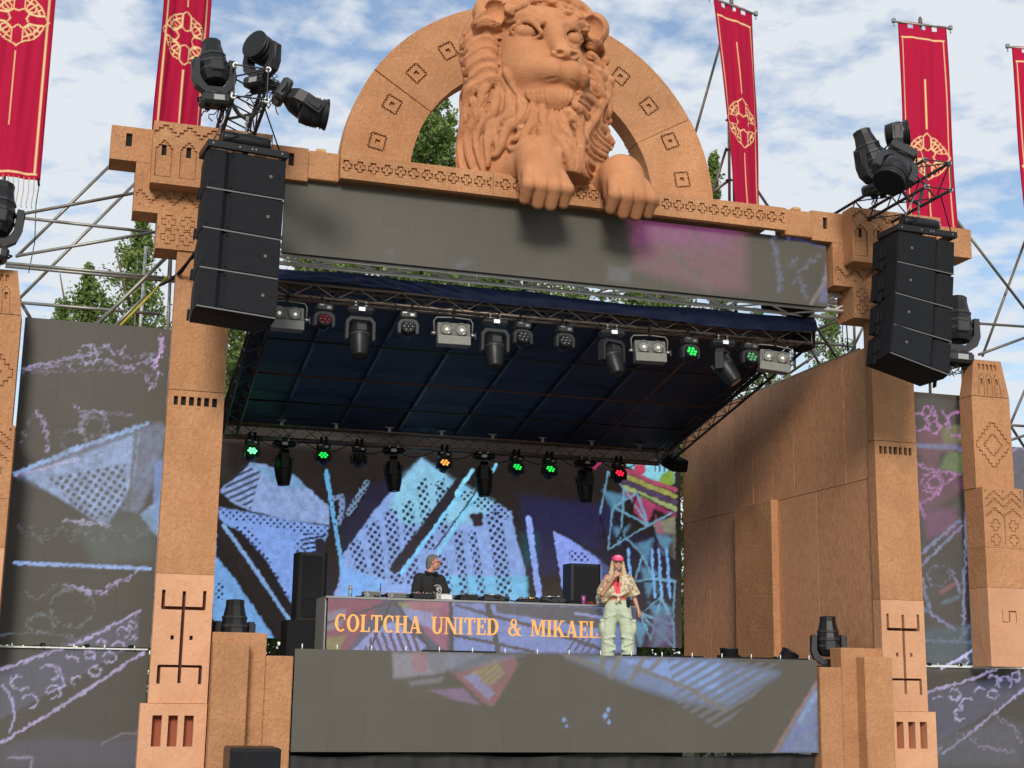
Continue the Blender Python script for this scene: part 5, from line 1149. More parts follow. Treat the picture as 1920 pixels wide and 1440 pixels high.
# the little clamps above the back truss and cables along both
t=thing('lamp_cables','black cables looping under the back truss between the hanging lamps','cable',(0,6.8,6.1))
for k in range(9):
    a=-3.9+k*.86; mb=MB(); mb.path([(a+u*.86,6.75,6.10-.16*math.sin(PI*u)-(.03 if k%2 else 0)*u) for u in np.linspace(0,1,9)],.010,5); mb.build('cable',BLACKM,t,world=True)
t=thing('lamp_cables','black cables looping along the front truss between the lamps','cable',(0,.85,7.4))
for k in range(16):
    a=-4.4+k*.56; mb=MB(); mb.path([(a+u*.56,.80,7.40-(.05+.06*(k%3==0))*math.sin(PI*u)) for u in np.linspace(0,1,8)],.008,5); mb.build('cable',BLACKM,t,world=True)
for k in range(8):
    x=-3.45+k*1.05; mb=MB(); mb.box(x-.03,x+.03,6.82,6.88,6.40,6.50); mb.tube((x-.07,6.85,6.5),(x-.07,6.85,6.56),.012); mb.tube((x+.07,6.85,6.5),(x+.07,6.85,6.56),.012); mb.box(x-.08,x+.08,6.83,6.87,6.49,6.51)
    mb.build('truss_coupler',STEEL,roof,world=True)

# ---------------------------------------------------------------- line arrays
def line_array(s,yaw):
    x=s*5.30-(.12 if s>0 else 0); lab={-1:'curved black line array of four cabinets hanging before the left gate pillar',1:'curved black line array of four cabinets hanging before the right gate pillar'}[s]
    t=thing('line_array',lab,'speaker',(x,-1.5,8.6),R(yaw),'hanging line arrays')
    wd,dp=.53,.27; z=-.06; tilt=0; y=0
    mb=MB(); mb.box(-.55,.55,-.31,-.25,-.045,.055,ch=.008); mb.box(-.55,.55,.20,.26,-.045,.055,ch=.008); mb.box(-.55,-.49,-.25,.20,-.045,.055,ch=.008); mb.box(.49,.55,-.25,.20,-.045,.055,ch=.008); mb.box(-.04,.04,-.25,.20,.0,.05); fr=mb.build('rigging_frame',BLACK,t)
    mb=MB()
    for k in (-.48,-.12,.05,.1,.46): mb.tube((k,-.318,.005),(k,-.305,.005),.012,8)
    mb.build('bolt',STEEL,fr)
    hgt=.575 if s<0 else .55; ang=[0,3,7,12]; M_=axm((0,0,-.06),0,0,0); cur=Vector((0,0,-.06))
    for k in range(4):
        a=R((1,3,6,10)[k]); Q=axm(tuple(cur),-a,R((1,2,2,3)[k] if s<0 else (5,8,10,15)[k]),0)
        # cross-section seen from above: side, raised horn wing, recessed centre line, flat front
        hw=wd
        sec=[(-hw+.06,.42),(-hw,-.10),(-hw+.02,-.27),(-hw+.24,-.265),(-hw+.30,-.215),(-hw+.36,-.265),(hw,-.27),(hw,-.05),(hw-.1,.42)] if s<0 else [(-hw+.02,.42),(-hw,-.05),(-hw,-.27),(hw-.36,-.265),(hw-.30,-.215),(hw-.24,-.265),(hw-.02,-.27),(hw,-.10),(hw-.06,.42)]
        mb=MB(); b,tp_=-hgt+.012,-.012; tap=.06; n=len(sec)
        v=[(px_,py_,b+ (tap if py_>0 else 0)) for px_,py_ in sec]+[(px_,py_,tp_-(tap*.4 if py_>0 else 0)) for px_,py_ in sec]; v=[Q@Vector(p) for p in v]
        mb.add(v,[tuple(range(n))[::-1],tuple(range(n,2*n))]+[(i,(i+1)%n,n+(i+1)%n,n+i) for i in range(n)][::1])
        cb=mb.build('cabinet',GRILL,t)
        mb=MB(); x0,x1=((-hw+.37,hw-.02) if s<0 else (-hw+.02,hw-.37)); mb.box(x0,x1,-.278,-.272,b+.02,tp_-.02,Q); mb.build('grille',GRILL,cb)
        mb=MB(); xx=(hw-.20 if s<0 else -hw+.26); mb.box(xx-.020,xx+.020,-.284,-.279,-.29,-.25,Q); mb.build('badge',BADGE,cb)
        mb=MB(); xx=(hw-.09 if s<0 else -hw+.13); mb.lathe([(.018,0),(.012,.004)],10,Q@axm((xx,-.279,-.27),PI/2)); 
        for e in (b+.06,tp_-.05):
            for q in ((-hw+.05,-.275),(-hw+.33,-.272)) if s<0 else ((hw-.05,-.275),(hw-.33,-.272)): mb.lathe([(.014,0),(.010,.006)],8,Q@axm((q[0],q[1],e),PI/2))
        mb.build('screws',BLACKM,cb)['kind']='stuff'
        mb=MB(); 
        for e in (.06,.16): 
            mb=MB(); mb.box(-hw+.0,-hw+.006+.03*e,-.03+e,.03+e,-.38,-.20,Q@Matrix.Translation((-.012,0,0)))
            if s>0: mb.build('side_handle',HOLE,cb)
        for e in (-1,1):
            mb=MB(); mb.box(e*(hw+.012)-.012,e*(hw+.012)+.012,.10,.17,b-.04,b+.10,Q); mb.build('rigging_link',BLACKM,cb)
        mb=MB(); mb.box(-hw+.01,hw-.01,-.272,-.262,b-.010,b+.006,Q); mb.build('trim',STEELD,cb)
        cur=Q@Vector((0,0,-hgt))
        cur=Q@Vector((0,-.10,-hgt)); nxt=R((3,6,10,14)[k]); cur=cur+Matrix.Rotation(-nxt,3,'X')@Vector((0,.10,0))
    # chain motor and bag on top
    m=thing('chain_hoist','black chain hoist cylinder lying on top of the %s line array'%('left' if s<0 else 'right'),'hoist',(x-.0,-1.5,8.78),R(yaw),'chain hoists')
    mb=MB(); Q=axm((.0,-.10,-.0),0,R(90),0); mb.lathe([(.06,-.33),(.09,-.32),(.10,-.28),(.10,.26),(.095,.30),(.07,.33)],18,Q); mb.build('body',BLACK,m)
    mb=MB(); mb.lathe([(.08,.331),(.085,.34),(.06,.345)],16,Q,cap=False); mb.lathe([(.02,.34),(.05,.341)],12,Q,cap=False); mb.build('end_cap',STEEL,m)
    mb=MB(); mb.path([(-.2,-.20,.06),(-.12,-.22,.02),(-.26,-.20,-.04)],.01,5); mb.build('cable',BLACKM,m)
    mb=MB(); 
    for q in range(7): mb.tube((0,-.1,.10+q*.035),(.0,-.1,.13+q*.035),.012 if q%2 else .02,6)
    mb.box(-.02,.02,-.12,-.08,.30,.36); mb.build('chain',STEEL,m)
    mb=MB(); mb.path([(-.02,-.1,.33),(-.10,.0,.42),(-.24,.1,.68)],.03,6); mb.path([(.02,-.1,.33),(.10,.0,.42),(.24,.1,.68)],.03,6); mb.build('bridle_strut',TRUSSBLK,m)
line_array(-1,7); line_array(1,3)

# cantilevered trusses carrying arrays and large moving lights
for s in (-1,1):
    lab={-1:'black box truss jutting forward over the left gate pillar, carrying moving lights',1:'black box truss jutting forward over the right gate pillar'}[s]
    t=thing('cantilever_truss',lab,'truss',(s*5.30,-2,9.47),0,'cantilevered black trusses'); ch,br=MB(),MB()
    box_truss((ch,br),(0,0,0),(0,4.2,0),.44,.44,.026,.012,.42); ch.build('chords',TRUSSBLK,t); br.build('bracing',TRUSSBLK,t)
    mb=MB()
    for x in (-.22,.22):
        for z in (-.22,.22): mb.lathe([(.022,-.04),(.022,0),(.038,.002),(.040,-.03)],14,axm((x,-.0,z),PI/2),cap=False)
    mb.build('end_collars',ALU if s<0 else STEEL,t)['kind']='stuff'
    if s<0:
        mb=MB(); rc=random.Random(3)
        for k in range(26):
            p=[Vector((rc.uniform(.12,.34),rc.uniform(0,.3),rc.uniform(-.25,.3)))]
            for q in range(3): p.append(p[-1]+Vector((rc.uniform(-.08,.08),rc.uniform(-.05,.05),rc.uniform(-.08,.05))))
            mb.path(p,.007,4)
        mb.build('cable_bundle',BLACKM,t)['kind']='stuff'
    for dx in (-.45,.5):
        mb=MB(); mb.tube((dx*.45,.3,-.2),(dx,.45,-.80),.010); mb.build('sling',STEEL if dx<0 else BLACKM,t)
YX=Matrix.Rotation
bigmover('large black moving light pointing up, left side of the left cantilever truss',(-5.74,-1.75,9.18),axm((0,0,0),0,R(-5),R(8)),-12,0,frosted=True,s=.80)
bigmover('wide-drum moving light aimed backwards on top of the left cantilever truss',(-5.14,-1.5,9.62),axm((0,0,0),0,R(4),R(-50)),80,0,s=.78,wide=True)
bigmover('moving light hanging out sideways and aimed down, right side of the left truss',(-4.92,-1.9,9.46),axm((0,0,0),0,R(118),0)@Matrix.Rotation(R(90),4,'Z'),-24,0,s=.80,wide=True)
bigmover('large black moving light standing behind the others on the right cantilever truss',(4.72,-1.2,9.36),axm((0,0,0),0,R(-14),R(20)),-12,0,frosted=True,s=.90)
bigmover('wide-drum moving light with a pale lens turned left, topmost on the right truss',(4.98,-1.4,9.78),axm((0,0,0),0,0,R(60)),84,0,frosted=True,s=.78,wide=True)
bigmover('ribbed moving light aimed down and left at the front of the right truss',(4.66,-2.0,9.74),axm((0,0,0),R(150),R(-32),R(0)),12,0,frosted=True,s=.92,wide=True)
bigmover('black moving light on the left outer column, cut by the photo edge',(-8.50,-.1,7.22),axm((0,0,0),0,R(5),R(8)),-8,0,frosted=True,s=.95)
bigmover('black moving light beside the right line array, left of the carved column top',(7.02,.25,7.08),axm((0,0,0),0,R(4),R(-12)),-6,0,frosted=True,s=1.0)
bigmover('domed black moving light on the left stepped block beside the pillar',(-4.84,.62,1.80),axm((0,0,0),0,0,R(5)),-3,0,s=.80)
bigmover('domed black moving light on the right stepped block beside the brown wall',(4.62,.62,1.86),axm((0,0,0),0,0,R(-18)),0,0,s=.78)
for (x,y,h,tl),lab in (((3.05,1.0,.24,0),'low black floor lamp standing left of the boxed pier, behind the front screen'),((4.15,1.2,.30,28),'small tilted black floor lamp near the boxed pier')):
    t=thing('floor_lamp',lab,'lamp',(x,y,1.97),0,'small floor lamps'); mb=MB(); mb.lathe([(.22,0),(.22,.03),(.15,.05),(.15,.06)],16); mb.build('base',BLACKM,t)
    mb=MB(); mb.lathe([(.13,.0),(.145,.03),(.145,.17),(.15,.175),(.15,.20),(.12,.2)],18,axm((0,0,.07),R(tl*.3),R(tl),0)); mb.build('head',BLACK,t)
    mb=MB(); mb.box(-.2,-.16,-.03,.03,.02,.16); mb.box(.16,.2,-.03,.03,.02,.16); mb.build('yoke',BLACKM,t)
# outrigger bar with the lamp beside the right line array
t=thing('lamp_bar','dark clamp bar and cables under the moving light beside the right column','bar',(7,.3,6.9))
mb=MB(); mb.tube((6.55,.25,6.88),(7.35,.25,7.12),.028); mb.build('bar',GALVD,t,world=True); mb=MB(); rc=random.Random(12)
for k in range(22):
    p=[Vector((rc.uniform(6.6,7.25),.22,rc.uniform(6.92,7.15)))]
    for q in range(3): p.append(p[-1]+Vector((rc.uniform(-.1,.1),rc.uniform(-.05,.05),rc.uniform(-.09,.04))))
    mb.path(p,.009,4)
mb.build('cable_bundle',BLACKM,t,world=True)['kind']='stuff'
# ---------------------------------------------------------------- scaffolding
def tubes(name,label,lst,m=GALV,r=.026,clamps=True,group=None,cat='scaffolding'):
    """each entry: photo start, photo end, depth y at both ends"""
    a=P(*lst[0][:2],lst[0][4]); t=thing(name,label,cat,tuple(a),0,group)
    for e in lst:
        x0,y0,x1,y1,d0,d1=e[:6]; mm=e[6] if len(e)>6 else m; rr=e[7] if len(e)>7 else r
        p,q=P(x0,y0,d0),P(x1,y1,d1); mb=MB(); mb.tube(p,q,rr,8); mb.build('scaffold_tube',mm,t,world=True)
    return t
tubes('scaffold_bay','galvanised scaffold tubes and braces between the left outer column and left pillar crown',[
 (10,407,262,360,1.6,1.6,GALVD),(10,405,300,437,1.9,1.9),(30,480,320,430,1.7,1.7),(225,292,30,482,2.6,2.6),(262,335,20,576,2.9,2.9),
 (10,493,330,523,2.0,2.0),(10,499,330,528,2.3,2.3),(20,566,300,589,2.1,2.1),(170,620,345,450,1.4,1.4,GALV,.03),(205,622,275,553,1.8,1.8),(35,560,62,605,2.2,2.2,GALVD),(322,440,312,700,1.2,1.2,GALV,.024),(340,430,330,700,.9,.9,GALVD,.024)])
t=thing('ratchet_strap','yellow strap stretched diagonally beside the left pillar above the side screen','strap',tuple(P(262,570,1.7)))
mb=MB(); mb.tube(P(216,620,1.7),P(309,525,1.7),.022,5); mb.tube(P(309,525,1.7),P(318,518,1.7),.035,6); mb.build('strap',YELL,t,world=True)
truss_thing('truss_tower','short silver truss tower between the left pillar and the left side screen','truss',(-6.35,2.4,5.0),(-6.35,2.4,8.35),.52,.42,.026,.014,.34,ALU,ALU)
tubes('scaffold_bay','weathered scaffold tubes and braces at the right photo edge beyond the carved column',[
 (1765,375,1930,590,2.2,2.2),(1930,430,1842,668,2.4,2.4),(1740,600,1930,613,2.0,2.0),(1835,665,1930,630,2.1,2.1),(1935,700,1890,806,2.6,2.6),(1880,796,1935,800,2.3,2.3),(1870,760,1925,845,2.5,2.5),(1880,830,1935,812,2.4,2.4),(1743,690,1745,770,1.2,1.2),(1805,690,1808,770,1.6,1.6,GALV,.03)],GALVD,.026)
tubes('scaffold_bay','scaffold tubes and hanging lines seen between the header banner and right pillar',[
 (1540,572,1625,580,3.0,3.0),(1540,570,1625,527,2.8,2.8,GALVD),(1500,632,1625,578,2.6,2.6,GALVD),(1515,590,1575,680,2.4,2.4,GALVD),(1505,625,1540,690,2.2,2.2),(1500,639,1600,650,2.5,2.5),(1632,585,1596,660,2.6,2.6),(1490,690,1490,560,2.9,2.9),
 (1578,545,1581,660,1.5,1.5,BLACKM,.008),(1584,545,1590,660,1.5,1.5,BLACKM,.012),(1400,650,1445,720,3.2,3.2,GALVD),(1600,560,1603,660,3.6,3.6,GALVD),(1330,570,1420,600,2.8,2.8,GALV),(1545,655,1480,700,3.3,3.3)])
t=tubes('scaffold_mast','galvanised scaffold mast with rosettes and struts right of the round arch',[
 (1366,160,1368,400,2.6,2.6,GALV,.028),(1354,70,1300,262,3.0,3.0,GALVD,.026),(1362,278,1336,362,2.6,2.6,GALVD),(1368,278,1450,402,2.6,2.6,GALVD),(1334,362,1370,336,2.6,2.6,GALVD)])
for y in (168,225,281,338):
    mb=MB(); c=P(1367,y,2.6); mb.lathe([(.07,-.006),(.07,.006)],10,Matrix.Translation(c)); mb.build('rosette',GALV,t,world=True)
tubes('scaffold_mast','back leg of the scaffold behind the fourth banner',[(1776,395,1800,430,3.2,3.2,GALVD,.03)],GALVD)
# line of battens and cable on the left pillar
t=thing('feed_cable','black cable looping from the left scaffold round to the left line array','cable',tuple(P(320,520,.6)))
mb=MB(); mb.path([P(300,535,1.0),P(320,525,.5),P(335,512,-.08),P(352,492,-.3),P(368,470,-.9)],.022,6); mb.path([P(320,520,.5),P(340,512,-.08),P(357,488,-.3),P(370,478,-.9)],.012,6); mb.build('cable',BLACKM,t,world=True)

# ---------------------------------------------------------------- banners
RED=lin((184,24,64)); GOLD=lin((244,206,150)); 
def seg(x,y,a,b):
    ex,ey=b[0]-a[0],b[1]-a[1]; t=np.clip(((x-a[0])*ex+(y-a[1])*ey)/(ex*ex+ey*ey+1e-9),0,1); return np.hypot(x-a[0]-ex*t,y-a[1]-ey*t)
def emblem(u,v):
    """gold line emblem, |u|,|v| up to 1.1"""
    d=np.full(u.shape,9.0); r=np.hypot(u,v); au,av=np.abs(u),np.abs(v)
    out=lambda q,w:np.abs(q)-w
    cusp=np.minimum(seg(au,av,(0,1.10),(.20,.93)),seg(au,av,(1.10,0),(.93,.20)))
    ringm=np.where((au>.19)&(av>.19),np.abs(r-.95),9); d=np.minimum(d,ringm); d=np.minimum(d,cusp)
    ring2=np.where((au>.2)&(av>.2),np.abs(r-.78),9); d=np.minimum(d,ring2)
    for a,b in (((.20,.93),(.20,.40)),((.93,.20),(.40,.20))): d=np.minimum(d,seg(au,av,a,b))
    for a,b in (((.20,.40),(.0,.28)),((.40,.20),(.28,.0)),((.2,.4),(.30,.30)),((.4,.2),(.30,.30))): d=np.minimum(d,seg(au,av,a,b))
    for a,b in (((.30,.30),(.62,.62)),((.55,.55),(.25,.74)),((.55,.55),(.74,.25))): d=np.minimum(d,seg(au,av,a,b))
    rr=np.hypot(au-.44,av-.44); d=np.minimum(d,np.abs(rr-.17)); 
    for a in (.52,.80,1.05): d=np.minimum(d,np.where((r>.78)&(r<.95),seg(au,av,(.78*math.cos(a),.78*math.sin(a)),(.95*math.cos(a),.95*math.sin(a))),9))
    return d<.026
def banner(label,cx,Y,ztop,w,length,yaw0,yaw1,lean=(0,0),zem=None,pole=True,seed=1):
    """cloth hanging from a bar; u across, v down in metres"""
    t=thing('banner',label,'banner',(cx,Y,ztop),0,'crimson banners on scaffold masts'); nu,nv=int(w/.0165),int(length/.0165)
    uu,vv=np.meshgrid(np.linspace(-w/2,w/2,nu+1),np.linspace(0,length,nv+1),indexing='ij'); r_=np.random.RandomState(seed)
    k=vv/length; yaw=np.radians(yaw0+(yaw1-yaw0)*k); ph=r_.rand(4)*6
    rip=(.022*np.sin(uu*9+ph[0]+k*1.2)+.014*np.sin(uu*19+ph[1]-k*2)+.008*np.sin(uu*33+vv*2+ph[2]))*(.35+.65*np.minimum(1,k*3+.1))+.05*k*np.sin(vv*1.3+ph[3])
    x=uu*np.cos(yaw)-rip*np.sin(yaw)+lean[0]*k; y=uu*np.sin(yaw)+rip*np.cos(yaw)+lean[1]*k; z=-vv+.0*uu
    ins=(np.abs(uu)>w/2-.10)&(np.abs(uu)<w/2-.072)&(vv>.30)&(vv<length-.07)
    gold=ins|((np.abs(vv-.32)<.022)&(np.abs(uu)<w/2-.06))|((np.abs(vv-length+.09)<.022)&(np.abs(uu)<w/2-.06))
    E_=2.55 if zem is None else zem; gold|=emblem(uu/.42,(vv-E_)/.42)&(np.hypot(uu,vv-E_)<.5)
    gold|=(np.abs(uu)<.014)&(((vv>E_-1.55)&(vv<E_-.55))|((vv>E_+.55)&(vv<E_+1.75)))
    C=np.where(gold[...,None],GOLD,RED); edge=(np.abs(uu)>w/2-.02); C=np.where(edge[...,None],RED*.55,C)
    I=np.arange((nu+1)*(nv+1)).reshape(nu+1,nv+1); F=np.stack([I[:-1,1:],I[1:,1:],I[1:,:-1],I[:-1,:-1]],-1).reshape(-1,4)
    # cut the gaps between the hanging tabs
    cu=((uu[:-1,:-1]+uu[1:,:-1])/2); cv=((vv[:-1,:-1]+vv[:-1,1:])/2); tab=((cu/w*4+.5*1)%1); hole=(cv<.13)&(np.abs(tab-.5)<.20)&(cv>.035)&(np.abs(cu)<w/2-.05)
    F=F[~hole.ravel()]
    me=mesh_np('cloth',np.stack([x,y,z],-1).reshape(-1,3),F,True); at=me.color_attributes.new('Col','FLOAT_COLOR','POINT'); cc=np.ones(((nu+1)*(nv+1),4),np.float32); cc[:,:3]=C.reshape(-1,3); at.data.foreach_set('color',cc.ravel())
    link_mesh('cloth',me,CLOTHRED,t)
    c0,s0=math.cos(R(yaw0)),math.sin(R(yaw0)); h=w/2+.09
    mb=MB(); mb.tube((-h*c0,-h*s0,-.03),(h*c0,h*s0,-.03),.022,8); mb.build('crossbar',GALV,t)
    for e in (-1,1):
        mb=MB(); mb.box(e*h*c0-.035,e*h*c0+.035,e*h*s0-.035,e*h*s0+.035,-.06,.03,ch=.01); mb.tube((e*h*c0,e*h*s0,-.13),(e*h*c0,e*h*s0,-.05),.012,6); mb.build('clamp',STEEL,t)
    if pole: 
        mb=MB(); mb.tube((0,.06,.16),(0,.10,-length-1.6),.026,8); mb.tube((0,.06,.0),(0,.06,.12),.04,8); mb.build('mast',GALVD,t)
    return t
def em_z(px,py,Y): return P(px,py,Y)[2]
Yb=2.0
def place(px,py,Y): p=P(px,py,Y); return p[0],p[2]
x4,zt=place(1729,44,Yb); x4b,z4e=place(1740,292,Yb)
banner('crimson banner with gold emblem behind the right gate pillar and moving lights',x4,Yb,zt,1.02,4.4,-4,-3,(.02,0),zt-z4e,True,4)
x3,zt3=place(1374,8,Yb); _,z3e=place(1406,230,Yb)
banner('narrow twisted crimson banner just right of the round arch',x3,Yb,zt3,1.0,4.6,18,40,(.38,.15),zt3-z3e,True,3)
x2,z2e=place(347,72,Yb); banner('crimson banner directly behind the left gate pillar and moving lights',x2,Yb,z2e+2.55,.98,5.0,33,35,(.0,0),2.55,True,2)
x1,z1e=place(37,35,Yb); b1=banner('crimson banner cut by the top left corner of the photo, fringe below',x1-.02,Yb,z1e+2.4,1.06,5.0,4,0,(.0,0),2.4,True,1)
mb=MB(); 
for k in range(13):
    x=-.46+k*.075; mb.path([(x,0,-4.98),(x+.01,.01,-5.2),(x-.01,0,-5.43),(x+.008,0,-5.48)],.006,4)
mb.build('fringe',WOODRAW,b1)['kind']='stuff'
mb=MB(); mb.tube((.5,0,-4.98),(.52,0,-5.1),.02,6); mb.path([(.52,0,-5.1),(.5,0,-5.4),(.53,0,-6.0),(.48,0,-6.5)],.007,4); mb.build('tie_cord',BLACKM,b1)
x5,zt5=place(1942,90,Yb); banner('crimson banner cut by the right photo edge',x5,Yb,zt5,1.02,5.2,-8,-6,(.05,0),2.5,True,5)

# ---------------------------------------------------------------- trees
def leafmesh(name,crown,n,size,seed):
    """leaf-sized faces in many clumps; crown(rnd)->clump centre, clump radius"""
    r=np.random.RandomState(seed); m=max(8,n//55); C=[];S_=[]
    for _ in range(m):
        c,s=crown(r); C.append(c); S_.append(s)
    C=np.array(C); S_=np.array(S_); k=r.randint(0,m,n); d=r.normal(size=(n,3)); d/=np.linalg.norm(d,axis=1)[:,None]; rad=r.rand(n)**.55
    p=C[k]+d*rad[:,None]*S_[k][:,None]*np.array([1,1,1.15]); a=r.normal(size=(n,3)); a/=np.linalg.norm(a,axis=1)[:,None]; b=np.cross(a,r.normal(size=(n,3))); b/=np.linalg.norm(b,axis=1)[:,None]
    s=size*(.6+.8*r.rand(n)); a=a*s[:,None]; b=b*(s*.55)[:,None]
    V=np.stack([p-a,p+b*1.0,p+a,p-b],1).reshape(-1,3); F=np.arange(4*n).reshape(-1,4); return mesh_np(name,V,F)
def tree(label,px,Y,ptop,w,h0,seed,n=9000,size=.10,tall=False,group='trees behind the stage',leafm=None):
    x,_,zt=P(px,ptop,Y); t=thing('leafy_tree',label,'tree',(x,Y,0),0,group); H=zt; rr=random.Random(seed)
    def crown(r):
        while True:
            u=r.rand(); z=h0+(H-h0)*u; prof=(math.sin(PI*min(1,.12+.92*u))**.6 if not tall else min(1,(1-u)*3.0)*(.55+.45*math.sin(PI*(u*.8+.1))))
            ang=r.rand()*2*PI; rad=w/2*prof*math.sqrt(r.rand())*(.75+.35*math.sin(3*ang+seed)+.2*math.sin(7*u*6+ang*2))
            return (rad*math.cos(ang),rad*math.sin(ang),z),(.20+.34*r.rand())*(.5+.5*prof)*(.9 if not tall else .75)
    link_mesh('crown',leafmesh('crown',crown,n,size,seed),leafm or LEAF,t)
    mb=MB(); mb.path([(0,0,0),(.1,0,H*.3),(.0,.1,H*.6),(.05,0,H*.93)],[.26,.2,.12,.03],8)
    mb.build('trunk',BARK,t)
    for k in range(9):
        z=h0+(H-h0)*rr.uniform(.05,.8); a=rr.uniform(0,2*PI); l=w*.42*rr.uniform(.6,1); mb=MB(); mb.path([(0,0,z-.4),(l*.5*math.cos(a),l*.5*math.sin(a),z+.3),(l*math.cos(a),l*math.sin(a),z+1.1+rr.random())],[.07,.045,.015],5); mb.build('limb',BARK,t)
    return t
tree('dense green tree filling the left opening of the round arch',806,17,135,4.6,5,1,60000,.068,False)
tree('dense tree hidden mostly by the lion between both arch openings',1000,20,170,5,4,2,22000,.08,False)
tree('tree with sky showing through it in the right opening of the arch',1200,17,205,2.7,5,3,30000,.062,False)
tree('tree between the arch and the slim scaffold mast, its tip above the beam',1338,17,285,1.5,5,4,8000,.065,True)
tree('tall loose tree left of the left gate pillar, its top below the pillar crown',268,16,405,2.7,3.5,5,24000,.052)
tree('shorter loose tree left of the silver truss tower',168,17,500,2.9,3,6,18000,.052)
tree('low sprig of a tree just above the left side screen',118,16,565,1.2,3,7,6000,.05)
tree('tree seen through the gap between left pillar and stage roof',440,14,520,3.2,2,8,18000,.06)
tree('birch-like tree with thin hanging twigs right of the stage roof corner',1555,15,560,2.6,3,9,15000,.05)
tree('broad tree behind the silver trusses, left half of the stage roof',640,20,400,7.5,3,10,40000,.08)
tree('broad tree behind the silver trusses, middle of the stage roof',940,22,455,8,3,11,40000,.08)
tree('broad sunlit tree behind the silver trusses, right half of the stage roof',1240,21,500,7,3,12,36000,.08)
tree('low tree behind the right side wall, left of the roof corner block',1420,16,590,3.6,3,13,13000,.06)
r_=np.random.RandomState(40)
def hed(r): 
    return (r.uniform(-9,11),r.uniform(-.6,.6),r.uniform(.2,3.2)),.5
tag(link_mesh('hedge',leafmesh('hedge',hed,26000,.10,44),LEAF,None,(0,11.5,0)),'green bushes glimpsed under the LED backdrop behind the stage','hedge',kind='stuff')

# ---------------------------------------------------------------- things on the stage
DZ=1.97
def pa_speaker(px0,px1,py0,Y,zb_,label,handle=True,grp='black speakers on the stage'):
    a=P(px0,py0,Y); b=P(px1,py0,Y); x0,x1,zt=a[0],b[0],a[2]; t=thing('stage_speaker',label,'speaker',((x0+x1)/2,Y,zb_),0,grp); w=x1-x0; h=zt-zb_
    mb=MB(); c=.10; pts=[(-w/2,.30),(-w/2+.04,-.02),(-w/2+.08,-.04),(w/2-.08,-.04),(w/2-.02,.0),(w/2-.06,.36),(-w/2+.1,.40)]; n=len(pts)
    mb.add([(x,y,0) for x,y in pts]+[(x,y,h) for x,y in pts],[tuple(range(n))[::-1],tuple(range(n,2*n))]+[(i,(i+1)%n,n+(i+1)%n,n+i) for i in range(n)]); mb.build('cabinet',BLACK,t)
    mb=MB(); mb.box(-w/2+.1,w/2-.1,-.052,-.042,.05,h-.05,ch=.004); mb.build('grille',GRILL,t)
    if handle:
        mb=MB(); mb.box(-.08,.08,-.060,-.053,h*.30,h*.44,ch=.003); mb.build('handle_recess',HOLE,t); mb=MB(); mb.box(-.08,.08,-.075,-.061,h*.33,h*.35,ch=.004); mb.build('handle_bar',BLACK,t)
    return t
pa_speaker(556,617,1035,3.6,2.60,'tall black speaker at the left end of the DJ table, standing on a low box')
pa_speaker(1066,1128,1056,3.6,2.60,'tall black speaker behind the woman, right end of the DJ table')
for (a,b,lab,nm) in ((538,606,'low black sub cabinet under the left stage speaker','left'),(1060,1130,'low black sub cabinet hidden behind the right end of the booth','right')):
    x0=P(a,1180,3.2)[0]; x1=P(b,1180,3.2)[0]; t=thing('sub_cabinet',lab,'speaker',((x0+x1)/2,3.2,DZ),0,'sub cabinets'); mb=MB(); mb.box(-(x1-x0)/2,(x1-x0)/2,0,.7,0,.62,ch=.015); mb.build('cabinet',BLACKM,t); mb=MB(); mb.box(-(x1-x0)/2+.04,(x1-x0)/2-.04,-.012,-.002,.05,.57); mb.build('grille',GRILL,t)
x0=P(432,1400,-2.0)[0]; x1=P(528,1400,-2.0)[0]
t=thing('ground_sub','black subwoofer on the ground before the left stepped block, only its top visible','speaker',((x0+x1)/2,-2,0)); w=x1-x0
mb=MB(); mb.box(-w/2,w/2,0,.75,0,.80,ch=.02); mb.build('cabinet',BLACK,t); mb=MB(); mb.box(-w/2+.02,-.12,-.014,-.002,.04,.76); mb.box(-.10,w/2-.02,-.014,-.002,.04,.76); mb.build('grille',GRILL,t)
# front railing pegs and edge fittings on the screens
t=thing('edge_pegs','row of small steel pegs along the top edge of the front screen','pegs',(0,.05,2.06))
for k in range(17):
    x=-3.95+k*.494; mb=MB(); mb.tube((x,.05,2.05),(x,.05,2.13),.008,6); mb.build('peg',ALU,t,world=True)
t=thing('edge_strip','black strip and cable lying on the front edge of the stage behind the screen top','cable',(0,.2,2.03))
for a,b in ((-2.2,-1.1),(.9,2.2),(2.5,4.0)):
    mb=MB(); mb.box(a,b,.12,.2,2.02,2.085); mb.build('strip',BLACKM,t,world=True)
for s,a,b,lab in ((-1,-9.5,-6.02,'pale aluminium rail with black knobs on top of the lower left LED screen'),(1,6.02,9.5,'pale aluminium rail with black knobs on top of the lower right LED screen')):
    t=thing('screen_rail',lab,'rail',(s*7.7,.48,2.0),0,'rails on the lower side screens'); mb=MB(); mb.box(a,b,.46,.56,2.002,2.022); mb.build('rail',RAILW,t,world=True)
    for k in range(6):
        x=a+.35+k*.58; mb=MB(); mb.box(x-.035,x+.035,.44,.5,2.023,2.07,ch=.012); mb.build('knob',BLACKM,t,world=True)
    for k in range(9):
        x=a+.1+k*.4; mb=MB(); mb.tube((x,.45,2.0),(x,.45,2.06),.007,6); mb.build('peg',ALU,t,world=True)
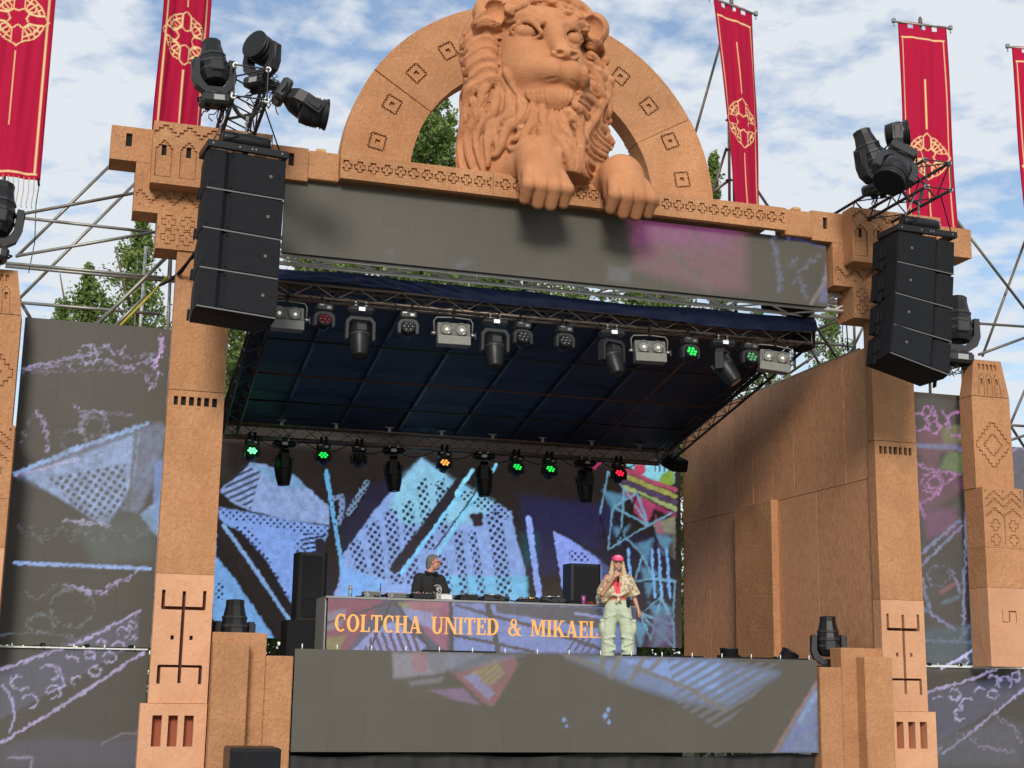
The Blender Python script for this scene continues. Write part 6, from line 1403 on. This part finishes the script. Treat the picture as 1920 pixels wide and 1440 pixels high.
# gear on the DJ table (top at z 2.92)
TZ=2.92; GY=2.35
def gear(kind,label,px0,px1,Y=GY,h=.07):
    x0=P(px0,1122,Y)[0]; x1=P(px1,1122,Y)[0]; w=x1-x0; t=thing(kind,label,'dj gear' if 'bottle' not in kind else 'bottle',((x0+x1)/2,Y,TZ),0,'DJ gear on the table')
    if kind=='turntable':
        mb=MB(); mb.box(-w/2,w/2,-.17,.17,.01,.09,ch=.012); mb.build('plinth',DGREY2,t); mb=MB(); mb.lathe([(.14,.0),(.15,.02),(.13,.03)],24,Matrix.Translation((-.03,0,.095))); mb.build('platter',STEEL,t); mb=MB(); mb.path([(w/2-.06,.1,.12),(w/2-.06,.0,.13),(w/2-.12,-.08,.12)],.008,5); mb.build('tonearm',ALU,t)
        mb=MB(); mb.tube((w/2-.06,.10,.09),(w/2-.06,.10,.14),.02,10); mb.build('tonearm_base',STEEL,t)
    elif kind=='mixer':
        mb=MB(); mb.box(-w/2,w/2,-.17,.17,.0,h,ch=.01); mb.build('body',BLACK,t); mb=MB(); mb.box(-w/2+.01,w/2-.01,-.16,.16,h+.001,h+.005); mb.build('face_plate',DGREY,t)
        rr=random.Random(px0)
        for k in range(10):
            mb=MB(); mb.tube((-w/2+.03+(w-.06)*(k%5)/4,-.12+.1*(k//5),h+.005),(-w/2+.03+(w-.06)*(k%5)/4,-.12+.1*(k//5),h+.03),.010,7); mb.build('knob',(STEEL,BLACKM,LENSO if 'red' in label else STEEL)[k%3],t)
    else:
        mb=MB(); mb.box(-w/2,w/2,-.12,.12,.0,h,ch=.008); mb.build('case',GEARG,t); mb=MB(); mb.box(-w/2+.02,w/2-.02,-.126,-.121,.01,h-.015); mb.build('front_panel',RAILW if 'white' in label else DGREY,t)
        mb=MB(); mb.box(-w/2+.03,-w/2+.08,-.131,-.127,.015,h-.02); mb.build('display',STEEL,t)
gear('media_player','flat grey player left of the antenna on the DJ table',680,712,2.2,.10); gear('media_player','flat grey player just right of the antenna on the DJ table',724,762,2.2,.09)
gear('mixer','black mixer in front of the DJ, cables over it',770,810,2.15,.08); gear('media_player','white-fronted box right beside the DJ on the table',814,846,2.2,.10); gear('mixer','small dark mixer between the white box and the turntable',858,892,2.2,.09)
gear('turntable','turntable with a silver platter right of the DJ',902,950,2.25); gear('mixer','mixer with small red lights between the two turntables',972,1008,2.2,.06); gear('turntable','second turntable near the right speaker',1010,1056,2.25)
rc=random.Random(21); t=thing('table_cables','tangle of black cables lying over the DJ gear','cable',(-1,2.1,TZ))
for k in range(26):
    x=rc.uniform(-2.9,1.0); mb=MB(); pts=[(x+u*rc.uniform(.25,.5)*1.0,2.06+.1*rc.random(),TZ+.012+rc.uniform(0,.09)*math.sin(PI*u)) for u in np.linspace(0,1,7)]; mb.path(pts,.010,5); mb.build('cable',BLACKM,t,world=True)
t=thing('antenna','thin black antenna standing on the DJ table left of the DJ','antenna',tuple([P(713,1118,2.3)[0],2.3,TZ])); mb=MB(); mb.box(-.03,.03,-.03,.03,0,.03); mb.build('base',BLACKM,t); mb=MB(); mb.tube((0,0,.03),(0,0,.24),.007,6); mb.build('rod',BLACKM,t)
def bottle(label,px,Y,h,fill):
    x=P(px,1125,Y)[0]; t=thing('water_bottle',label,'bottle',(x,Y,TZ)); mb=MB(); mb.lathe([(.03,0),(.034,.01),(.034,h*.62),(.028,h*.72),(.013,h*.86),(.013,h*.92)],14); mb.build('bottle_body',PLASTIC,t); mb=MB(); mb.lathe([(.016,h*.9),(.016,h),(.012,h*1.005)],12); mb.build('cap',RAILW,t); mb=MB(); mb.lathe([(.0345,h*.25),(.0352,h*.26),(.0352,h*.45),(.0345,h*.46)],14,cap=False); mb.build('paper_label',fill,t)
bottle('clear water bottle at the far left end of the DJ table',656,2.2,.21,LBLUE); bottle('water bottle with a white cap beside the woman, near a glass of juice',1121,2.2,.24,LBLUE)
x=P(1118,1130,2.1)[0]+.02; t=thing('juice_glass','clear cup of orange juice at the right end of the table','glass',(x,2.08,TZ)); mb=MB(); mb.lathe([(.030,0),(.040,.11),(.037,.11),(.028,.004)],14,cap=False); mb.build('glass',PLASTIC,t); mb=MB(); mb.lathe([(.027,.004),(.030,.05)],14); mb.build('juice',JUICE,t)
x=P(1094,1130,2.1)[0]; t=thing('paper_cup','purple patterned paper cup at the right end of the DJ table','cup',(x,2.1,TZ)); mb=MB(); mb.lathe([(.032,0),(.043,.14),(.045,.145),(.040,.14)],16,cap=False); mb.build('cup',CUPM,t); mb=MB(); mb.ball((-.01,-.038,.09),(.016,.006,.028),8,6); mb.build('printed_leaf',PINKM,t)
t=thing('sunglasses','small red-rimmed sunglasses lying between cup and bottle','glasses',(P(1107,1130,2.08)[0],2.08,TZ+.02)); 
for e in (-1,1):
    mb=MB(); mb.path([(e*.032+.022*math.cos(a),0,.012+.016*math.sin(a)) for a in np.linspace(0,2*PI,10)[:-1]],.004,5,closed=True); mb.build('rim',REDP,t)
mb=MB(); mb.path([(-.01,0,.016),(0,0,.02),(.01,0,.016)],.003,5); mb.build('bridge',REDP,t)
# ---------------------------------------------------------------- people
SKIN=mat('skin',(.50,.27,.175),.5,var=(14,.4,(.42,.20,.13))); SKIN2=mat('ruddy_skin',(.48,.23,.16),.5); LIPS=mat('lips',(.35,.08,.07),.4); EYEW=mat('eye',(.03,.025,.02),.2)
HAIRB=mat('blond_hair',(.62,.50,.33),.55,var=(30,.3,(.42,.31,.17)),bump=('n',60,.8,.02)); HAIRG=mat('grey_hair',(.19,.185,.16),.6,var=(30,.3,(.08,.08,.065)),bump=('n',60,.8,.02))
CAMO=mat('patterned_beige_shirt',(.60,.52,.38),.8,var=(22,.05,(.30,.21,.09)),bump=('n',30,.7,.02)); PANTS=mat('sage_cargo_cloth',(.50,.56,.42),.85,bump=('n',9,1.0,.04),var=(3,.3,(.44,.50,.36)))
PINKC=mat('hot_pink_cap',(.80,.07,.20),.6,bump=('n',80,.3,.004)); CORAL=mat('coral_top',(.78,.06,.10),.65); TEEB=mat('black_tshirt',(.010,.010,.011),.85,bump=('n',14,.8,.03)); WHITEP=mat('white_shirt_print',(.6,.6,.58),.7); JEANS=mat('dark_trousers',(.02,.022,.03),.8)
def sdf_part(name,prims,m,parent,h=.012,subs=(),k=.03,lo=None,hi=None,cut=None):
    los=np.min([p[0][1] for p in prims],0)-.05; his=np.max([p[0][2] for p in prims],0)+.05
    F=Field(los,his,h)
    for p,kk in prims: F.add(p,kk)
    for p,kk in subs: F.sub(p,kk)
    V,Q=surface_nets(F.D,F.lo,F.h); return link_mesh(name,mesh_np(name,V,Q,True),m,parent)
def hand_prims(w,d,up,s=1,grip=False,r=.010):
    """palm from the wrist w along d, thumb leaving sideways, four fingers that curl"""
    w=Vector(w); d=Vector(d).normalized(); up=Vector(up).normalized(); sd=d.cross(up).normalized(); out=[]
    out.append((cap(w,w+d*.035,.020,.026),.02)); 
    for q in (-1.5,-.5,.5,1.5):
        a=w+d*.035+sd*q*.012; b=w+d*.082+sd*q*.0195; out.append((cap(a,b,.015,.0125),.012))
        L=(.030,.038,.036,.028)[int(q+1.5)]; c=b+d*L*.7+up*(-.022 if grip else -.008); e=c+(d*(-.01)+up*(-.028) if grip else d*L*.8+up*(-.016)); out.append((cap(b,c,.0108,.010),.004)); out.append((cap(c,e,.010,.0085),.004))
    t0=w+d*.02-sd*s*.022; t1=t0+d*.035-sd*s*.026; t2=t1+d*.032-sd*s*.002+up*-.01; out.append((cap(t0,t1,.016,.012),.012)); out.append((cap(t1,t2,.012,.0095),.006)); return out
def head_prims(c,f=(0,-1),sc=1.0,jaw=1.0):
    """face looks along f"""
    cx,cy,cz=c; fx,fy=f; sx,sy=-fy,fx       # side
    def pt(a,b,z): return (cx+fx*a+sx*b,cy+fy*a+sy*b,cz+z)
    P_=[(ell(pt(-.01,0,.03),(.078,.088,.098) if abs(fy)>.7 else (.092,.074,.098)),.02),(ell(pt(.028,0,-.045),(.060,.060,.068)),.03),(cap(pt(.050,0,-.092),pt(.052,0,-.088),.026),.02),(cap(pt(.072,0,.025),pt(.100,0,-.018),.011,.015),.012),(ell(pt(.098,0,-.022),(.015,.015,.011)),.008),
        (cap(pt(.085,-.020,-.052),pt(.085,.020,-.052),.009),.01),(cap(pt(.082,-.016,-.064),pt(.082,.016,-.064),.010),.01),(cap(pt(.073,-.05,.036),pt(.078,.05,.036),.012),.02)]
    for e in (-1,1): P_.append((ell(pt(-.01,e*.082,-.005),(.014,.014,.026)),.01)); P_.append((ell(pt(.055,e*.034,-.025),(.024,.024,.024)),.02))
    S_=[(ell(pt(.088,e*.031,.014),(.017,.017,.011)),.008) for e in (-1,1)]+[(cap(pt(.10,-.018,-.058),pt(.10,.018,-.058),.0045),.006)]
    return P_,S_,pt
# woman
wp=P(1158,1140,1.45); WX=wp[0]; wz=DZ
W=thing('person','woman in pink cap, beige patterned shirt and sage cargo trousers, singing into a microphone','person',(WX,1.45,wz),R(-14))
HC=(0.0,-.02,1.575); hp,hs_,pt=head_prims(HC)
sk=[(p,k) for p,k in hp]; sk+=[(cap((0,.0,1.50),(0,.01,1.36),.052,.058),.03),(cap((-.15,.0,1.345),(.15,.0,1.345),.060),.05),(ell((0,0,1.22),(.165,.105,.19)),.05),(ell((0,0,1.02),(.135,.095,.15)),.05),(ell((0,.01,.90),(.17,.11,.13)),.05)]
shR=(-.175,0,1.345); elR=(-.255,-.10,1.085); wrR=(-.075,-.225,1.355); shL=(.175,0,1.345); elL=(.262,.03,1.075); wrL=(.325,-.06,.850)
sk+=[(cap(shR,elR,.052,.040),.03),(cap(elR,wrR,.040,.026),.02),(cap(shL,elL,.052,.040),.03),(cap(elL,wrL,.040,.025),.02)]
sk+=hand_prims(wrR,(.38,.12,.75),(-.2,-1,.1),-1,True); sk+=hand_prims(wrL,(.25,-.30,-1),(.5,-.6,0),1)
for s,x in ((-1,-.10),(1,.10)): sk+=[(cap((x,0,.88),(x*1.25,-.01,.48),.085,.055),.04),(cap((x*1.25,-.01,.48),(x*1.3,.02,.08),.055,.038),.02),(cap((x*1.3,.03,.05),(x*1.5,-.12,.035),.035,.032),.02)]
body=sdf_part('body',sk,SKIN,W,.0085,hs_)
for e in (-1,1):
    mb=MB(); mb.ball(pt(.081,e*.031,.014),(.014,.010,.009),8,6); mb.build('eye',EYEW,W)
mb=MB(); mb.ball(pt(.088,0,-.060),(.021,.008,.012),10,6); mb.build('lips',LIPS,W)
sdf_part('tank_top',[(ell((0,-.0,1.215),(.172,.117,.165)),.03),(ell((0,0,1.06),(.146,.106,.10)),.04),(cap((-.09,-.07,1.30),(-.075,-.03,1.395),.022),.02),(cap((.09,-.07,1.30),(.075,-.03,1.395),.022),.02)],CORAL,W,.0095)
# shirt: slipped off her right shoulder, knotted at the waist, wide sleeves
sdf_part('shirt',[(cap((.185,.0,1.34),(.265,.03,1.13),.070,.088),.05),(cap((.265,.03,1.13),(.285,.02,1.08),.086,.092),.02),(ell((.10,.0,1.22),(.135,.135,.20)),.05),(ell((0,.04,1.18),(.20,.12,.19)),.05),(cap((-.20,.01,1.26),(-.255,-.02,1.12),.072,.080),.04),(cap((-.255,-.03,1.12),(-.215,-.02,1.00),.080,.068),.04),(ell((-.13,-.02,1.14),(.10,.13,.13)),.04),(cap((-.12,-.11,1.10),(-.01,-.135,1.055),.035,.026),.03),(cap((.12,-.11,1.12),(.0,-.135,1.055),.035,.026),.03),(ell((0,-.145,1.05),(.038,.03,.034)),.02),(cap((.0,-.15,1.04),(-.035,-.16,.955),.016,.022),.01),(cap((.0,-.15,1.04),(.025,-.16,.965),.014,.020),.01),(cap((-.22,.03,1.30),(-.16,-.09,1.30),.03),.03)],CAMO,W,.011,[(cap((-.03,-.20,1.38),(-.015,-.20,1.12),.062,.022),.02),(cap((.30,.02,1.04),(.28,.02,.90),.09),.01),(ell((-.10,-.02,1.42),(.12,.16,.10)),.02)])
pr=[(ell((0,.01,.955),(.162,.118,.085)),.04),(ell((0,.01,.87),(.190,.128,.13)),.05)]
for s in (-1,1): pr+=[(cap((s*.10,.0,.84),(s*.155,-.0,.50),.118,.112),.05),(cap((s*.155,0,.50),(s*.165,-.01,.14),.112,.105),.05),(cap((s*.165,-.01,.14),(s*.165,-.015,.045),.105,.112),.03),(ell((s*.262,.0,.56),(.045,.085,.115)),.025),(cap((s*.262,-.05,.665),(s*.262,.05,.665),.034),.012)]
for s in (-1,1):
    for z,a in ((.74,.03),(.40,.02),(.30,-.03),(.20,.02)): pr+=[(cap((s*.06,-.10,z+a),(s*.22,-.11,z-a),.022,.012),.03)]
sdf_part('cargo_trousers',pr,PANTS,W,.0105,[(cap((0,-.15,.70),(0,-.15,.04),.012,.03),.03),(cap((0,.15,.70),(0,.15,.04),.012,.03),.03),(cap((-.05,-.14,.80),(-.16,-.14,.72),.008),.02),(cap((.05,-.14,.80),(.16,-.14,.74),.008),.02)])
for s in (-1,1): sdf_part('shoe',[(ell((s*.17,-.06,.035),(.05,.13,.04)),.02)],RAILW,W,.012)
sdf_part('hair',[(ell((0,.01,1.625),(.088,.098,.090)),.02)]+[(cap((s*.078,.01,1.60),(s*.105,-.015,1.42),.032,.040),.03) for s in (-1,1)]+[(cap((s*.105,-.015,1.42),(s*.105,-.055,1.28 if s>0 else 1.36),.040,.018),.03) for s in (-1,1)]+[(ell((0,.06,1.50),(.11,.055,.14)),.03)],HAIRB,W,.0095,[(ell((0,-.09,1.56),(.068,.07,.10)),.01)])
sdf_part('cap',[(ell((0,-.005,1.655),(.098,.108,.072)),.01),(cap((-.05,-.105,1.638),(.05,-.105,1.638),.020),.02),(cap((-.055,-.145,1.628),(.055,-.145,1.628),.012),.03)],PINKC,W,.0085,[(ell((0,0,1.585),(.085,.095,.05)),.01)])
mb=MB(); 
for x,z,r in ((0,1.690,.020),(-.035,1.678,.011),(.035,1.678,.011)): mb.ball((x,-.100+abs(x)*.25,z),(r,.012,r),8,6)
mb.build('cap_badge',WHITEP,W)['kind']='stuff'
mb=MB(); mb.box(.13,.185,-.12,-.07,.88,1.0,ch=.01); mb.build('belt_pack',BLACKM,W)
mb=MB(); mb.path([(wrL[0]+.027*math.cos(a),wrL[1]+.027*math.sin(a),wrL[2]+.012+.006*math.sin(a)) for a in np.linspace(0,2*PI,11)[:-1]],.005,5,closed=True); mb.build('bracelet',STEEL,W)
for e in (-1,):
    mb=MB(); mb.ball((-.095,-.02,1.53),(.012,.012,.026),8,6); mb.build('earring',CORAL,W)
# microphone in her hand (a thing of its own)
mq=Matrix.Translation((WX,1.45,wz))@Matrix.Rotation(R(-14),4,'Z'); top=Vector((-.005,-.165,1.478)); hnd=Vector((-.025,-.262,1.27))
T=mq@top; t=thing('microphone','handheld microphone with silver mesh ball at the woman\'s mouth','microphone',tuple(T)); B_=mq@hnd-T; d=B_.normalized()
mb=MB(); mb.tube(d*.02,B_,.021,12,r2=.015); mb.build('handle',BLACKM,t); mb=MB(); mb.ball((0,0,0),.029,12,8); mb.build('mesh_ball',STEEL,t); mb=MB(); mb.tube(d*.018,d*.03,.026,12); mb.build('collar',SILV,t)
# DJ, seen in profile facing right, leaning over the table
dp=P(806,1100,3.0); D_=thing('person','grey-haired man with glasses in a black T-shirt behind the DJ table','person',(dp[0],3.0,DZ),R(8))
HC=(.03,-.06,1.600); hp,hs_,pt=head_prims(HC,(.93,-.37)); sk=hp+[(cap((.0,-.03,1.54),(-.02,.0,1.36),.062,.07),.03),(cap((-.19,.0,1.34),(.17,.0,1.33),.075),.05),(ell((0,.0,1.20),(.21,.14,.21)),.05),(ell((0,.0,.98),(.20,.14,.2)),.05)]
sk+=[(cap((-.20,0,1.33),(-.285,-.12,1.09),.065,.05),.03),(cap((-.285,-.12,1.09),(-.235,-.36,1.01),.045,.030),.02),(cap((.19,0,1.32),(.26,-.08,1.08),.065,.05),.03),(cap((.26,-.08,1.08),(.16,-.34,.99),.045,.03),.02)]
sk+=hand_prims((-.235,-.36,1.01),(.15,-1,-.25),(0,0,1),1)+hand_prims((.16,-.34,.99),(-.3,-1,-.1),(0,0,1),-1)
for s in (-1,1): sk+=[(cap((s*.1,0,.9),(s*.13,0,.1),.09,.06),.04),(cap((s*.13,0,.06),(s*.14,-.14,.04),.05,.04),.02)]
sdf_part('body',sk,SKIN2,D_,.010,hs_)
sdf_part('t_shirt',[(ell((0,.0,1.19),(.225,.155,.22)),.05),(ell((0,.0,.96),(.215,.155,.18)),.06),(cap((-.18,.0,1.345),(.16,.0,1.335),.085),.05),(cap((-.20,0,1.33),(-.28,-.10,1.13),.088,.085),.04),(cap((.19,0,1.32),(.25,-.07,1.13),.088,.080),.04),(cap((-.01,-.01,1.40),(-.01,-.01,1.39),.085),.03)],TEEB,D_,.0105)
sdf_part('trousers',[(ell((0,0,.86),(.20,.14,.13)),.04)]+[(cap((s*.1,0,.82),(s*.135,0,.08),.115,.085),.04) for s in (-1,1)],JEANS,D_,.014)
sdf_part('hair',[(ell(pt(-.035,0,.045),(.092,.085,.092)),.02),(ell(pt(-.075,0,-.03),(.055,.062,.085)),.03),(cap(pt(.045,-.02,.105),pt(-.02,0,.12),.022,.03),.03)],HAIRG,D_,.010,[(ell(pt(.085,0,.0),(.066,.066,.085)),.01)])
sdf_part('beard',[(ell(pt(.062,0,-.085),(.034,.034,.030)),.02),(cap(pt(.088,-.02,-.042),pt(.088,.02,-.042),.008),.01)],HAIRG,D_,.009)
mb=MB()
for e in (-1,1):
    c=Vector(pt(.102,e*.032,.014)); mb.path([c+Vector(( .93*0,0,0))+Vector((-.37*-.022*math.cos(a)*-1,.93*.022*math.cos(a),.018*math.sin(a))) for a in np.linspace(0,2*PI,11)[:-1]],.003,5,closed=True); mb.tube(pt(.098,e*.055,.018),pt(-.01,e*.086,.012),.0035,5)
mb.build('glasses',REDP,D_)
mb=MB(); cc=Vector((.075,-.160,1.16)); 
mb.path([cc+Vector((.078*math.cos(a),.02*abs(math.cos(a))**2+ (0.012 if math.cos(a)>0 else 0),.078*math.sin(a))) for a in np.linspace(0,2*PI,23)[:-1]],.006,5,closed=True)
for a,b in (((-.02,.04),(.03,.045)),((.03,.045),(-.01,.0)),((-.02,-.02),(.03,.0)),((-.035,.01),(.04,.02)),((0,-.045),(.04,-.03)),((-.03,-.055),(.02,-.065)),((.04,.03),(.055,-.01)),((-.01,.02),(.015,-.03))): mb.tube(cc+Vector((a[0],-.004,a[1])),cc+Vector((b[0],-.0,b[1])),.006,5)
mb.build('shirt_print',WHITEP,D_)['kind']='stuff'
mb=MB(); mb.path([(.03,-.11,1.42),(.02,-.15,1.36),(.0,-.17,1.28),(.0,-.185,1.16),(.03,-.19,1.06),(.10,-.20,1.02)],.006,5); mb.build('headphone_cable',BLACKM,D_)
mb=MB(); mb.path([(-.085,.02,1.46),(-.06,-.08,1.43),(.0,-.12,1.42),(.08,-.09,1.43),(.09,.0,1.46)],.016,6); mb.ball((-.07,-.08,1.415),(.035,.03,.04),10,8); mb.ball((.07,-.10,1.415),(.035,.03,.04),10,8); mb.build('headphones',BLACKM,D_)
